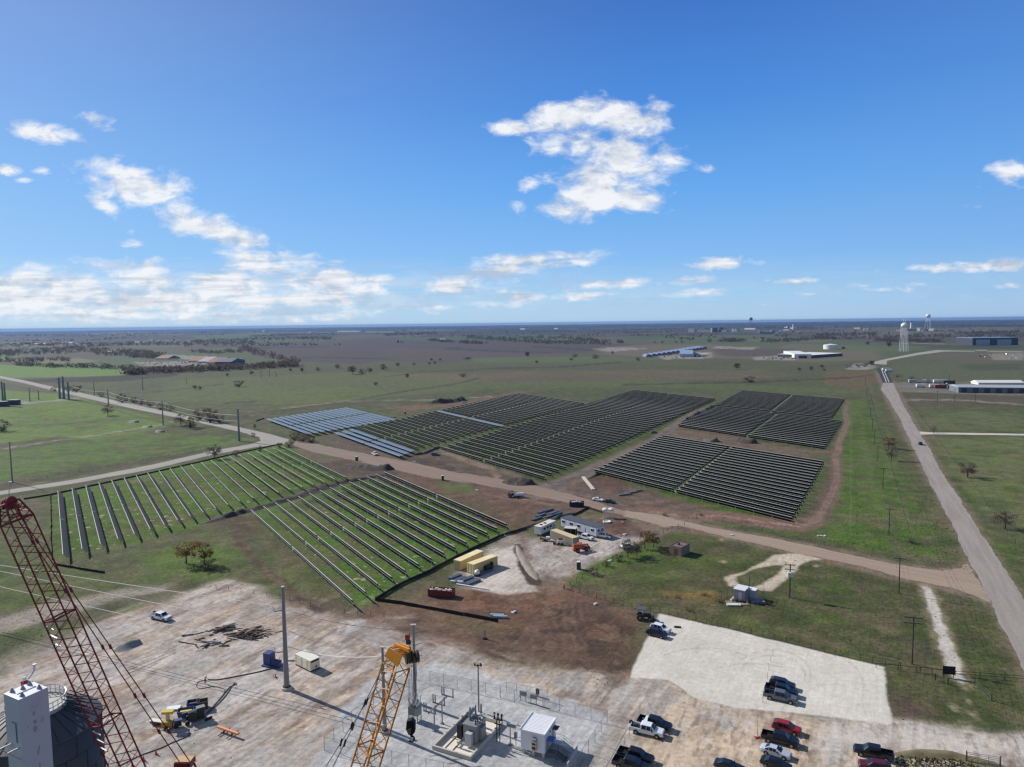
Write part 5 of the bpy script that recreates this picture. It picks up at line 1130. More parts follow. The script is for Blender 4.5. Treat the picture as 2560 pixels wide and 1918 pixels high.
for x in (-1.0, 1.0): MB().box((x, 0, .22), (.12, 2.6, .12)).box((x, 0, .36), (.12, .5, .22)).build('stand', dark, t)
cm = mat('cone_orange', (206,84,56), .6); cone_me = MB().box((0, 0, .03), (.5, .5, .06)).tube((0, 0, .06), (0, 0, .95), .21, .04, 10).mesh('traffic_cone', cm)
for px, py, lb in ((390,1886,'small orange traffic cone nearest the hose on the pad'), (359,1902,'small orange traffic cone midway between the hose and the red boom'), (331,1916,'small orange traffic cone closest to the red boom foot')):
    o = bpy.data.objects.new('traffic_cone', cone_me); COL.objects.link(o); o.location = G(px, py); tag(o, lb, 'traffic cone', 'cones on the pad')
o = bpy.data.objects.new('traffic_cone', cone_me); COL.objects.link(o); o.location = G(687,1692); o.rotation_euler = (1.4, 0, .4); o.location.z = .25; tag(o, 'toppled orange traffic cone on the pad near the thick monopole', 'traffic cone', 'cones on the pad')

def mound(name, px_pts, hgt, m, label, cat, seed=0, bump_=.5, kind=None, ny=11, step=.7):
    """irregular ridge of loose soil along picture points (x, y, half width in metres)"""
    P = [(*G2(p[0], p[1]), p[2]) for p in px_pts]; rs = random.Random(seed); rings = []
    for i in range(len(P)-1):
        a, b_ = P[i], P[i+1]; n = max(2, int(math.dist(a[:2], b_[:2])/step)); d = ang(a, b_)
        for k in range(n+(i == len(P)-2)):
            s = k/n; x, y, w = (a[j]+(b_[j]-a[j])*s for j in range(3)); endf = 1.0
            pos = (i+s)/(len(P)-1); endf = min(1, 6*min(pos, 1-pos)+.12); h = hgt*endf*(.6+.8*float(fbm(np.array(x/6+seed), np.array(y/6), seed+9, 2))); ring = []
            for j in range(ny):
                f = j/(ny-1)*2-1; wj = w*(.85+.3*float(vnoise(np.array(x/2+seed*9), np.array(y/2+f), 3)))
                xx = x-math.sin(d)*f*wj; yv = y+math.cos(d)*f*wj; q1 = float(fbm(np.array(xx/2.2), np.array(yv/2.2), seed+50, 3)); zz = h*(.5+.5*math.cos(f*math.pi))**.8*(1+bump_*1.7*(q1-.5))-.03
                ring.append((xx, yv, zz))
            rings.append(ring)
    b = MB(); n = ny; vs = [p for r in rings for p in r]; fs = [(k*n+i, k*n+i+1, (k+1)*n+i+1, (k+1)*n+i) for k in range(len(rings)-1) for i in range(n-1)]
    b.add(vs, [f[::-1] for f in fs]); o = b.build(name, m, smooth=True); return tag(o, label, cat, kind=kind)
soil = mat('dark_soil', (70,60,56), .95, 0, .25, .7, bump=.5); soil_b = mat('brown_soil', (98,82,72), .95, 0, .25, .7, bump=.5); rock = mat('grey_gravel_pile', (138,136,134), .9, 0, .2, 2, bump=.5)
mound('gravel_mound', [(284,1626,1.2),(310,1620,2.6),(345,1608,1.6),(352,1605,.6)], .9, rock, 'low mound of grey gravel on the pad left of the monopole', 'gravel pile', 1)
# ================================================================ VEHICLES
tyre = mat('tyre', (22,22,23), .85, 0, .1); rim = mat('wheel_rim', (150,152,156), .35, .7, .05)
wglass = mat('vehicle_glass', (18,21,27), .12, 0, 0, spec=.6); lampw = mat('headlight_lens', (216,218,220), .2, 0, 0); lampr = mat('tail_lens', (130,24,22), .3, 0, 0)
trim_ = mat('black_trim', (24,24,26), .6, 0, .1); chrome = mat('bumper_chrome', (170,172,176), .25, .8, 0)
def paint(name, c):
    m = mat(name, c, .32, 0, .02, .5)
    b = m.node_tree.nodes['Principled BSDF']; b.inputs['Coat Weight'].default_value = .3; b.inputs['Coat Roughness'].default_value = .12
    return m
wh_tyre = MB().tube((0, -.13, 0), (0, .13, 0), .39, None, 20).mesh('tyre', tyre)
wh_rim = MB().tube((0, -.14, 0), (0, .14, 0), .23, None, 14).mesh('rim', rim)
def wheels(t, xs, tr, sc=1.0):
    for x in xs:
        for s in (-1, 1):
            w = child('wheel', wh_tyre, t, (x, s*tr, .39*sc), (sc, 1, sc)); child('rim', wh_rim, w)
def ring(x, wb, wt, z0, zs, zt):             # one slice through the body
    return [(x, -wb*.96, z0), (x, -wb, (z0+zs)/2), (x, -wb*.97, zs), (x, -wt, zt-.05), (x, -wt*.86, zt), (x, wt*.86, zt), (x, wt, zt-.05), (x, wb*.97, zs), (x, wb, (z0+zs)/2), (x, wb*.96, z0)]
def panelq(b, a, b_, c, d, ins=.12, off=.012):
    """glass panel inset in the four sided patch a b c d, a hair proud of it"""
    a, b_, c, d = map(Vector, (a, b_, c, d)); ce = (a+b_+c+d)/4; n = (b_-a).cross(d-a).normalized()*off
    b.quad(*[tuple(q.lerp(ce, ins)+n) for q in (a, b_, c, d)])
def make_car(kind, pm, roofm=None):
    """body parts along +x, wheels on the ground"""
    t = thing(kind, 'vehicle', 'car')
    if kind == 'pickup_truck':
        S = [(2.92,.86,.80,.50,.80,.92), (2.75,.97,.9,.45,.88,1.08), (1.72,1.0,.92,.42,1.02,1.2), (1.45,1.0,.9,.42,1.06,1.26), (.78,1.0,.74,.42,1.1,1.86), (-.9,1.0,.76,.42,1.1,1.9), (-1.08,1.0,.78,.42,1.1,1.82), (-1.1,1.0,.9,.42,1.1,1.16)]
        gl0, gl1, gl2, gl3 = 3, 4, 5, 6; wx, tr, sc = (1.86, -1.82), .88, 1.0
    elif kind == 'suv':
        S = [(2.4,.82,.75,.45,.72,.84), (2.2,.93,.84,.38,.84,1.0), (1.35,.96,.86,.36,.98,1.12), (1.1,.96,.86,.36,1.0,1.18), (.45,.96,.7,.36,1.04,1.7), (-1.5,.96,.72,.36,1.04,1.74), (-2.15,.95,.74,.38,1.06,1.5), (-2.35,.9,.8,.45,.98,1.08), (-2.42,.84,.78,.5,.8,.9)]
        gl0, gl1, gl2, gl3 = 3, 4, 5, 6; wx, tr, sc = (1.42, -1.4), .82, .92
    else:
        S = [(2.4,.76,.7,.38,.6,.7), (2.2,.88,.8,.3,.7,.82), (1.2,.92,.84,.28,.86,.98), (.95,.92,.82,.28,.88,1.02), (.15,.92,.62,.28,.92,1.42), (-1.0,.92,.62,.28,.92,1.44), (-1.7,.92,.76,.28,.94,1.1), (-2.2,.88,.8,.32,.9,1.02), (-2.42,.8,.74,.4,.76,.86)]
        gl0, gl1, gl2, gl3 = 3, 4, 5, 6; wx, tr, sc = (1.42, -1.42), .8, .85
    rings = [ring(*s) for s in S]
    bd = MB(); bd.loft(rings[::-1]); body = bd.build('body', pm, t); bevel(body, .05, 2, 28)
    Rg = rings; g = MB(); a, b_ = Rg[gl0], Rg[gl1]
    panelq(g, a[4], a[5], b_[5], b_[4], .06)                          # windscreen
    ws = g.build('windscreen', wglass, t)
    g = MB(); a, b_ = Rg[gl2], Rg[gl3]; c = Rg[gl3+1] if kind == 'pickup_truck' else b_
    if kind == 'pickup_truck': panelq(g, c[6], c[3], b_[3], b_[6], .14) if False else g.quad((-1.115,-.62,1.25), (-1.115,.62,1.25), (-1.115,.6,1.7), (-1.115,-.6,1.7))
    else: panelq(g, b_[4], a[4], a[5], b_[5], .07)
    g.build('rear_window', wglass, t)
    for s in (0, 1):
        g = MB(); A, B, C_, D_ = Rg[gl0], Rg[gl1], Rg[gl2], Rg[gl3]; i2, i3 = (2, 3) if s == 0 else (7, 6); sg = -1 if s == 0 else 1
        mid = [tuple(Vector(B[k]).lerp(Vector(C_[k]), .48)) for k in range(10)]
        def q4(p, q, ins): 
            pa, pb, pc, pd = p[i2], q[i2], q[i3], p[i3]
            if sg < 0: panelq(g, pb, pa, pd, pc, ins, .014)
            else: panelq(g, pa, pb, pc, pd, ins, .014)
        if sg < 0:
            panelq(g, mid[i2], B[i2], B[i3], mid[i3], .1, .014); panelq(g, C_[i2], mid[i2], mid[i3], C_[i3], .1, .014)
            tri = [Vector(B[i2])+Vector((.03,-.016,0)), Vector(A[i2]).lerp(Vector(B[i2]), .35)+Vector((0,-.016,.02)), Vector(B[i3])+Vector((.03,-.016,-.06))]; g.add([tuple(q) for q in tri], [(0, 1, 2)])
            if kind != 'pickup_truck': panelq(g, D_[i2], C_[i2], C_[i3], D_[i3], .16, .014)
        else:
            panelq(g, B[i2], mid[i2], mid[i3], B[i3], .1, .014); panelq(g, mid[i2], C_[i2], C_[i3], mid[i3], .1, .014)
            tri = [Vector(B[i2])+Vector((.03,.016,0)), Vector(B[i3])+Vector((.03,.016,-.06)), Vector(A[i2]).lerp(Vector(B[i2]), .35)+Vector((0,.016,.02))]; g.add([tuple(q) for q in tri], [(0, 1, 2)])
            if kind != 'pickup_truck': panelq(g, C_[i2], D_[i2], D_[i3], C_[i3], .16, .014)
        g.build('side_window', wglass, t)
        MB().box((S[3][0]-.35, sg*(S[3][1]+.12), S[3][4]+.1), (.16, .24, .16)).build('mirror', trim_, t)
    x0 = S[0][0]
    for s in (-1, 1):
        MB().box((x0-.06, s*S[0][1]*.78, S[0][4]-.02), (.12, .34, .17)).build('headlight', lampw, t)
    if kind == 'pickup_truck':
        b = MB()
        for s in (-1, 1): b.box((-2.0, s*.95, .82), (1.86, .1, .72))
        b.box((-2.0, 0, .62), (1.86, 1.84, .1)); b.build('cargo_bed', pm, t)
        tg = MB().box((-2.95, 0, .84), (.08, 1.92, .68)).build('tailgate', pm, t)
        MB().box((-2.0, 0, .69), (1.8, 1.76, .04)).build('bed_liner', trim_, t); MB().box((-3.04, 0, .58), (.2, 1.9, .2)).build('rear_bumper', chrome, t); MB().box((2.96, 0, .58), (.14, 1.75, .24)).build('front_bumper', chrome, t)
        MB().box((2.95, 0, .8), (.06, 1.0, .22)).build('grille', trim_, t)
        for s in (-1, 1): MB().box((-2.96, s*.88, .95), (.1, .14, .36)).build('tail_light', lampr, t)
    else:
        xe = S[-1][0]; MB().box((x0+.0, 0, S[0][3]+.14), (.06, 1.0, .2)).build('grille', trim_, t)
        for s in (-1, 1): MB().box((xe+.06, s*S[-1][1]*.82, S[-1][4]-.02), (.12, .3, .16)).build('tail_light', lampr, t)
    for x in wx:                                                        # dark wheel arches
        for s in (-1, 1): MB().tube((x, s*(S[4][1]-.25), .39*sc), (x, s*(S[4][1]+.012), .39*sc), .47*sc, None, 20).build('wheel_arch', trim_, t)
    wheels(t, wx, tr+.1, sc); return t
PROTO = {}
def vehicle(kind, colname, col, rear, front, label, side=-1, group=None, tr=.9, extra=None, loc=None, rz=None):
    """rear and front are picture points of the near side wheels; side -1 when the right flank faces the camera"""
    k = (kind, colname); cat = {'pickup_truck': 'pickup truck', 'suv': 'SUV', 'sedan': 'car'}[kind]
    if loc is None:
        r, f = G(*rear), G(*front); a = ang(r, f); m = (r+f)/2; n = Vector((-math.sin(a), math.cos(a), 0)); loc = m+n*(tr if side < 0 else -tr); rz = a
    if k not in PROTO:
        t = make_car(kind, paint(colname, col)); PROTO[k] = t; t.location = loc; t.rotation_euler = (0, 0, rz)
    else: t = dup(PROTO[k], loc, rz, label)
    tag(t, label, cat, group); return t
PK = 'vehicles in the gravel car park'
blk_, wht, gry, slv = ('paint_black', (20,20,24)), ('paint_white', (226,230,236)), ('paint_grey', (92,98,106)), ('paint_silver', (186,192,206))
vehicle('pickup_truck', *gry, (1930,1751), (1970,1760), 'grey crew cab pickup at the near end of the row of three on white gravel', group=PK)
vehicle('pickup_truck', *blk_, (1932,1735), (1972,1744), 'black pickup in the middle of the row of three on white gravel', group=PK)
vehicle('suv', 'paint_navy', (30,34,48), (1936,1719), (1972,1727), 'dark navy SUV at the far end of the row of three on white gravel', group=PK)
vehicle('suv', 'paint_red', (150,26,34), (1947,1830), (1981,1839), 'bright red SUV on the tan parking ground', group=PK)
vehicle('pickup_truck', *blk_, (1924,1857), (1974,1869), 'black pickup between the bright red SUV and the silver sedan', group=PK)
vehicle('sedan', *slv, (1916,1888), (1958,1901), 'silver sedan parked below the black pickup', group=PK)
vehicle('sedan', *blk_, (1916,1919), (1958,1932), 'black sedan cut by the bottom edge below the silver sedan', group=PK)
vehicle('sedan', 'paint_navy', (30,34,48), (1800,1926), (1842,1938), 'dark car whose roof shows at the bottom edge left of the silver sedan', group=PK)
v = vehicle('pickup_truck', *blk_, (1610,1818), (1657,1830), 'black pickup with a white tool box behind its cab', group=PK)
MB().box((-1.45, 0, 1.2), (.62, 1.86, .16)).build('tool_box', white, v); MB().tube((-2.2, .3, .95), (-1.9, -.4, .95), .12).build('load', chrome, v)
v = vehicle('pickup_truck', *wht, (1594,1836), (1637,1846), 'white crew cab pickup beside the black pickup with the tool box', group=PK)
MB().tube((-3.1, .55, 1.1), (-3.1, .75, 1.1), .36, None, 16).build('spare_wheel', black, v); b = MB()
for i in range(9): b.box((-2.7+i*.17, random.uniform(-.6, .6), .85), (.3, .4, .3), i)
b.build('load', mat('bed_clutter', (46,44,44), .8), v)
vehicle('pickup_truck', *blk_, (1563,1901), (1608,1913), 'upper of two black pickups at the bottom edge left of the parking', group=PK)
vehicle('pickup_truck', 'paint_blue_black', (26,28,38), (1551,1923), (1597,1936), 'lower of two black pickups cut by the bottom edge', group=PK)
vehicle('pickup_truck', *blk_, (2215,1905), (2152,1891), 'black pickup facing left beside the weedy strip at bottom right', side=1, group=PK)
v = vehicle('suv', 'paint_maroon', (84,22,30), (2212,1939), (2166,1930), 'dark maroon car cut by the bottom edge below the left facing pickup', side=1, group=PK)
MB().box((.75, 0, 1.2), (.5, .7, .03)).build('dash_paper', mat('paper_white', (220,228,234)), v)
vehicle('suv', *wht, (1632,1578), (1663,1586), 'white SUV at the top left corner of the gravel lot', group=PK)
vehicle('suv', *blk_, (1623,1590), (1654,1598), 'black SUV beside the white SUV at the gravel lot corner', group=PK)
v = vehicle('pickup_truck', *wht, (382,1549), (409,1555), 'white pickup with a blue bed cover alone on the pale pad'); MB().box((-2.0, 0, 1.2), (1.8, 1.8, .06)).build('bed_cover', mat('cover_blue', (60,72,104), .5), v)
YG = 'vehicles around the site yard'
vehicle('pickup_truck', *wht, (1449,1347), (1472,1352.5), 'white pickup parked between the tan container and the long office trailer', group=YG)
vehicle('pickup_truck', *wht, (1512,1347), (1500,1345), 'white truck half hidden behind the end of the long office trailer', side=1, group=YG)
vehicle('sedan', *wht, (1484,1252), (1502,1255), 'white car on the edge of the haul road near the black roll-off bin', group=YG)
vehicle('sedan', *blk_, (1512,1257), (1531,1260), 'black car right behind the white car on the haul road edge', group=YG)
vehicle('suv', *wht, None, None, 'white van half hidden by the bare trees at the yard edge', group=YG, loc=G(1570,1371), rz=.25)
vehicle('pickup_truck', *wht, None, None, 'white and grey truck on the haul road below the pale blue rows', group=YG, loc=G(937,1138), rz=R(-60))
vehicle('suv', *blk_, None, None, 'dark vehicle at the end of the three blue rows', group=YG, loc=G(995,1141), rz=R(-40))
vehicle('suv', 'paint_grey_suv', (104,106,108), None, None, 'grey car parked on mud by the corner of the long middle block', group=YG, loc=G(1089,1139), rz=R(-10))
vehicle('sedan', *wht, None, None, 'tiny white car on the track behind the left dark block', group=YG, loc=G(1161,1007), rz=R(10))
vehicle('suv', *blk_, None, None, 'black car driving away on the main road', loc=G(2301,1112), rz=ang(G(2311,1135), G(2285,1082)))
vehicle('sedan', 'paint_grey_suv', (104,106,108), None, None, 'small car on the haul road between the dark solar blocks', group=YG, loc=G(1634,1083), rz=R(20))

# ---- tractors, loaders, lifts
def tractor(loc, rz, label, name='tractor', canopy=True):
    t = thing(name, label, 'tractor', tuple(loc), rz); m = mat('tractor_green_black', (34,40,44), .5)
    bevel(MB().box((.9, 0, 1.15), (1.9, .8, .8)).build('bonnet', m, t), .05); MB().box((-.4, 0, .9), (1.4, .9, .5)).build('seat_frame', dark, t)
    if canopy:
        MB().box((-.4, 0, 2.75), (2.2, 1.9, .12)).build('canopy', mat('canopy_slate', (78,86,104), .5), t)
        for s in (-1, 1):
            for x in (-1.2, .3): MB().tube((x, s*.75, .9), (x, s*.75, 2.7), .05).build('canopy_post', dark, t)
    for x, r in ((-.8, .75), (1.5, .5)):
        for s in (-1, 1): w = MB().tube((0, -.18, 0), (0, .18, 0), r, None, 18).build('wheel', black, t, loc=(x, s*.85, r)); MB().tube((0, -.2, 0), (0, .2, 0), r*.5, None, 12).build('rim', steelg, w)
    MB().box((2.4, 0, .5), (.5, 1.8, .6)).build('loader_bucket', dark, t); b = MB()
    for s in (-.5, .5): b.bar((.2, s, 1.4), (2.3, s, .7), .12, .16)
    b.build('loader_arm', m, t); return t
tractor(G(1608,1549), R(-10), 'dark tractor with a slate canopy at the top left corner of the gravel lot')
tractor(G(1279,1243), R(10), 'dark tractor parked below the haul road beside a white tank trailer')
t = thing('tank_trailer', 'white tank on a small trailer beside the dark tractor', 'trailer', tuple(G(1297,1244)), R(5)); MB().tube((-2, 0, 1.3), (2, 0, 1.3), .75, None, 16).build('tank', white, t); MB().box((0, 0, .5), (4.4, 1.4, .15)).build('chassis', dark, t)
for s in (-.8, .8): MB().tube((-.3, s-.12, .4), (-.3, s+.12, .4), .4, None, 14).build('wheel', black, t)
orm = mat('lift_orange', (192,84,54), .5, 0, .1)
t = thing('telehandler', 'orange telescopic handler in front of the tan container', 'telehandler', tuple(G(1451,1378)), R(28))
bevel(MB().box((-.3, 0, 1.15), (4.6, 1.2, .8)).build('chassis', orm, t), .05); MB().bar((-2.6, -.3, 2.5), (2.5, -.3, 1.9), .5, .5).build('boom', mat('boom_orange', (204,120,90), .5), t); MB().bar((2.4, -.3, 2.0), (2.9, -.3, .9), .4, .4).build('boom_nose', orm, t)
cb = bevel(MB().box((.2, .75, 1.9), (1.5, .8, 1.3)).build('cab', orm, t), .05); MB().box((.2, 1.16, 2.0), (1.2, .02, .8)).box((.96, .75, 2.0), (.02, .7, .8)).build('window', wglass, cb)
MB().box((-1.6, -.1, 1.9), (1.4, 1.6, .7)).build('engine_cover', orm, t); MB().box((-2.5, -.3, 1.9), (.5, .5, 1.6)).build('boom_pivot', orm, t)
for x in (-1.6, 1.6):
    for s in (-1, 1): w = MB().tube((0, -.2, 0), (0, .2, 0), .65, None, 18).build('wheel', black, t, loc=(x, s*1.0, .65)); MB().tube((0, -.22, 0), (0, .22, 0), .3, None, 12).build('rim', orm, w)
b = MB()
for s in (-.35, .35): b.box((3.6, s-.3, .25), (1.5, .12, .06))
b.box((2.9, -.3, .8), (.1, 1.4, 1.1)); b.build('fork_carriage', dark, t)
t = thing('skid_loader', 'small white and red skid steer loader in front of the tan container', 'loader', tuple(G(1402,1362)), R(160))
bevel(MB().box((0, 0, .9), (1.9, 1.0, 1.0)).build('body', white, t), .04); cb = MB().box((.1, 0, 1.75), (1.2, .95, .9)).build('cab', mat('loader_red', (150,40,44), .5), t); MB().box((.72, 0, 1.75), (.03, .8, .7)).build('window', wglass, cb)
b = MB()
for s in (-.7, .7): b.bar((-.9, s, 1.6), (1.3, s, 1.4), .14, .2).bar((1.3, s, 1.4), (1.7, s, .5), .14, .2)
b.build('lift_arm', white, t); MB().box((2.0, 0, .45), (.7, 1.9, .6)).build('bucket', dark, t)
for x in (-.55, .55):
    for s in (-1, 1): MB().tube((0, -.14, 0), (0, .14, 0), .42, None, 16).build('wheel', black, t, loc=(x, s*.72, .42))
t = thing('trailer_frame', 'small equipment trailer with white gear left of the tan container', 'trailer', tuple(G(1363,1352)), R(-10)); MB().box((0, 0, .6), (3.6, 1.5, .15)).build('deck', mat('rust_brown', (110,86,72), .7), t); MB().box((.9, 0, 1.05), (1.2, 1.0, .7)).build('load', white, t); MB().box((-1.5, 0, 1.1), (.1, 1.5, 1.2)).build('ramp', mat('rust_brown', (110,86,72), .7), t)
for s in (-.8, .8): MB().tube((0, s-.1, .36), (0, s+.1, .36), .36, None, 14).build('wheel', black, t)

# ---- people
def person(loc, rz, pts, shirt, trousers, helmet, label):
    """pts: joints in metres, standing figure facing +x"""
    me = bpy.data.meshes.new('person'); names = list(pts); ix = {k: i for i, k in enumerate(names)}
    bones = [('pelvis','chest'),('chest','neck'),('neck','head'),('head','crown'),('chest','sl'),('sl','el'),('el','hl'),('hl','fl'),('chest','sr'),('sr','er'),('er','hr'),('hr','fr'),('pelvis','tl'),('tl','kl'),('kl','al'),('al','ol'),('pelvis','tr'),('tr','kr'),('kr','ar'),('ar','or')]
    rad = dict(pelvis=.15, chest=.17, neck=.06, head=.1, crown=.08, sl=.075, el=.05, hl=.04, fl=.035, sr=.075, er=.05, hr=.04, fr=.035, tl=.1, kl=.065, al=.05, ol=.045, tr=.1, kr=.065, ar=.05)
    rad['or'] = .045
    me.from_pydata([pts[k] for k in names], [(ix[a], ix[b]) for a, b in bones], []); o = bpy.data.objects.new('person', me); COL.objects.link(o)
    o.modifiers.new('skin', 'SKIN'); sb = o.modifiers.new('smooth', 'SUBSURF'); sb.levels = sb.render_levels = 1
    if not me.skin_vertices: bpy.context.view_layer.objects.active = o; me.skin_vertices if me.skin_vertices else None
    for i, k in enumerate(names):
        if me.skin_vertices: sv_ = me.skin_vertices[0].data[i]; sv_.radius = (rad[k], rad[k]); sv_.use_root = (k == 'pelvis')
    dg = bpy.context.evaluated_depsgraph_get(); m2 = bpy.data.meshes.new_from_object(o.evaluated_get(dg)); COL_o = o; bpy.data.objects.remove(COL_o)
    skin = mat('skin', (170,124,100), .6, 0, .04)
    for mm in (shirt, trousers, skin, black): m2.materials.append(mm)
    zp = pts['pelvis'][2]
    for p in m2.polygons:
        c = p.center; p.material_index = 3 if c.z < .1 else 1 if c.z < zp-.02 else 2 if (c.z > pts['neck'][2] or (Vector(c)-Vector(pts['hl'])).length < .13 or (Vector(c)-Vector(pts['hr'])).length < .13) else 0
    o = bpy.data.objects.new('person', m2); COL.objects.link(o); o.location = loc; o.rotation_euler = (0, 0, rz)
    hc = pts['crown']; MB().lathe([(.17, hc[2]-.06), (.15, hc[2]-.05), (.135, hc[2]+.02), (.08, hc[2]+.09), (.01, hc[2]+.11)], 14, (hc[0], hc[1])).build('hard_hat', helmet, o)
    return tag(o, label, 'person')
stand = dict(pelvis=(0,0,.98), chest=(.02,0,1.35), neck=(.03,0,1.52), head=(.05,0,1.66), crown=(.05,0,1.74), sl=(.02,.2,1.42), el=(.04,.26,1.14), hl=(.16,.24,.92), fl=(.2,.23,.84), sr=(.02,-.2,1.42), er=(.04,-.26,1.14), hr=(.16,-.24,.92), fr=(.2,-.23,.84),
  tl=(0,.1,.9), kl=(.04,.13,.5), al=(-.02,.14,.09), ol=(.14,.15,.05), tr=(0,-.1,.9), kr=(.05,-.13,.5), ar=(.0,-.14,.09)); stand['or'] = (.16,-.15,.05)
lean = dict(stand); lean.update(chest=(.14,0,1.32), neck=(.2,0,1.47), head=(.27,0,1.58), crown=(.29,0,1.66), sl=(.14,.2,1.38), sr=(.14,-.2,1.38), el=(.26,.24,1.14), er=(.28,-.24,1.14), hl=(.46,.18,1.02), hr=(.48,-.16,1.02), fl=(.53,.16,.99), fr=(.55,-.14,.99))
hv = mat('hi_vis_yellow', (178,190,66), .7, 0, .05); ho = mat('hi_vis_orange', (206,92,60), .7, 0, .05); jeans = mat('dark_trousers', (40,44,52), .8); hatw = mat('hard_hat_white', (226,226,222), .4, 0, 0)
person(G(513,1709), R(-20), lean, hv, jeans, hatw, 'person in a yellow vest and hard hat leaning over tangled hoses on the pad')
person(G(1140,1271), R(150), stand, mat('shirt_dark', (52,50,50), .8), jeans, hatw, 'person in dark clothes standing between the last rows of the lower green block')
person(G(1143,1272), R(-30), stand, mat('shirt_tan', (120,96,72), .8), jeans, hatw, 'person in a tan jacket beside the figure in dark clothes between solar rows')
person(G(1410,1473), R(40), stand, ho, jeans, mat('hard_hat_orange', (206,92,60), .4, 0, 0), 'person in orange vest at the corner post of the brick hut field')
# ================================================================ SITE YARD
crib = {}
def container(pa, pb, width, hgt, m, roofm, label, name='shipping_container', nr=26, lab_door=True):
    """pa, pb: picture points of the near long edge on the ground"""
    a, b_ = G(*pa), G(*pb); L = (b_-a).length; t = thing(name, label, 'container', tuple(a), ang(a, b_))
    b = MB(); b.box((L/2, width/2, hgt/2+.12), (L-.1, width-.1, hgt-.12))
    n = int(L/.55)
    for i in range(n):
        x = L*(i+.5)/n
        for y in (-.0, width): b.box((x, y+(.0 if y == 0 else 0), hgt/2+.1), (L/n*.5, .08, hgt-.3))
    b.build('corrugated_wall', m, t)
    MB().box((L/2, width/2, hgt+.02), (L, width, .1)).build('roof', roofm, t)
    b = MB()
    for x in (.06, L-.06):
        for y in (.04, width-.04): b.box((x, y, hgt/2), (.16, .16, hgt-.07))
    b.build('corner_post', m, t)
    for x in (-.03, L+.03):
        for y in (width*.27, width*.73): d = MB().box((x, y, hgt/2+.05), (.06, width*.44, hgt-.35)).build('end_door', m, t); MB().tube((x*1.02 if x > 0 else x-.04, y+.2, .3), (x*1.02 if x > 0 else x-.04, y+.2, hgt-.2), .03).build('lock_bar', steelg, d)
    return t
tanr = mat('tan_roof', (232,214,160), .6, 0, .06, .5, c2=(250,244,222), c2scale=.3, c2amt=.5); tanw = mat('tan_wall', (214,194,140), .6, 0, .05, .5); olv = mat('container_olive_grey', (150,148,132), .6, 0, .06); olr = mat('container_sand_roof', (206,184,142), .7, 0, .08)
container((1184,1437), (1244,1414), 2.6, 2.9, tanw, tanr, 'tan shipping container nearer to the pallets of steel in the yard')
container((1152,1428), (1209,1401), 2.6, 2.9, tanw, tanr, 'tan shipping container farther from the camera of the pair beside the solar rows')
container((1376,1346), (1432,1367.5), 2.6, 2.8, olv, olr, 'grey green container with a sandy roof behind the orange telehandler')
def office(pa, pb, width, hgt, wm, rm, label, name, wins, doors, z0=.7, win_end=False):
    a, b_ = G(*pa), G(*pb); L = (b_-a).length; t = thing(name, label, 'trailer', tuple(a), ang(a, b_))
    bevel(MB().box((L/2, width/2, z0+hgt/2), (L, width, hgt)).build('wall', wm, t), .05); MB().box((L/2, width/2, z0+hgt+.06), (L+.25, width+.25, .12)).build('roof', rm, t)
    b = MB(); n = int(L/.6)
    for i in range(n+1): b.box((L*i/n, -.02, z0+hgt/2), (.05, .05, hgt-.1))
    b.build('wall_rib', mat('rib_grey', (186,190,198), .6), t)
    for f in wins: w = MB().box((L*f, -.05, z0+hgt*.62), (1.3, .08, .8)).build('window', wglass, t); MB().box((L*f, -.06, z0+hgt*.62-.43), (1.4, .1, .08)).box((L*f, -.06, z0+hgt*.62+.43), (1.4, .1, .08)).build('window_frame', white, w)
    for f in doors: d = MB().box((L*f, -.05, z0+1.05), (1.0, .08, 2.1)).build('door', mat('door_pale', (180,184,192), .5), t); MB().box((L*f+.35, -.11, z0+1), (.08, .05, .14)).build('handle', dark, d)
    if win_end:
        for y in (.3, .7): MB().box((L+.03, width*y, z0+hgt*.6), (.07, .8, .7)).build('window', wglass, t)
    for x in (.12, .5, .88): MB().box((L*x, width/2, z0/2), (.4, width*.7, z0)).build('pier', dark, t)
    return t
ofw = mat('office_white', (206,210,220), .6, 0, .04); ofr = mat('office_roof_slate', (74,78,86), .7, 0, .15)
office((1402,1319), (1490,1346), 4.3, 3.0, ofw, ofr, 'long white site office trailer with a dark roof', 'office_trailer', (.08, .31, .52, .9), (.68,), .6, True)
t = office((1352,1341), (1389,1324), 2.6, 2.6, mat('caravan_white', (224,226,228), .5, 0, .04), mat('caravan_roof', (214,206,192), .6, 0, .06), 'small white travel trailer left of the long office trailer', 'travel_trailer', (.25, .45, .65), (.85,), .5)
for x in (2.2, 4.6): MB().box((x, 1.3, 3.3), (.9, .7, .25)).build('roof_vent', dark, t)
t = thing('canopy_shed', 'small open dark shed with a pale flat roof between the trailers', 'shed', tuple(G(1427,1339)), R(-17)); MB().box((0, 0, 2.75), (4.2, 2.8, .12)).build('roof', mat('shed_roof', (196,194,184), .6), t); MB().box((0, .9, 1.4), (4.0, .1, 2.6)).box((-1.9, 0, 1.4), (.1, 1.8, 2.6)).box((-1.0, -1.2, 1.4), (2.0, .08, 2.5)).build('tarp_wall', mat('shed_dark', (38,44,44), .8), t)
for x in (-1.95, .3, 1.95): MB().box((x, -1.25, 1.35), (.1, .1, 2.7)).build('post', mat('post_tan', (170,156,112), .7), t)
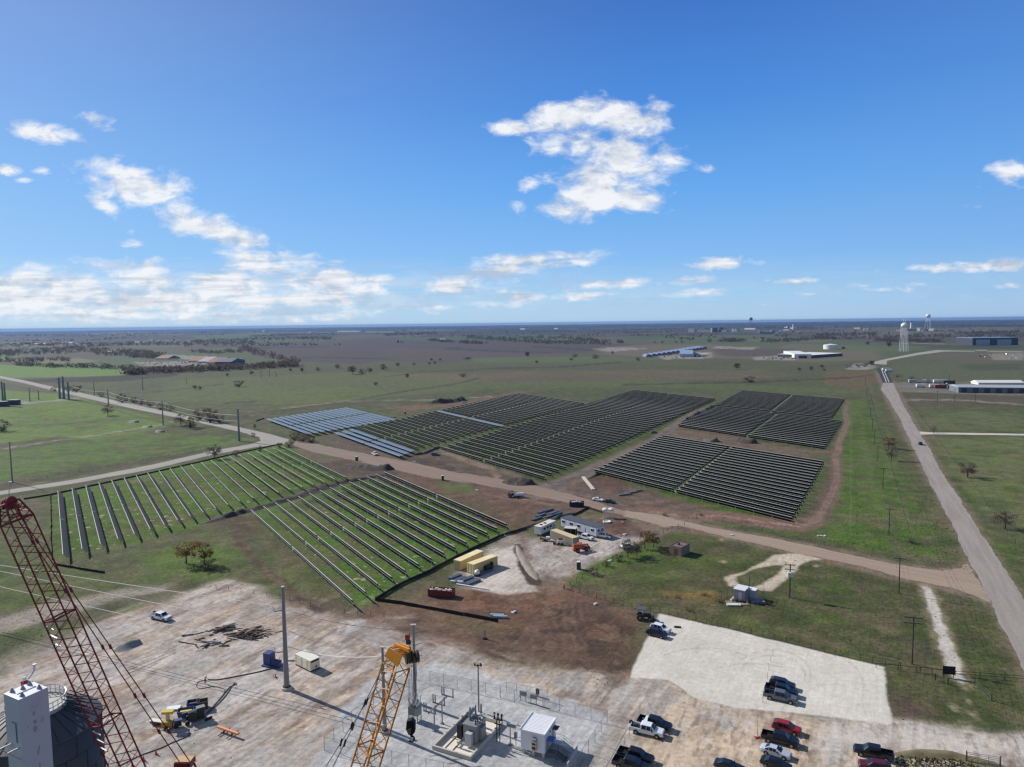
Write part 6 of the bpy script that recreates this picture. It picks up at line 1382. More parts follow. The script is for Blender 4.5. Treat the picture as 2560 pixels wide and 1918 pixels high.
# portable toilets
gt = mat('toilet_green', (40,70,70), .5, 0, .06)
def make_toilet(name='portable_toilet'):
    t = thing(name, 'toilet', 'portable toilet'); bevel(MB().box((0, 0, 1.12), (1.15, 1.15, 2.1)).build('cabin', gt, t), .04)
    bevel(MB().box((0, 0, 2.25), (1.2, 1.2, .2), 0, (.75, .75)).build('roof', white, t), .04); d = MB().box((0, -.6, 1.1), (.7, .05, 1.8)).build('door', mat('toilet_door', (32,58,60), .5), t); MB().tube((.35, .35, 2.2), (.35, .35, 2.7), .06).build('vent_pipe', white, t); MB().box((0, 0, .05), (1.2, 1.2, .1)).build('skid', dark, t); return t
tt = None
for px, py, lb in ((1447,1423,'green portable toilet at the edge of the yard below the orange telehandler'), (1107,1201,'green portable toilet on the mud below the haul road'), (892,1152,'green portable toilet behind the large dark soil heap'), (1013,1036,'green portable toilet beyond the pale blue rows')):
    p = G(px, py)
    if tt is None: tt = make_toilet(); tt.location = p; tt['label'] = lb; tt['group'] = 'portable toilets'; tt.rotation_euler.z = -.2
    else: dup(tt, p, random.uniform(-.4, .2), lb, 'portable toilets')
for px, py, lb in ((1513,1294,'left of two white water tanks on stands beyond the office trailer'), (1528,1294,'right of two white water tanks on stands beyond the office trailer')):
    t = thing('water_tank', lb, 'water tank', tuple(G(px, py)), 0, 'white tanks on stands'); MB().lathe([(.9, 2.6), (1.05, 2.8), (1.05, 3.3), (.5, 3.6), (.1, 3.65)], 16).build('tank', white, t)
    for x in (-.6, .6):
        for y in (-.6, .6): MB().box((x, y, 1.3), (.12, .12, 2.6)).build('leg', mat('pale_post', (196,194,186), .6), t)
t = thing('water_trough', 'white round trough lying on the mud beyond the office trailer', 'trough', tuple(G(1517,1306))); MB().lathe([(1.4, 0), (1.45, .5), (1.3, .5), (1.2, .2), (.05, .2)], 24).build('basin', white, t)
# roll-off bins
def rolloff(px, py, rz, m, label, L=6.5, fill=True):
    t = thing('rolloff_bin', label, 'skip bin', tuple(G(px, py)), rz); b = MB(); h = 1.7; w = 2.4
    for s in (-1, 1):
        b.box((0, s*w/2, h/2+.15), (L, .1, h))
        for i in range(6): b.box((-L/2+.5+i*(L-1)/5, s*(w/2+.09), h/2+.15), (.14, .08, h))
        b.box((0, s*w/2, h+.2), (L, .18, .14))
    for s in (-1, 1): b.box((s*L/2, 0, h/2+.15), (.1, w, h))
    b.box((0, 0, .25), (L, w, .1)); b.build('bin_shell', m, t)
    if fill:
        f = MB(); rs = random.Random(px)
        for i in range(40): f.mat(i % 3).box((rs.uniform(-L*.42, L*.42), rs.uniform(-.8, .8), h-.1+rs.uniform(-.2, .25)), (rs.uniform(.3, 1), rs.uniform(.2, .7), rs.uniform(.1, .4)), rs.uniform(0, 3))
        f.build('rubbish', [white, mat('rubbish_tan', (196,176,150), .8), mat('rubbish_grey', (150,146,142), .8)], t)
    return t
rolloff(1104,1490, R(-14), mat('bin_red', (112,40,32), .6, 0, .2), 'long red roll-off bin full of pale rubbish below the containers', 6.8)
rolloff(1442,1266, R(-8), mat('bin_black', (30,31,33), .6, 0, .2), 'black roll-off bin with pale rubbish beside the haul road', 5.5)
# steel bundles
stl = mat('blue_grey_steel', (104,114,132), .4, .3, .12); stl2 = mat('teal_grey_steel', (88,104,112), .4, .3, .12)
def bundle(px, py, rz, n, L, m, label, group=None, w=.28):
    b = MB()
    for i in range(n):
        for k in range(2): b.box(((k-1)*.05+random.uniform(-.1, .1), (i-(n-1)/2)*(w+.06), .2+k*.26), (L, w, .22))
    for x in (-L*.3, L*.3): b.box((x, 0, .05), (.15, n*(w+.06), .09))
    o = b.build('steel_bundle', m, None, loc=tuple(G(px, py)), rz=rz); return tag(o, label, 'steel bundle', group)
ro = ang(G(1184,1437), G(1244,1414))
for k, (px, py, n, L, lb) in enumerate(((1137,1444,4,4.5,'stack of blue steel sections left of the pair by the tan containers'), (1150,1451,5,4.5,'wide stack of blue steel sections beside the long white batten'), (1168,1449,4,4.5,'stack of blue steel sections right under the tan container'), (1182,1457,5,5,'rightmost stack of blue steel sections below the tan container'), (1213,1433,4,5,'stack of blue steel sections in the shade of the tan container'))):
    bundle(px, py, ro, n, L, stl, lb, 'blue steel stacks in the yard')
for k, (px, py) in enumerate(((1357,1281),(1370,1278),(1352,1290),(1342,1299),(1384,1284),(1392,1287),(1376,1292))):
    bundle(px, py, ro, 3, 5.5, stl2 if k % 2 else stl, ('upper left','upper middle','middle left','lone lower left','middle right','far right','lower middle')[k]+' bundle of teal steel on the brown mud', 'teal steel bundles on the mud')
for k, (px, py) in enumerate(((1243,1541),(1250,1545))): bundle(px, py, R(-6), 2, 3.4, mat('pale_blue_panel', (168,190,204), .4, .2, .05), ('back','front')[k]+' pale blue beam lying at the end of the silt fence', 'pale blue beams')
for k, (px, py) in enumerate(((1561,1238),(1577,1233),(1590,1229))): bundle(px, py, R(25), 3, 6, steelg, ('left','middle','right')[k]+' grey pipe bundle on the mud before the near right block', 'grey pipe bundles')
t = bundle(1142,1457, R(-12), 2, 3.5, white, 'pair of white boards at the left end of the blue steel stacks'); o = MB().bar((0, 0, .2), (9, -4.2, .2), .4, .25).build('batten', white, None, loc=tuple(G(1141,1462))); tag(o, 'long white batten lying on mud below the blue steel stacks', 'batten')
o = MB().bar((0, 0, .3), (0.1, 0, .3), .1, .1).build('white_pipe', white, None); bpy.data.objects.remove(o)
qa, qb = G(1458,1194), G(1484,1225); o = MB().bar((0, 0, .3), tuple((qb-qa)+Vector((0, 0, .2))), 1.5, .4).build('wood_slab', mat('pale_plank', (200,186,170), .8, 0, .15), None, loc=tuple(qa)); tag(o, 'long pale plank lying in the brown hollow beside the haul road', 'plank')
t = thing('mixer', 'white drum mixer in the shade of the near tan container', 'mixer', tuple(G(1193,1441)), .2); MB().lathe([(.3, .6), (.75, .9), (.75, 1.5), (.35, 1.9)], 14).build('drum', white, t); MB().box((0, 0, .3), (1.8, .9, .3)).build('frame', dark, t)
t = thing('generator_cart', 'dark machine parked against the near tan container', 'machine', tuple(G(1221,1426)), ro); MB().box((0, 0, .9), (2.6, 1.2, 1.3)).box((1.5, 0, 1.2), (.5, .8, 1.8)).build('case', dark, t)
for s in (-.6, .6): MB().tube((0, s-.1, .35), (0, s+.1, .35), .35, None, 12).build('wheel', black, t)
for k, (px, py, lb) in enumerate(((1283,1532,'white sack and debris on the dark scrape'),(1549,1340,'red and white litter by the gravel road'),(1563,1337,'pale bags beside the red and white litter'),(1192,1226,'white box on the green verge by the haul road'),(1557,1308,'pink crate on the mud right of the round trough'),(1490,1512,'white sack at the edge of the brick hut field'),(1525,1403,'white sack on the grass beside the yard fence'),(1488,1432,'white tarpaulin tangle in the field edge brush'),(918,1189,'white sheet lying on the berm between the green blocks'),(1096,1149,'white bag on the mud by the middle block'),(1037,1155,'white board on the mud by the haul road'),(845,1106,'white pipe piece by the bushes beyond the road'),(1830,1339,'white stone pile left of the loop road corner'),(2048,1341,'left white boulder pile by the loop road corner'),(2058,1341,'right white boulder pile by the loop road corner'))):
    b = MB(); rs = random.Random(k)
    for i in range(5): b.box((rs.uniform(-.6, .6), rs.uniform(-.4, .4), .14+rs.random()*.12), (rs.uniform(.3, .7), rs.uniform(.25, .5), rs.uniform(.2, .4)), rs.uniform(0, 3), (.7, .6))
    o = b.build('debris', white if k not in (1, 4) else mat('debris_pink', (206,150,130), .7), None, loc=tuple(G(px, py))); tag(o, lb, 'debris')
# silt fences
sf = mat('silt_fabric', (24,24,25), .8, 0, .1)
def silt(pts, label, h=.9):
    P = [Vector((*G2(*p), 0)) for p in pts]; t = thing('silt_fence', label, 'fence', tuple(P[0]), 0, 'black silt fences'); b = MB(); cnt = 0; pm_ = MB().box((0, 0, h/2+.1), (.08, .08, h+.2)).mesh('stake', wood); tot = sum((q-p).length for p, q in zip(P, P[1:])); sp = max(3.5, tot/80)
    for p, q in zip(P, P[1:]):
        n = max(1, round((q-p).length/sp)); pv = None
        for i in range(n+1):
            c = p.lerp(q, i/n)+Vector((random.uniform(-.15, .15), random.uniform(-.15, .15), 0))-P[0]
            if pv is not None: b.box(((c.x+pv.x)/2, (c.y+pv.y)/2, h/2), ((c-pv).length, .05, h*random.uniform(.9, 1.05)), ang(pv, c))
            if i < n: child('stake', pm_, t, tuple(c+Vector((0, .06, 0))))
            pv = c
    b.build('fabric', sf, t)
silt([(939,1501),(1000,1465),(1080,1428),(1146,1392),(1200,1366),(1261,1339),(1315,1323)], 'black silt fence along the yard edge of the lower green block')
silt([(939,1502),(1007,1512),(1080,1525),(1160,1540),(1247,1556)], 'black silt fence crossing from the green block to the dark scrape')
silt([(60,1249),(126,1238),(300,1200),(450,1167),(580,1137),(705,1110)], 'black silt fence between the paved road and the upper green block', .6)
silt([(126,1239),(127,1300),(127,1350),(130,1402)], 'black silt fence down the left end of the upper green block', .55)
silt([(140,1413),(200,1424),(262,1434)], 'short black silt fence lying below the upper green block', .7)
silt([(660,1047),(640,1054)], 'short black silt fence at the left tip of the pale blue rows', .7)
silt([(1432,1290),(1470,1272),(1508,1284)], 'black silt fence around the ditch behind the office trailer', .7)
# heaps
mound('soil_berm', [(500,1312,1),(540,1300,2.6),(590,1285,3.0),(640,1272,3.2),(700,1255,3.2),(740,1243,3.6),(780,1228,4.6),(820,1216,4.4),(850,1208,3.2),(900,1199,3.2),(950,1190,3),(990,1183,1)], 1.1, soil, 'long rough dark soil berm between the upper and lower green blocks', 'soil berm', 2, .7)
mound('soil_heap', [(858,1168,1),(890,1170,5),(930,1173,6),(965,1173,5),(985,1172,1)], 1.9, soil, 'large dark soil heap above the lower green block', 'soil heap', 3)
mound('soil_heap', [(1255,1206,1),(1280,1207,5),(1300,1208,6),(1320,1210,4),(1340,1212,1)], 2.4, soil, 'dark pointed soil heap by the corner of the long middle block', 'soil heap', 4)
mound('soil_heap', [(1062,1009,2),(1100,1008,7),(1130,1005,8),(1150,1003,6),(1166,1001,2)], 3.4, soil, 'long dark soil heap behind the left dark block', 'soil heap', 5)
mound('soil_heap', [(1758,1100,1),(1772,1102,4),(1785,1104,5),(1796,1106,1)], 2.2, mat('rubble_brown', (92,84,78), .95, 0, .3, 1.2, bump=.5), 'brown rubble heap between the two right dark blocks', 'soil heap', 6, .8)
mound('soil_heap', [(1838,1104,1),(1858,1105,5),(1875,1107,5),(1895,1108,1)], 2.2, soil, 'dark pointed soil heap right of the brown rubble heap', 'soil heap', 7)
mound('soil_berm', [(1300,1326,1),(1330,1314,1.6),(1380,1300,2),(1420,1287,1.6),(1440,1282,1)], .8, soil, 'narrow dark soil bank running behind the travel trailer', 'soil berm', 8, .6)
mound('soil_berm', [(1465,1200,1),(1510,1180,1.6),(1560,1150,1.6),(1620,1118,1.4),(1650,1098,1)], .8, soil, 'dark soil bank along the haul road beside the near right block', 'soil berm', 9, .6)
mound('soil_berm', [(880,1063,1),(920,1055,2),(960,1048,2),(1000,1044,1)], 1, soil_b, 'rough brown soil bank under the pale blue rows', 'soil berm', 10, .7)
mound('soil_berm', [(780,1083,1),(815,1075,3),(850,1069,3),(885,1061,1)], 1.2, soil_b, 'rough brown soil bank between the pale blue rows and the three blue rows', 'soil berm', 11, .7)
mound('soil_berm', [(1030,1140,1),(1060,1134,2),(1085,1124,2),(1105,1117,1)], 1.2, soil, 'rough grey soil bank at the corner of the long middle block', 'soil berm', 12, .7)
mound('soil_berm', [(1292,1364,.6),(1300,1385,1.3),(1314,1412,1.4),(1332,1437,1.4),(1342,1450,.6)], .3, mat('spoil_grey', (150,138,126), .95, 0, .2, 1.2, bump=.4), 'pale spoil bank beside the dark trench in the yard', 'soil berm', 13, .7)
mound('rock_bank', [(1700,1058,1),(1730,1042,3),(1760,1028,4),(1780,1018,3),(1795,1008,1)], 1.6, mat('bank_brush', (84,80,70), .95, 0, .35, .8, bump=.6), 'brushy broken bank between the long middle block and the far right block', 'bank', 14, .8)
mound('weedy_bank', [(2238,1890,1.2),(2300,1884,1.5),(2380,1890,1.6),(2460,1910,1.6),(2520,1925,1.2)], .5, mat('weed_bank', (112,104,78), .95, 0, .35, 1.5, bump=.6), 'low weedy spoil bank along the pale entrance road at bottom right', 'bank', 15, .8)

# brick hut
ha, hb_, hc = G(1677,1384), G(1703,1392), G(1724,1381)
br_m = bpy.data.materials.new('brick'); br_m.use_nodes = True; N = NT(br_m.node_tree); bb = br_m.node_tree.nodes['Principled BSDF']
bt = N.n('ShaderNodeTexBrick'); N.put(bt.inputs['Vector'], N.n('ShaderNodeTexCoord').outputs['Object']); bt.inputs['Scale'].default_value = 2.2; bt.inputs['Color1'].default_value = (*lin((116,78,70)), 1); bt.inputs['Color2'].default_value = (*lin((98,66,62)), 1); bt.inputs['Mortar'].default_value = (*lin((140,122,112)), 1)
N.put(bb.inputs['Base Color'], bt.outputs[0]); bb.inputs['Roughness'].default_value = .9
hl = max((hb_-ha).length, 3.4); hw = max((hc-hb_).length, 3.4); t = thing('brick_hut', 'small flat roofed dark brick hut alone in the grass field', 'hut', tuple(hb_), ang(hb_, hc))
b = MB(); HH = 2.9
for c, d in (((hw/2, .12, HH/2), (hw, .24, HH)), ((hw/2, hl-.12, HH/2), (hw, .24, HH)), ((.12, hl/2, HH/2), (.24, hl-.48, HH)), ((hw-.12, hl/2, HH/2), (.24, hl-.48, HH))): b.box(c, d)
b.build('wall', br_m, t); rfh = MB().box((hw/2, hl/2, HH-.3), (hw-.5, hl-.5, .2)).build('roof', mat('hut_roof', (112,104,98), .9, 0, .15), t); MB().tube((hw*.45, hl*.55, HH-.2), (hw*.45, hl*.55, HH+.5), .5, .4, 8).build('roof_vent', mat('vent_rust', (76,70,66), .7), t)
MB().box((hw*.55, -.02, 1.5), (1.0, .06, .9)).build('window', mat('hut_window', (150,130,122), .6), t); MB().box((-.02, hl*.5, 1.1), (.06, 1.0, 2.1)).build('door', mat('hut_door', (84,66,62), .7), t)
# equipment shelter
sa, sb_, sc_ = G(1834,1500), G(1861,1506), G(1872,1498)
t = thing('equipment_shelter', 'pale grey metal equipment shelter with a white roof inside a small fenced yard', 'shelter', tuple(sa), ang(sa, sb_)); sl, sw, shh = (sb_-sa).length, 3.6, 2.7
b = MB(); b.box((sl/2, sw/2, shh/2+.2), (sl, sw, shh))
for i in range(12): b.box((sl*(i+.5)/12, -.02, shh/2+.2), (.12, .06, shh-.1))
b.build('wall', mat('shelter_grey', (150,154,166), .5, 0, .05), t); MB().box((sl/2, sw/2, shh+.28), (sl+.2, sw+.2, .16)).build('roof', mat('shelter_roof', (216,218,222), .5, 0, .04), t); MB().box((sl/2, sw/2, .1), (sl+1.5, sw+2, .2)).build('slab', conc, t)
MB().box((sl-1.1, -.05, 1.3), (.9, .06, 2.0)).build('door', mat('shelter_door', (170,172,180), .5), t)
t = thing('equipment_shelter', 'smaller white cabinet right behind the pale grey shelter', 'shelter', tuple(G(1880,1496)), ang(sa, sb_)); bevel(MB().box((0, 0, 1.35), (2.2, 2.0, 2.3)).build('wall', mat('cabinet_pale', (170,176,190), .5), t), .04); MB().box((0, 0, 2.55), (2.4, 2.2, .12)).build('roof', white, t); MB().box((0, 0, .1), (2.6, 2.4, .2)).build('slab', conc, t)
t = thing('pipe_manifold', 'rusty valve pipework on a concrete slab before the pale shelter', 'pipework', tuple(G(1841,1507)), .1); MB().box((0, -.4, .1), (5, 3.2, .2)).build('slab', mat('slab_brown', (150,136,116), .9), t); b = MB(); b.path([(-.8, .3, .6), (.8, .3, .6), (.8, -.3, .6)], .16, 8); b.tube((0, .3, .2), (0, .3, .9), .16).tube((-.8, .3, .2), (-.8, .3, .9), .2); b.build('valve_pipe', mat('valve_rust', (96,56,44), .7), t)
o = MB().box((0, 0, .25), (3.4, 1.2, .3)).build('concrete_step', white, None, loc=tuple(G(1834,1514)), rz=-.1); tag(o, 'white concrete block in front of the valve pipework', 'block')
o = MB().box((0, 0, .5), (3.4, 2.4, .16)).box((0, 0, .22), (3, 2, .42)).build('platform', mat('platform_blue', (110,120,146), .6), None, loc=tuple(G(1893,1506)), rz=-.1); tag(o, 'low blue grey platform right of the pale equipment shelter', 'platform')
fence('chain_link_fence', [G(1789,1508), G(1832,1484), G(1910,1492), G(1902,1510), G(1876,1526), G(1789,1508)], 2.2, 2.6, 'chain link fence around the pale equipment shelter', pm=dark)
# field fences
pst = mat('fence_post_dark', (58,54,50), .9, 0, .2)
FG = 'wire field fences'
fence('wire_fence', [G(1410,1472), G(1470,1490), G(1580,1520), G(1650,1532), G(1740,1552), G(1850,1578), G(2060,1630), G(2213,1665), G(2330,1688)], 1.4, 2.6, 'wire fence of dark posts along the top edge of the gravel lot', 'fence', FG, False, .07, pst, (.5, .95), .012)
fence('wire_fence', [G(1410,1471), G(1470,1440), G(1530,1402), G(1600,1362), G(1680,1324), G(1711,1314)], 1.3, 3.2, 'wire fence from the orange vest corner up to the access road', 'fence', FG, False, .07, pst, (.5, .95), .012)
fence('wire_fence', [G(1722,1298), G(1760,1294), G(1830,1312), G(1960,1342), G(2060,1362), G(2200,1372)], 1.3, 4, 'wire fence between the access road and the red loop road', 'fence', FG, False, .06, pst, (.5, .95), .012)
fence('wire_fence', [G(2127,1345), G(2127,1250), G(2127,1150), G(2128,1060), G(2129,1000)], 1.3, 7, 'pale wire fence running straight beside the red loop road', 'fence', FG, False, .06, mat('pale_fence', (130,134,110), .8), (.95,), .014)
fence('wire_fence', [G(2560,1385), G(2500,1312), G(2440,1222), G(2350,1108), G(2287,1022)], 1.3, 6, 'wire fence along the right verge of the main road', 'fence', FG, False, .06, pst, (.5, .95), .012)
fence('wire_fence', [G(2285,1375), G(2262,1290), G(2232,1180), G(2200,1080), G(2175,985)], 1.3, 6, 'wire fence along the left verge of the main road', 'fence', FG, False, .06, pst, (.5, .95), .012)
fence('wire_fence', [G(480,1462), G(700,1495), G(830,1530), G(960,1545)], 1.2, 4, 'sparse wire fence along the top of the pale construction pad', 'fence', FG, False, .05, pst, (.95,), .012)
fence('wire_fence', [G(0,1216), G(200,1180), G(400,1143), G(540,1118)], 1.3, 5, 'wire fence along the far verge of the paved road', 'fence', FG, False, .06, pst, (.5, .95), .012)
def gate(pa, pb, h, label, nb=6):
    a, b_ = G(*pa), G(*pb); L = (b_-a).length; t = thing('metal_gate', label, 'gate', tuple(a), ang(a, b_)); b = MB()
    for i in range(nb): b.tube((0, 0, .25+i*(h-.3)/(nb-1)), (L, 0, .25+i*(h-.3)/(nb-1)), .03, None, 5)
    for i in range(4): b.tube((L*i/3, 0, .2), (L*i/3, 0, h), .035, None, 5)
    b.build('gate_leaf', mat('gate_green_grey', (92,100,92), .5, .2), t)
    for x in (-.15, L+.15): MB().tube((x, 0, 0), (x, 0, h+.2), .08, None, 8).build('post', dark, t)
gate((2418,1905), (2498,1918), 1.7, 'wide tubular metal gate at the bottom right corner')
gate((2340,1702), (2368,1711), 1.2, 'small black pipe gate beside the black board', 3); gate((2438,1712), (2478,1752), 1.2, 'open black pipe gate beside the dirt track', 3)
t = thing('notice_board', 'black board on posts at the end of the white gravel path', 'board', tuple(G(2372,1694)), R(-12)); MB().box((0, 0, 1.5), (2.3, .12, 1.7)).build('board', black, t)
for x in (-.9, .9): MB().box((x, .1, .9), (.12, .12, 1.8)).build('post', dark, t)
b = MB(); b.path([(0, 0, 1.0), (8, -1.5, 1.0), (18, -3.5, 1.0)], .05); b.path([(0, 0, .5), (8, -1.5, .5), (18, -3.5, .5)], .05)
for i in range(5): b.tube((i*4.4, -i*.85, 0), (i*4.4, -i*.85, 1.1), .06)
o = b.build('pipe_fence', black, None, loc=tuple(G(2388,1690))); tag(o, 'black pipe rail fence right of the black board', 'fence')
b = MB(); b.path([(0, 0, 1.0), (-12, 3, 1.0)], .05); 
for i in range(4): b.tube((-i*4, i, 0), (-i*4, i, 1.1), .06)
o = b.build('pipe_fence', black, None, loc=tuple(G(2357,1686))); tag(o, 'black pipe rail fence left of the black board', 'fence')
# thin stakes in the car park
stake_me = MB().tube((0, 0, 0), (0, 0, 1.5), .03, None, 5).mesh('marker_stake', pst)
SK = [(1932,1640),(1927,1655),(1922,1675),(1919,1698),(1908,1744),(1907,1756),(1895,1803),(1893,1822),(1890,1862),(1600,1774),(1574,1838),(1562,1862),(1548,1890)]
SN = ['topmost on the white gravel','second from the top on the white gravel','third from the top on the white gravel','behind the navy SUV','upper one behind the grey pickup','lower one behind the grey pickup','upper one behind the red SUV','lower one behind the red SUV','behind the black pickup with a silver sedan neighbour','above the black pickup with the tool box','left of the white crew cab pickup','between the white pickup and the fence corner','left of the two black pickups']
for (px, py), s in zip(SK, SN):
    o = bpy.data.objects.new('marker_stake', stake_me); COL.objects.link(o); o.location = G(px, py); tag(o, 'thin dark marker stake '+s, 'stake', 'marker stakes in the car park')
t = thing('jack_stand', 'red post on a splayed foot beside the black pickup', 'stand', tuple(G(1894,1845))); rp = mat('post_red', (190,60,48), .5); MB().tube((0, 0, .1), (0, 0, 1.5), .06).build('post', rp, t); MB().box((0, 0, .1), (1.1, .12, .12), .5).box((0, 0, .1), (1.1, .12, .12), -.6).build('foot', rp, t)
o = MB().box((0, 0, .12), (1.6, .12, .24)).box((0, .5, .12), (1.6, .12, .24)).box((0, .25, .1), (.12, .6, .2)).build('parking_block', dark, None, loc=tuple(G(1694,1570)), rz=-.2); tag(o, 'dark H shaped block lying on the gravel near the white SUV', 'block')
t = thing('bollard_post', 'short grey post with a foot standing on the dark scrape', 'post', tuple(G(1212,1598))); MB().tube((0, 0, 0), (0, 0, 2.3), .16, None, 8).build('post', steelg, t); MB().box((0, 0, .15), (.9, .5, .3)).build('foot', dark, t)
# ================================================================ TREES
def leafmat(name, c, c2, var=.35):
    m = bpy.data.materials.new(name); m.use_nodes = True; N = NT(m.node_tree); b = m.node_tree.nodes['Principled BSDF']
    co = N.n('ShaderNodeTexCoord').outputs['Object']; col = N.mix(N.rng(N.noise(co, 1.1, 4, .6), .38, .62), lin(c), lin(c2))
    oi = N.n('ShaderNodeObjectInfo').outputs['Random']; col = N.mix(1.0, col, N.rng(oi, 0, 1, .8, 1.2, False), 'MULTIPLY')
    N.put(b.inputs['Base Color'], col); b.inputs['Roughness'].default_value = .9; b.inputs['Specular IOR Level'].default_value = .1
    tl = N.n('ShaderNodeBsdfTranslucent'); N.put(tl.inputs[0], col); mx = N.n('ShaderNodeMixShader'); mx.inputs[0].default_value = .45; N.t.links.new(b.outputs[0], mx.inputs[1]); N.t.links.new(tl.outputs[0], mx.inputs[2]); N.t.links.new(mx.outputs[0], m.node_tree.nodes['Material Output'].inputs['Surface']); return m
LEAF = dict(bare=leafmat('twigs_bare', (124,112,104), (92,82,76)), rust=leafmat('leaves_rust', (136,104,58), (104,84,46)), dark=leafmat('leaves_dark', (82,84,66), (98,90,74)), brown=leafmat('twigs_brown', (116,102,88), (92,82,72)), green=leafmat('leaves_olive', (84,92,56), (106,98,62)), gold=leafmat('leaves_gold', (168,146,70), (132,112,56)))
bark = mat('bark', (70,62,54), .9, 0, .25, 3)
def tree_proto(seed, kind, dens, size, spread=.42, low=.25, multi=1):
    """a six metre tree: trunk with limbs and a crown of loose leaf or twig tufts"""
    rs = random.Random(seed); Ht = 6.0; b = MB(); tips = []
    cz, rz_ = (.58, .42) if multi == 1 else (.46, .5); nt = 30 if kind in ('dark', 'brown', 'green') else 22
    fork = Vector((0, 0, Ht*low)); r0 = .15
    if multi == 1: b.tube((0, 0, -.1), fork, r0*1.2, r0*.85, 7)
    for i in range(nt):
        v = Vector((rs.gauss(0, 1), rs.gauss(0, 1), rs.gauss(0, 1))).normalized()*rs.uniform(.45, 1)**.6
        if multi == 1 and v.z < -.55: v.z = -.55
        q = Vector((v.x*Ht*spread*rs.uniform(.8, 1.1), v.y*Ht*spread*rs.uniform(.8, 1.1), Ht*(cz+v.z*rz_))); q.z = max(q.z, Ht*.1)
        tips.append(q); s0 = fork.copy() if multi == 1 else Vector((rs.uniform(-.3, .3), rs.uniform(-.3, .3), 0)); s0.z += (max(0, q.z-fork.z)*.35 if multi == 1 else 0); mid = s0.lerp(q, .5)+Vector((0, 0, .12*Ht*rs.random())); b.tube(s0, mid, r0*.45, r0*.28, 5, False); b.tube(mid, q, r0*.28, r0*.08, 4, False)
        for k in range(3): e = mid.lerp(q, rs.uniform(.2, .9)); b.tube(e, e+Vector((rs.gauss(0, .4), rs.gauss(0, .4), rs.uniform(.1, .6))), r0*.16, .01, 4, False)
    if multi == 1: b.tube(fork, fork+Vector((0, 0, Ht*.3)), r0*.85, r0*.3, 6)
    c = MB(); clumps = [(q, rs.uniform(.45, .95)) for q in tips]
    for i in range(dens):
        q, r = rs.choice(clumps); v = Vector((rs.gauss(0, 1), rs.gauss(0, 1), rs.gauss(0, .8)))*r*.6; p = q+v; p.z = max(p.z, .15)
        n = Vector((rs.gauss(0, 1), rs.gauss(0, 1), rs.gauss(0, 1))).normalized(); u_ = n.orthogonal().normalized()*size*rs.uniform(.4, 1.1); w = n.cross(u_.normalized())*size*rs.uniform(.15, .5)
        c.add([p-u_, p+w*.8, p+u_, p-w], [(0, 1, 2, 3)])
    t = thing('tree', 'tree', 'tree'); b.build('trunk', bark, t); c.build('crown', LEAF[kind], t); return t
TP = {}
def tree(px, py, hpx, kind, label, group='trees in the fields', wide=1.0, var=0, name='tree', cat='tree'):
    p = G(px, py); d = ray(px, py); hgt = hpx*(p.y/d.y)/F/1.0*1.02; k = (kind, name, var % 3)
    if k not in TP:
        if name == 'bush': pr = tree_proto(20+len(TP), kind, 900, .34, .62, .1, 4)
        else: pr = tree_proto(40+len(TP), kind, {'bare': 1000, 'rust': 800, 'dark': 1700, 'brown': 1300, 'green': 1000, 'gold': 700}[kind], .3 if kind != 'bare' else .26, .44, .24)
        pr.name = name; TP[k] = pr; pr.location = p; pr.rotation_euler.z = random.uniform(0, 6); s = hgt/6; pr.scale = (s*wide, s*wide, s); t = pr
    else:
        s = hgt/6; t = dup(TP[k], p, random.uniform(0, 6), label, None, (s*wide, s*wide, s))
    tag(t, label, cat, group); return t
tree(466,1409,60,'rust','rust coloured tree left of its neighbour below the upper green block', wide=1.1)
tree(512,1412,58,'rust','thin rust tree right of its neighbour below the upper green block', wide=.9, var=1)
tree(522,1424,26,'dark','dark bush under the two rust coloured trees','bushes', 1.5, 0, 'bush', 'bush')
tree(537,1148,40,'bare','bare grey tree beside the paved road above the upper green block', wide=1.0)
tree(270,1039,27,'bare','lone bare tree in the bright green field left of the road', wide=1.2, var=1)
RB = 'roadside bushes left'
for px, py, h, lb in ((192,980,18,'dark bush beside the two tall left monopoles'),(170,978,14,'small dark bush left of the monopole bush'),(136,978,12,'small bush where the left driveway meets the road'),(252,992,13,'low dark bush between the monopole bush and the roadside clump'),(306,1006,22,'largest dark bush of the roadside clump'),(334,1009,17,'second bush of the roadside clump'),(355,1013,15,'third bush of the roadside clump'),(376,1017,16,'fourth bush of the roadside clump'),(402,1024,16,'brown bush beside the thin roadside pole'),(426,1026,17,'bush at the right end of the roadside clump'),
   (500,1050,30,'tall brown bush beyond the paved road'),(525,1056,36,'big brown bush beyond the paved road closest to the monopole'),(548,1058,22,'smaller brown bush beside the big one beyond the road')):
    tree(px, py, h, 'brown' if px > 300 else 'dark', lb, RB, 1.15, px % 3, 'bush', 'bush')
tree(452,1064,30,'bare','grey bare bush on the near side of the road curve', RB, 1.1, 1); tree(476,1070,30,'green','olive bush beside the grey one on the near side of the road', RB, 1.1, 0, 'bush', 'bush')
FB = 'scattered bushes in the pasture'
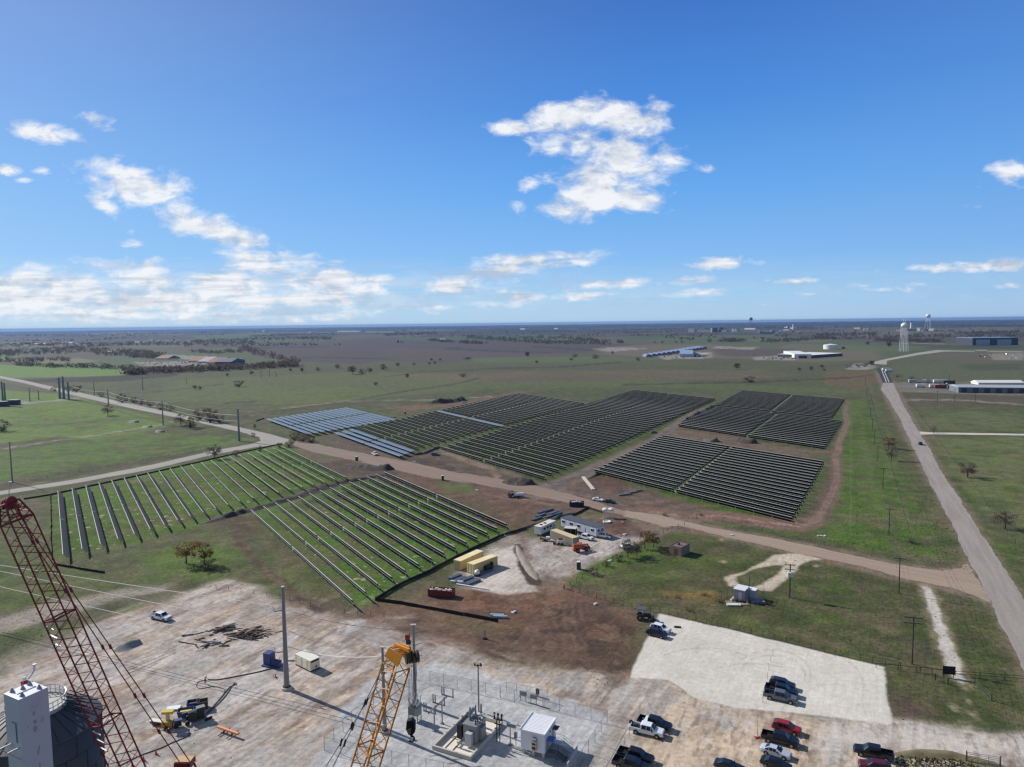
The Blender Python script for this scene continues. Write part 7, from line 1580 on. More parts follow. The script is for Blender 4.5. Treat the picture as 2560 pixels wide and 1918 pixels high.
for i, (px, py, h, k, w, lb) in enumerate(((598,967,17,'dark',1.3,'round dark bush alone in the middle of the left pasture'),(487,974,11,'brown',1.2,'brown bush left of the round dark one'),(500,975,9,'brown',1.2,'small brown bush right beside another in the left pasture'),(629,938,12,'green',1,'olive bush on the far hedge of the left pasture'),(568,942,9,'brown',1,'brown bush on the far hedge left of the olive one'),
   (755,931,11,'dark',1,'dark conical bush below the far wood'),(727,930,10,'brown',1,'brown bush left of the dark conical one'),(796,927,9,'brown',1.4,'brown bush right of the dark conical one'),(844,921,11,'brown',1.3,'brown bush at the edge of the ploughed field'),(882,936,22,'brown',1.2,'tallest brown tree of the pasture cluster of three'),(907,935,14,'brown',1.3,'middle brown tree of the pasture cluster of three'),(924,933,13,'brown',1.2,'right brown tree of the pasture cluster of three'),(957,924,14,'brown',1.3,'brown tree on the ploughed field edge right of the cluster'),
   (939,965,10,'brown',1.2,'lone brown bush in the pasture above the pale blue rows'),(636,1073,13,'rust',1,'orange bush left of the pale blue rows'),(1018,946,11,'dark',1.1,'small dark tree in the middle pasture'),(1159,942,10,'dark',1.8,'low wide dark bush in the middle pasture'),(1318,893,13,'dark',1.2,'large dark round tree at the ploughed field corner'),(1437,893,9,'dark',1.3,'dark bush right of the large round tree'),(1487,896,10,'dark',1.7,'wide dark bush before the blue tunnels'),(1428,901,7,'dark',1.4,'small dark bush just below another in the right pasture'),
   (1079,903,8,'brown',1,'small bush at the upper left of the pasture pair'),(1100,903,7,'brown',1.2,'small bush at the upper right of the pasture pair'),(1087,912,9,'brown',1,'small bush below the pasture pair'),(1073,913,7,'dark',1.2,'tiny dark bush left below the pasture pair'),(1171,898,6,'dark',4,'low wide dark thicket on the green strip'),(995,917,10,'brown',1.2,'brown bush at the green strip start'),(1035,914,7,'brown',1.2,'brown bush on the dark hedge line'),(1342,910,9,'brown',1,'thin brown bush on the middle green strip'),(1531,887,9,'brown',1,'thin brown bush on the pale track'),
   (1842,924,16,'dark',1.2,'round crowned dark tree in the tan pasture'),(1876,956,17,'dark',1.5,'dark ball shaped bush behind the farthest right block'),(2028,928,12,'brown',1,'brown tree on the hedge before the water tower'),(1999,928,9,'brown',1.2,'brown bush on the hedge left of the water tower tree'),(2055,921,9,'brown',1.2,'brown bush at the right of the water tower hedge'),(1595,902,9,'brown',1.3,'brown bush left of the blue tunnels'),(1775,855,9,'dark',1.4,'dark tree left of the far hedge wood'),(1733,850,7,'dark',1.2,'small dark tree on the green field'),
   (2222,869,13,'dark',1.2,'dark tree left below the large water tower'),(2169,864,10,'dark',1,'dark tree farther left of the large water tower'),(2118,919,9,'dark',1.6,'round dark tree at the roadside stop'),(2163,917,10,'dark',1.5,'dark tree left of the junction'),(2179,915,13,'dark',1.2,'tall dark tree at the junction corner'),(2244,943,8,'dark',1.4,'dark bush right of the fresh asphalt'),(2279,947,6,'dark',1.8,'low dark bush on the right field edge'),(2060,928,7,'green',1.2,'olive bush left of the roadside stop'))):
    tree(px, py, h, k, lb, FB, w, i, 'bush' if w > 1.25 else 'tree', 'bush' if w > 1.25 else 'tree')
tree(2221,1122,30,'rust','rust leaved tree on the strip beside the main road', wide=1.2, var=2); tree(2228,1152,38,'bare','bare grey tree below the rust leaved one beside the road', wide=.9, var=2)
tree(2334,1082,16,'bare','bare bush where the white driveway leaves the road','bushes', 1.2, 1); tree(2419,1194,42,'bare','big bare grey tree on the right field fence', wide=1.3); tree(2513,1322,44,'bare','big bare grey tree lowest on the right field fence', wide=1.3, var=1)
tree(1612,1373,48,'rust','gold green tree beside the gravel road junction', wide=1.0); tree(1633,1367,34,'green','dark olive tree right of the gold green one', wide=1.2, var=1); tree(1570,1394,46,'bare','bare grey tree in front of the white van', wide=1.1, var=2); tree(1592,1390,38,'bare','second bare grey tree between the van and the gold green tree', wide=1.1)
YB = 'brush around the site yard'
for i, (px, py, h, k, w, lb) in enumerate(((1718,1527,12,'gold',1.3,'golden bush in the grass above the gravel lot'),(1484,1438,20,'bare',1.2,'thin bare bush on the fence line below the green toilet'),(1545,1404,20,'bare',1.2,'thin bare bush near the upper end of the fence'),(1515,1416,14,'green',1.3,'green bush on the fence line below the yard'),(735,1100,20,'brown',1.3,'left brown bush by the end of the pale blue rows'),(757,1104,22,'brown',1.4,'middle brown bush by the end of the pale blue rows'),(777,1106,16,'brown',1.4,'right brown bush by the end of the pale blue rows'),
   (722,1118,16,'brown',1.3,'brown bush at the road end beside the silt fence'),(700,1120,14,'brown',1.1,'left bare bush by the road end'),(650,1128,14,'bare',1,'bare bush on the verge left of the road end'),(590,1140,16,'bare',1,'bare bush on the verge nearer the grey tree'),(632,1092,12,'bare',.9,'thin bare bush by the inside of the road bend'),(6,1078,30,'bare',1.2,'bare tree cut by the left edge in the green field'),(1662,1290,8,'green',1.4,'olive brush at the start of the access road fence'),(1752,1290,7,'green',1.6,'olive brush along the access road verge'),(1690,1494,8,'gold',2,'dry golden weeds left of the shelter fence'),(1760,1488,8,'gold',2.2,'dry golden weeds close to the shelter fence'),(1800,1506,9,'green',1.4,'green weeds inside the shelter fence'),(1920,1512,9,'green',1.6,'green bush right of the shelter'),(2280,1358,12,'brown',1.6,'dark brush heap at the end of the field ditch'))):
    tree(px, py, h, k, lb, YB, w, i, 'bush', 'bush')

# ---- woods that read as one mass
def woods(name, lines, label, kind, seed, hgt=7.0):
    rs = random.Random(seed); b = MB()
    for pts, wpx, n in lines:
        for i in range(int(n*.8)):
            s = rs.random()*(len(pts)-1); k = min(int(s), len(pts)-2); f = s-k; px = pts[k][0]+(pts[k+1][0]-pts[k][0])*f; py = pts[k][1]+(pts[k+1][1]-pts[k][1])*f+rs.uniform(-wpx, wpx)
            p = G(px, py); p.x += rs.gauss(0, 8); h = hgt*rs.uniform(.6, 1.25); w = h*rs.uniform(.4, .7)
            for j in range(20):
                q = p+Vector((rs.gauss(0, w*.5), rs.gauss(0, w*.5), h*(.12+.8*rs.random()))); nn = Vector((rs.gauss(0, 1), rs.gauss(0, 1), rs.gauss(0, .6))).normalized(); u_ = nn.orthogonal().normalized()*w*rs.uniform(.16, .36); v_ = nn.cross(u_.normalized())*w*rs.uniform(.14, .32)
                b.add([q-u_, q+v_, q+u_, q-v_], [(0, 1, 2, 3)])
    o = b.build(name, LEAF[kind]); return tag(o, label, 'trees', kind='stuff')
woods('hedge_wood', [([(40,913),(100,918),(180,919),(250,921),(335,925)], 1.5, 120)], 'dark hedge wood behind the bright left field', 'dark', 1, 8)
woods('hedge_wood', [([(320,936),(350,933),(420,930),(500,928),(560,924),(640,921),(700,917),(745,916)], 3, 420)], 'long brown wood in front of the red roofed barns', 'brown', 2, 9)
woods('hedge_wood', [([(600,872),(640,880),(690,895),(745,910)], 6, 160), ([(560,880),(600,882)], 2, 40), ([(480,880),(560,884)], 2, 60)], 'scattered brown wood right of the red roofed barns', 'brown', 3, 8)
woods('river_wood', [([(-60,895),(60,880),(200,878),(330,886),(400,892)], 8, 700), ([(-60,868),(100,862),(300,862),(460,860),(640,858)], 4, 700), ([(0,905),(100,903),(180,902)], 2, 60)], 'broad dark wood belt across the far left land', 'dark', 4, 9)
woods('far_wood', [([(480,856),(640,848),(760,846),(830,848)], 3, 300), ([(630,842),(720,838),(840,836)], 1.5, 240), ([(960,838),(1020,836),(1090,834)], 2.5, 260)], 'far dark woods beyond the ploughed field', 'dark', 5, 10)
woods('farm_wood', [([(1072,850),(1120,856),(1207,860)], 2, 170), ([(1171,844),(1260,850),(1380,856),(1519,858)], 5, 520), ([(1300,846),(1400,846),(1480,850)], 2, 150), ([(1545,858),(1560,857)], 1, 20)], 'dark wood around the white farmhouse', 'dark', 6, 9)
woods('far_hedge', [([(1800,853),(1862,852)], 3, 120), ([(1907,855),(1989,853),(2060,846)], 2.5, 150), ([(2190,852),(2260,854),(2350,855)], 3.5, 240), ([(2040,840),(2190,836)], 3, 260), ([(2395,834),(2545,832)], 3, 200), ([(1330,831),(1470,832),(1570,830)], 1, 120), ([(1560,833),(1740,829)], 1.5, 140)], 'dark hedges and thickets across the far right land', 'brown', 7, 9)
woods('horizon_wood', [([(300,836),(560,832),(900,828),(1250,824)], 1.2, 420), ([(900,823),(1300,819),(1700,814)], 1.0, 420), ([(1560,826),(1900,822),(2300,817),(2600,814)], 1.6, 460), ([(2040,848),(2300,843),(2600,842)], 2.0, 160), ([(-100,842),(200,839),(480,835)], 2.0, 260)], 'thin dark tree lines near the horizon', 'dark', 8, 12)
rs_ = random.Random(77); fb = MB()
def tuft(c, h):
    for j in range(9):
        q = c+Vector((rs_.gauss(0, h*.3), rs_.gauss(0, h*.3), h*(.1+.8*rs_.random()))); nn = Vector((rs_.gauss(0, 1), rs_.gauss(0, 1), rs_.gauss(0, .6))).normalized(); u_ = nn.orthogonal().normalized()*h*rs_.uniform(.2, .45); v_ = nn.cross(u_.normalized())*h*rs_.uniform(.2, .4)
        fb.add([q-u_, q+v_, q+u_, q-v_], [(0, 1, 2, 3)])
for i in range(230):                           # broken hedge lines and stray trees
    px = rs_.uniform(-200, 2760); py = 815-.0119*(px-1280)+(rs_.random()**2.4)*46+3
    if (700 < px < 1560 and 846 < py < 905): continue
    p = G(px, py); l = rs_.uniform(40, 500)*(1+p.y/6000); a = rs_.choice((.15, 1.7, -.3, .4)); n_ = int(rs_.uniform(3, 16))
    for k in range(n_): tuft(p+Vector((math.cos(a)*l*rs_.random()+rs_.gauss(0, 8), math.sin(a)*l*rs_.random()+rs_.gauss(0, 8), 0)), rs_.uniform(3, 7)*(1+p.y/11000))
tag(fb.build('far_scrub', LEAF['brown']), 'countless far trees and scrub dotted over the plain', 'trees', kind='stuff')
# weeds and clods scattered over the nearer ground
def scatter(name, poly, n, size, m, label, seed, flat=.5):
    rs = random.Random(seed); b = MB(); xs = [p[0] for p in poly]; ys = [p[1] for p in poly]
    def inside(x, y):
        r = False
        for (x0, y0), (x1, y1) in zip(poly, poly[1:]+poly[:1]):
            if (y0 > y) != (y1 > y) and x < (x1-x0)*(y-y0)/(y1-y0)+x0: r = not r
        return r
    k = 0
    while k < n:
        x, y = rs.uniform(min(xs), max(xs)), rs.uniform(min(ys), max(ys))
        if not inside(x, y): continue
        k += 1; p = G(x, y); s = size*rs.uniform(.4, 1.4)*(1 if rs.random() < .85 else 1.8)
        vs = [p+Vector((math.cos(a)*s*rs.uniform(.6, 1.2), math.sin(a)*s*rs.uniform(.6, 1.2), 0)) for a in (0, 1.25, 2.5, 3.77, 5.0)]+[p+Vector((rs.uniform(-.2, .2)*s, rs.uniform(-.2, .2)*s, s*flat*rs.uniform(.6, 1.5)))]
        b.add(vs, [(i, (i+1) % 5, 5) for i in range(5)])
    return tag(b.build(name, m), label, 'ground litter', kind='stuff')
scatter('clods', [(1380,1500),(1590,1550),(1570,1640),(1580,1700),(1500,1720),(1420,1640),(1200,1600),(1250,1540)], 900, .11, soil_b, 'dark earth clods over the scraped ground', 1)
scatter('stones', [(300,1500),(760,1500),(1150,1640),(1560,1700),(1560,1760),(1100,1650),(900,1680),(780,1900),(240,1900),(240,1700)], 700, .1, mat('pale_stone', (196,182,166), .9), 'pale loose stones over the construction pad', 2)
scatter('weeds', [(2240,1890),(2380,1885),(2480,1905),(2480,1918),(2240,1918)], 900, .13, leafmat('weeds_dry', (120,110,80), (92,92,62)), 'dry weeds on the spoil bank at the entrance', 3, 1.2)
scatter('grass_tufts', [(1420,1470),(1640,1345),(2060,1410),(2440,1510),(2560,1720),(2560,1820),(2240,1800),(2215,1660),(1650,1525)], 1200, .13, leafmat('tuft_olive', (76,80,50), (92,92,62)), 'grass tufts over the field around the brick hut', 6, .4)
scatter('grass_tufts', [(130,1410),(560,1320),(900,1510),(640,1460),(420,1480),(0,1640),(0,1440)], 1000, .14, leafmat('tuft_green', (76,92,46), (98,102,62)), 'grass tufts over the meadow below the green blocks', 7, .4)
scatter('grass_tufts', [(2140,1000),(2200,1000),(2400,1350),(2440,1440),(2080,1370),(2060,1320)], 1500, .16, leafmat('tuft_bright', (84,106,46), (106,112,60)), 'grass tufts on the bright strip beside the main road', 8, .8)
scatter('tracker_litter', [(640,1285),(970,1190),(1280,1315),(945,1495)], 220, .5, mat('pale_litter', (140,138,110), .8), 'pale soil spoil and packing scraps between the lower rows', 9, .15)
scatter('tracker_litter', [(150,1260),(700,1120),(850,1190),(520,1300),(180,1390)], 240, .55, MATS['pale_litter'], 'pale soil spoil and packing scraps between the upper rows', 10, .15)
# ================================================================ FAR BUILDINGS AND POLES
def bld(x0, x1, yb, yt, depth, wm, rm, label, name='warehouse', kind='flat', rz_from=None, doors=0, winm=None, group=None, cat='building', yb2=None, ridge=.35):
    """box standing on the ground between two picture points; yt gives the eaves height"""
    a, b_ = G(x0, yb), G(x1, yb if yb2 is None else yb2); L = (b_-a).length; h = zat(x0, yt, a)
    t = thing(name, label, cat, tuple(a), ang(a, b_), group); MB().box((L/2, depth/2, h/2), (L, depth, h)).build('wall', wm, t)
    if kind == 'flat': MB().box((L/2, depth/2, h+.2), (L+.6, depth+.6, .4)).build('roof', rm, t)
    else:
        r = h+depth*ridge*.4; e = .5; MB().add([(-e,-e,h),(L+e,-e,h),(L+e,depth/2,r),(-e,depth/2,r),(-e,depth+e,h),(L+e,depth+e,h),(-e,-e,h-.3),(L+e,-e,h-.3),(L+e,depth+e,h-.3),(-e,depth+e,h-.3)], [(0,1,2,3),(3,2,5,4),(0,3,4),(1,5,2),(6,9,8,7),(0,6,7,1),(1,7,8,5),(5,8,9,4),(4,9,6,0)]).build('roof', rm, t)
    for i in range(doors):
        MB().box((L*(i+.5)/doors, -.06, min(h*.4, 2.4)), (L/doors*.5, .12, min(h*.8, 4.8))).build('door', winm or wglass, t)
    return t
grw = mat('far_grey_wall', (170,176,182), .6, 0, .06, .1); whr = mat('far_white_roof', (226,226,222), .6, 0, .05, .05); rdr = mat('far_rust_roof', (140,96,76), .7, 0, .15, .1); gyr = mat('far_grey_roof', (160,158,160), .6, 0, .1, .1); blr = mat('far_blue_wall', (96,122,160), .6, 0, .08, .1); bkw = mat('far_dark_wall', (58,62,72), .6, 0, .1, .1); tnw = mat('far_tan_wall', (196,184,160), .7, 0, .08, .1); tlw = mat('far_teal_wall', (66,86,98), .6, 0, .1, .1)
BG = 'barns at the left yard'
bld(388,420,899,896,40,whr,rdr,'pale fronted barn with a brown roof at the left end of the barn row','barn','gable',group=BG)
bld(470,498,906,902,60,tnw,rdr,'rust roofed barn just left of the grey roofed one','barn','gable',group=BG)
bld(494,520,908,904,60,grw,gyr,'grey roofed barn in the middle of the barn row','barn','gable',group=BG)
bld(516,548,911,906,60,tnw,rdr,'rust roofed barn right of the grey roofed one','barn','gable',group=BG)
bld(538,578,912,905,46,tlw,mat('far_teal_roof', (92,96,104), .6),'dark teal barn at the right end of the barn row','barn','gable',group=BG)
bld(570,592,905,902,30,whr,whr,'small pale shed behind the dark teal barn','barn','gable',group=BG)
for i, (x0, x1, y) in enumerate(((84,96,862),(105,112,862),(117,128,864),(168,180,860),(188,198,861),(332,346,858),(372,381,853),(265,276,882),(340,356,884),(62,70,866))):
    bld(x0, x1, y, y-2.2, 14, whr, whr if i % 2 else gyr, f'tiny pale farm house among the far left woods, {ordw(i+1)} placed', 'farm_house', 'gable', group='far left farm houses')
for i, (x0, x1, y, c) in enumerate(((843,900,830,whr),(915,985,832,tnw),(655,662,829,whr),(1300,1312,824,whr),(1385,1394,823,whr),(770,778,832,whr))):
    bld(x0, x1, y, y-2.5, 60, c, c, ('long pale industrial shed on the far plain left','long tan industrial shed on the far plain','tiny white barn far behind the ploughed field','white shed under the far horizon left','white shed under the far horizon right','white speck of a barn beyond the left plain')[i], 'warehouse')
for k, px in enumerate((995,1001,1007)):
    t = thing('grain_silo', ('left dark','middle pale','right pale')[k]+' grain silo on the ploughed field', 'silo', tuple(G(px, 857)), 0, 'grain silos'); MB().lathe([(3.2, 0), (3.2, 9.5), (.3, 11.5)], 16).build('silo', bkw if k == 0 else grw, t)
bld(1099,1111,852,848.5,14,whr,whr,'white farmhouse at the edge of the middle wood','farm_house','gable')
# blue tunnels
tb = mat('tunnel_blue', (104,120,150), .6, 0, .2, .08)
TA, TB_ = G(1623, 893), G(1762, 873)
for i in range(14):
    f = i/13; p = TA.lerp(TB_, f); t = thing('tunnel_house', f'blue arched growing tunnel, {ordw(i+1)} from the left end of the tunnel row', 'greenhouse', tuple(p), 0, 'blue growing tunnels')
    L = 40+f*40; r = 6.5; b = MB(); n = 8; vs = [(math.cos(math.pi*j/n)*r, y, math.sin(math.pi*j/n)*r*.9) for y in (0, L) for j in range(n+1)]
    b.add(vs, [(j, j+1, n+2+j, n+1+j) for j in range(n)]+[tuple(range(n, -1, -1)), tuple(range(n+1, 2*n+2))]); b.build('arched_cover', tb, t)
bld(1700,1732,893,885,50,mat('far_sky_wall', (166,190,214), .5),mat('far_sky_roof', (150,170,196), .5),'pale blue shed before the blue tunnels','warehouse','gable'); bld(1733,1754,892,887,30,whr,gyr,'white fronted shed right of the pale blue shed','warehouse','gable',doors=2,winm=bkw); bld(1752,1768,890,886,24,whr,whr,'small white office at the end of the tunnel yard','warehouse')
# white roofed hall with its tank
bld(1986,2028,896,886,150,whr,whr,'long white roofed factory hall with a dark long side','factory_hall',doors=1,winm=bkw)
t = bld(2028,2106,895.5,888.5,70,bkw,whr,'dark walled wing of the white roofed factory hall','factory_hall',yb2=890)
t = thing('storage_tank', 'broad white storage tank behind the factory hall', 'tank', tuple(G(2076,873))); MB().lathe([(16, 0), (16, 10.5), (.5, 13)], 32).build('tank', white, t, False)
bld(2105,2112,872,868,20,bkw,bkw,'small dark shed right of the white storage tank')
# hangar
ha_, hb2 = G(2431,864), G(2545,863)
t = thing('hangar', 'wide slate hangar with two pale blue door bays on the right', 'hangar', tuple(ha_), ang(ha_, hb2)); L = (hb2-ha_).length; hh = zat(2431,846,ha_)
MB().box((L/2, 40, hh/2), (L, 80, hh)).build('wall', bkw, t); MB().box((L/2, 40, hh+.5), (L+2, 82, 1.2)).build('roof', mat('hangar_roof', (120,138,164), .5), t)
for x0, x1 in ((.08,.38),(.54,.85)): MB().box((L*(x0+x1)/2, -.3, hh*.42), (L*(x1-x0), .6, hh*.78)).build('bay_door', mat('hangar_blue', (150,174,206), .4), t)
# long works on the right
wa, wb = G(2396,982), G(2640,985); t = bld(2396,2660,982,968,26,mat('works_wall', (108,118,134), .6, 0, .15, .3),mat('works_roof', (168,170,174), .6, 0, .08, .1),'long low grey works building on the right edge','works_building','gable',doors=9,winm=bkw,yb2=985,ridge=.15)
bld(2392,2412,979,969,14,grw,gyr,'small lean-to shed at the left end of the long works building','shed','gable'); bld(2446,2560,962,957,16,whr,whr,'second pale shed row behind the long works building','works_building','gable')
tr_m = mat('far_trailer_white', (222,222,218), .5, 0, .05)
for i, (px, py, L, m, lb) in enumerate(((2302,969,9,tr_m,'white box trailer standing alone before the works yard'),(2335,970,9,tr_m,'white box trailer with a dark end before the works yard'),(2352,971,12,mat('far_red_trailer', (130,52,44), .6),'dark red trailer beside the works building'),(2376,972,6,mat('far_green_box', (60,100,80), .6),'green bin left of the works building'),(2288,957,14,grw,'leftmost grey trailer of the back yard row'),(2308,957,14,tr_m,'second trailer of the back yard row'),(2330,957,12,grw,'third trailer of the back yard row'),(2350,958,14,tr_m,'fourth trailer of the back yard row'),(2372,960,12,bkw,'dark trailer at the end of the back yard row'),(2216,927,10,tr_m,'white truck at the fresh asphalt verge'),(2222,930,8,tr_m,'second white truck at the fresh asphalt verge'))):
    t = thing('box_trailer', lb, 'trailer', tuple(G(px, py)), R(-8), 'trailers at the works'); MB().box((0, 0, 2.3), (L, 2.6, 2.8)).build('box', m, t); MB().box((0, 0, .6), (L*.9, 1.2, .4)).build('chassis', dark, t)
    for x in (-L*.32, L*.32):
        for s in (-1, 1): MB().tube((x, s*1.1-.15, .5), (x, s*1.1+.15, .5), .5, None, 10).build('wheel', black, t)
# parked cars far away: one small shape, many copies
fc_me = {}
def farcar(loc, rz, cname, c, label, group):
    if cname not in fc_me:
        b = MB(); b.mat(0).box((0, 0, .62), (4.6, 1.8, .65)).mat(1).box((-.2, 0, 1.2), (2.5, 1.6, .55), 0, (.8, .85)); fc_me[cname] = b.mesh('parked_car', [paint(cname+'_far', c), wglass])
    o = bpy.data.objects.new('parked_car', fc_me[cname]); COL.objects.link(o); o.location = loc; o.rotation_euler.z = rz; tag(o, label, 'car', group)
cc = [('far_white', (220,222,224)), ('far_black', (26,27,30)), ('far_silver', (160,164,172)), ('far_redcar', (120,34,34)), ('far_bluecar', (50,66,100))]
rs2 = random.Random(5)
for nm, (x0, x1, y0, y1), n, where in (('tunnel', (1655,1710,886,897), 34, 'before the blue tunnels'), ('hall', (1908,1990,894,899), 34, 'beside the white factory hall'), ('barn', (350,505,904,914), 40, 'in the barn yard at left'), ('stop', (2112,2160,912,920), 7, 'at the roadside stop'), ('right', (2450,2545,886,898), 10, 'on the pale pad below the hangar'), ('works', (2358,2390,960,966), 9, 'at the works building')):
    for i in range(n):
        c = rs2.choice(cc if nm != 'barn' else cc[:1]*3+cc[2:3]); farcar(G(rs2.uniform(x0, x1), rs2.uniform(y0, y1)), rs2.choice((.2, 1.7))+rs2.uniform(-.1, .1), c[0], c[1], c[0].replace('far_', '').replace('car', '')+' vehicle parked in the lot '+where, 'vehicles parked '+where)
# factories on the skyline: (x0, x1, base y, top y, colour)
k_ = 0
names_ = []
for x0, x1, yb, yt, m in ((1720,1735,831,822,grw),(1736,1775,830,826,gyr),(1776,1780,831,820,whr),(1782,1786,831,820,bkw),(1787,1789,829,821,whr),(1790,1796,831,826,bkw),(1798,1801,829,819,bkw),(1803,1816,830,826,gyr),(1830,1833,829,822,whr),(1834,1842,829,823,grw),(1843,1848,828,824,whr),(1861,1888,824,820.5,whr),(1895,1900,833,825,grw),(1900,1925,835,831,tlw),(1926,1929,832,825,whr),(1930,1937,832,827,bkw),(1938,1946,834,829,grw),(1948,1952,832,826,whr),(1957,1972,826,824,whr),(1960,1963,820,818,whr),(1965,1968,820,816,whr),(1975,1985,822,819,whr),(1990,1998,832,830,tnw),(2135,2150,823,819,tnw),(2158,2161,826,821,tnw),(2167,2170,826,821,tnw),(2262,2274,827,822,tlw),(2275,2290,828,824,tlw),(2292,2300,828,820,whr),(2302,2312,828,825,grw),(2322,2334,827,822,whr),(2240,2258,828,825,tnw)):
    k_ += 1
    bld(x0, x1, yb, yt, 40, m, m if k_ % 3 else gyr, f'{"pale" if m in (whr, tnw, grw) else "dark"} plant block on the right skyline, {ordw(k_)} from the left', 'plant_building', group='plant buildings on the skyline')
for px, yb, yt, r0, r1, lb, capm in ((1983,824,811,7,5,'white chimney among the skyline plants',None),(2277.5,826,803,7.5,5.5,'white chimney with a dark top beside the large water tower',bkw),(2258,824,797,2.2,1.4,'thin mast behind the large water tower left',None),(2263,824,796,2.2,1.4,'thin mast behind the large water tower right',None)):
    p = G(px, yb); h = zat(px, yt, p); t = thing('chimney', lb, 'chimney', tuple(p)); MB().tube((0, 0, 0), (0, 0, h*.85), r0*p.y/5000, r1*p.y/5000, 16).build('shaft', whr, t); MB().tube((0, 0, h*.85), (0, 0, h), r1*p.y/5000, r1*p.y/5200, 16).build('top_band', capm or whr, t)
def water_tower(px, yb, yt, wpx, m, label, legs=6, spread=1.3, tank=.22):
    p = G(px, yb); h = zat(px, yt, p); s = p.y/ray(px, yb).y/F; r = wpx*s/2; t = thing('water_tower', label, 'water tower', tuple(p)); zt = h*(1-tank); rr_ = r*.86; lw = max(h*.0062, .3, p.y/9000)
    MB().lathe([(rr_*.25, zt-h*.02), (rr_*.75, zt), (r*.98, zt+h*tank*.32), (r, zt+h*tank*.5), (r*.9, zt+h*tank*.72), (r*.5, zt+h*tank*.93), (.1, h)], 32).build('tank', m, t, True)
    MB().tube((0, 0, 0), (0, 0, zt), lw*1.6, None, 10).build('riser', m, t); b = MB()
    for i in range(legs):
        a = 2*math.pi*(i+.35)/legs; q = (math.cos(a)*r*spread, math.sin(a)*r*spread, 0); q2 = (math.cos(a)*r*.93, math.sin(a)*r*.93, zt+h*tank*.3); MB().tube(q, q2, lw, None, 8).build('leg', m, t)
        a2 = 2*math.pi*(i+1.35)/legs
        for f in (.33, .66):
            w0 = [q[k]+(q2[k]-q[k])*f for k in range(3)]; e = (math.cos(a2)*r*spread, math.sin(a2)*r*spread, 0); e2 = (math.cos(a2)*r*.93, math.sin(a2)*r*.93, zt+h*tank*.3); w1 = [e[k]+(e2[k]-e[k])*f for k in range(3)]; b.tube(w0, w1, lw*.5, None, 5)
    b.lathe([(r*1.0, zt+h*tank*.4), (r*1.06, zt+h*tank*.4), (r*1.06, zt+h*tank*.46), (r*1.0, zt+h*tank*.46)], 32, cap=False); b.build('brace_ring', m, t); return t
water_tower(2259,879,807,16,white,'large white water tower on legs beside the junction', 6, 1.25, .17)
water_tower(2319,827,785,11,white,'white water tower farther right among the skyline plants', 6, 1.2, .22); water_tower(1877,822,793.5,8.5,mat('tower_teal', (72,92,108), .5),'small dark water tower standing above the far plain', 4, 1.0, .25)
t = thing('lattice_mast', 'dark lattice stair tower under the right water tower', 'tower', tuple(G(2315,828))); hq = zat(2315,805,G(2315,828)); b = MB()
for x in (-8, 8):
    for y in (-8, 8): b.box((x, y, hq/2), (2, 2, hq))
for k in range(7): b.box((0, 0, hq*k/7+3), (17, 17, 1.2))
b.build('frame', bkw, t)
# ---- poles
wpm = mat('pole_wood', (62,52,48), .85, 0, .2)
def upole(px, yb, yt, label, arms=1, w=2.4, px2=None, group='wooden utility poles on the right', r=.16, xf=False):
    p = G(px, yb); h = zat(px2 or px, yt, p); t = thing('utility_pole', label, 'utility pole', tuple(p), 0, group); MB().tube((0, 0, 0), (0, 0, h), r, r*.7, 8).build('pole_shaft', wpm, t)
    a = ang((0, 0), (.95, -.3))
    for k in range(arms):
        MB().box((0, .12, h-.35-k*1.2), (w, .12, .16), a).build('cross_arm', wpm, t); b = MB()
        for s in (-.45, -.2, .2, .45): b.tube((math.cos(a)*s*w, math.sin(a)*s*w+.12, h-.25-k*1.2), (math.cos(a)*s*w, math.sin(a)*s*w+.12, h+.02-k*1.2), .05)
        b.build('insulator', steelg, t)
    if xf:
        for s in (-.55, .05, .6): MB().lathe([(.3, h-3.4), (.32, h-2.2), (.1, h-2.1)], 12, (s, -.3)).build('transformer_can', tr_m, t)
    return p, h
PL = [(2280,1660,1541,2,3.4,'nearest wooden pole with a double cross arm above the black board'),(2247,1484,1394,1,3,'wooden pole beside the access road'),(2222,1338,1271,1,2.6,'wooden pole at the bright strip bottom'),(2207,1222,1170,1,2.6,'fourth wooden pole up the bright strip'),(2194,1153,1115,1,2.6,'fifth wooden pole up the bright strip'),(2186,1112,1076,1,2.6,'sixth wooden pole up the bright strip'),(2180.6,1077,1047,1,2.6,'seventh wooden pole up the bright strip'),(2176,1046,1020,1,2.6,'eighth wooden pole up the bright strip'),(2172,1023,1000,1,2.6,'ninth wooden pole up the bright strip'),(2167,993,972,1,2.6,'tenth wooden pole up the bright strip'),(2163,963,944,1,2.6,'eleventh wooden pole nearest the junction')]
tops = []
for px, yb, yt, a, w, lb in PL: tops.append(upole(px, yb, yt, lb, a, w))
off = [Vector((.95*s, -.3*s, 0)) for s in (-1.2, .2, 1.2)]
first = tops[0]; ext = (first[0]+(first[0]-tops[1][0])*1.0, first[1])
tops2 = [ext]+tops[:8]
for i, ((pa, ha2), (pb, hb3)) in enumerate(zip(tops2, tops2[1:])):
    b = MB()
    for o_ in off:
        pts = []
        for k in range(11):
            f = k/10; q = (pa+o_+Vector((0, 0, ha2))).lerp(pb+o_+Vector((0, 0, hb3)), f); q.z -= .9*4*f*(1-f); pts.append(tuple(q))
        b.path(pts, .02, 3)
    tag(b.build('power_line', wire_d), f'thin wires of the wooden pole line, {ordw(i+1)} span from the bottom edge', 'power line', 'spans of the wooden pole line')
upole(1974,1494,1410,'wooden pole carrying three pale transformer cans beside the curved drive',2,2.6,1969,xf=True,r=.2); upole(1872,1508,1443,'thin dark pole rising beside the pale equipment shelter',0,px2=1874,r=.12)
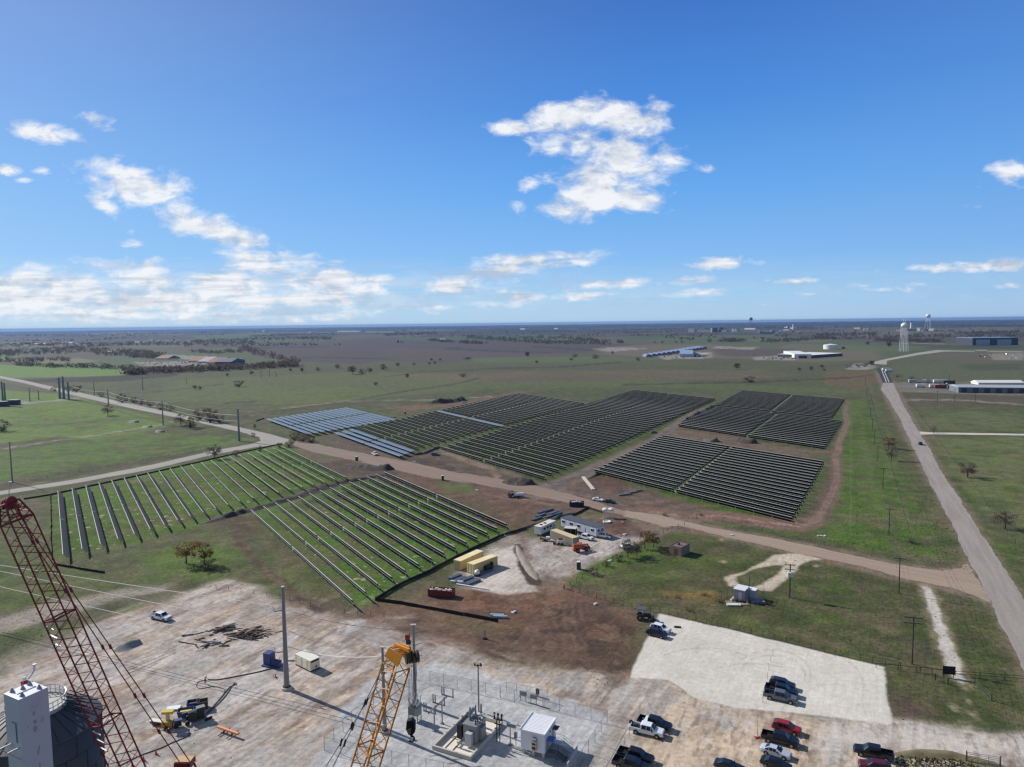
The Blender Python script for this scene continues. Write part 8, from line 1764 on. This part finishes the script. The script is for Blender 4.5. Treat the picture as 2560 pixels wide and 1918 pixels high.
for i, (px, yb, yt) in enumerate(((2343,1013,978),(2386,1006,974),(2438,1004,977),(2255,955,935),(2373,952,938))): upole(px, yb, yt, ('left','middle','right','far left','far right')[i]+' pole of the row below the works building', 1, 2.2, group='poles by the works building')
GM = mat('pole_grey_far', (122,128,130), .6, .2, .1); MG = 'steel poles on the left'
for px, yb, yt, x2, lb, r in ((598,1103,1022,595,'grey steel monopole standing in the field beside the road bend',.75),(150,997,944,148,'left tall steel pole of the twin beside the left driveway',1.3),(160,997,941,157,'right tall steel pole of the twin beside the left driveway',1.3),(172,1000,954,171,'steel pole just right of the twin poles',1.1),(271,1010,975,270,'thin steel pole behind the lone bare tree',.6),(408,1063,1002,407,'thin steel pole beside the road near the olive bush',.5),(8,1014,954,4,'left lattice pole of the switch yard at the left edge',1.0),(14,1014,957,10,'right lattice pole of the switch yard at the left edge',1.0),(31,1206,1104,27,'thin grey steel pole behind the red boom head',.35),(97,1000,976,96,'thin pole beyond the switch yard driveway',.5),(75,1004,970,76,'curved lamp pole beside the switch yard',.5),(357,976,944,356,'thin pole in the left pasture',.5),(236,988,955,235,'thin pole behind the roadside bush',.5),(466,960,945,466,'small pole on the pasture hedge',.4),(653,944,924,652,'small pole on the far pasture hedge left',.45),(674,942,925,673,'small pole on the far pasture hedge middle',.45),(691,943,930,690,'small pole on the far pasture hedge right',.4)):
    p = G(px, yb); z = zat(x2, yt, p); t = thing('steel_pole', lb, 'utility pole', tuple(p), 0, MG); MB().tube((0, 0, 0), (0, 0, z), r, r*.6, 8).build('pole_shaft', GM, t); b = MB()
    for k in range(3): b.tube((0, 0, z*(.96-k*.12)), (-r*3.2, r, z*(.97-k*.12)), r*.25, r*.15, 5)
    b.build('cross_arm', GM, t)
cp = [(G(172,1000), 172, 963), (G(271,1010), 270, 980), (G(408,1063), 407, 1006), (G(598,1103), 595, 1038)]
for i, (a, b_) in enumerate(zip(cp, cp[1:])):
    for k in range(3):
        za = zat(a[1], a[2]+k*11*(.8+i*.1), a[0]); zb = zat(b_[1], b_[2]+k*11*(.9+i*.25)*(1 if k else .4), b_[0]); cable('conductor', a[0]+Vector((0, 0, za)), b_[0]+Vector((0, 0, zb)), 2.0, .07, wire_w, ('upper','middle','lower')[k]+' pale conductor in the '+('left','middle','right')[i]+' span along the left road', group='conductors along the left road', n=8)
for px, py, lb in ((8,1016,'dark switch cabinet under the lattice poles at the left edge'),(36,1012,'dark switch cabinet beside the lattice poles')):
    t = thing('switch_cabinet', lb, 'cabinet', tuple(G(px, py))); MB().box((0, 0, 2.2), (9, 5, 4.4)).build('box', bkw, t); MB().box((0, 0, 4.6), (9.6, 5.6, .4)).build('roof', gyr, t)
for px, py, lb in ((335,1056,'low pale rock mound in the left field upper one'),(400,1080,'low pale rock mound in the left field lower one'),(368,1068,'rough rock heap on the pale field track')):
    mound('rock_mound', [(px-12,py,1),(px-4,py,3),(px+6,py,3.5),(px+13,py,1)], 1.3, rock, lb, 'rock pile', px, .6)
# ================================================================ AIR
hz = bpy.data.materials.new('haze'); hz.use_nodes = True; ht = hz.node_tree; ht.nodes.clear()
pv = ht.nodes.new('ShaderNodeVolumePrincipled'); ou = ht.nodes.new('ShaderNodeOutputMaterial'); ht.links.new(pv.outputs[0], ou.inputs['Volume'])
pv.inputs['Color'].default_value = (.21, .38, .72, 1); pv.inputs['Density'].default_value = 5.0e-5; pv.inputs['Anisotropy'].default_value = .2
hb = MB().box((0, 0, 39.5), (56000, 56000, 81)).build('haze', hz); tag(hb, 'thin blue haze over the plain', 'haze', kind='stuff')
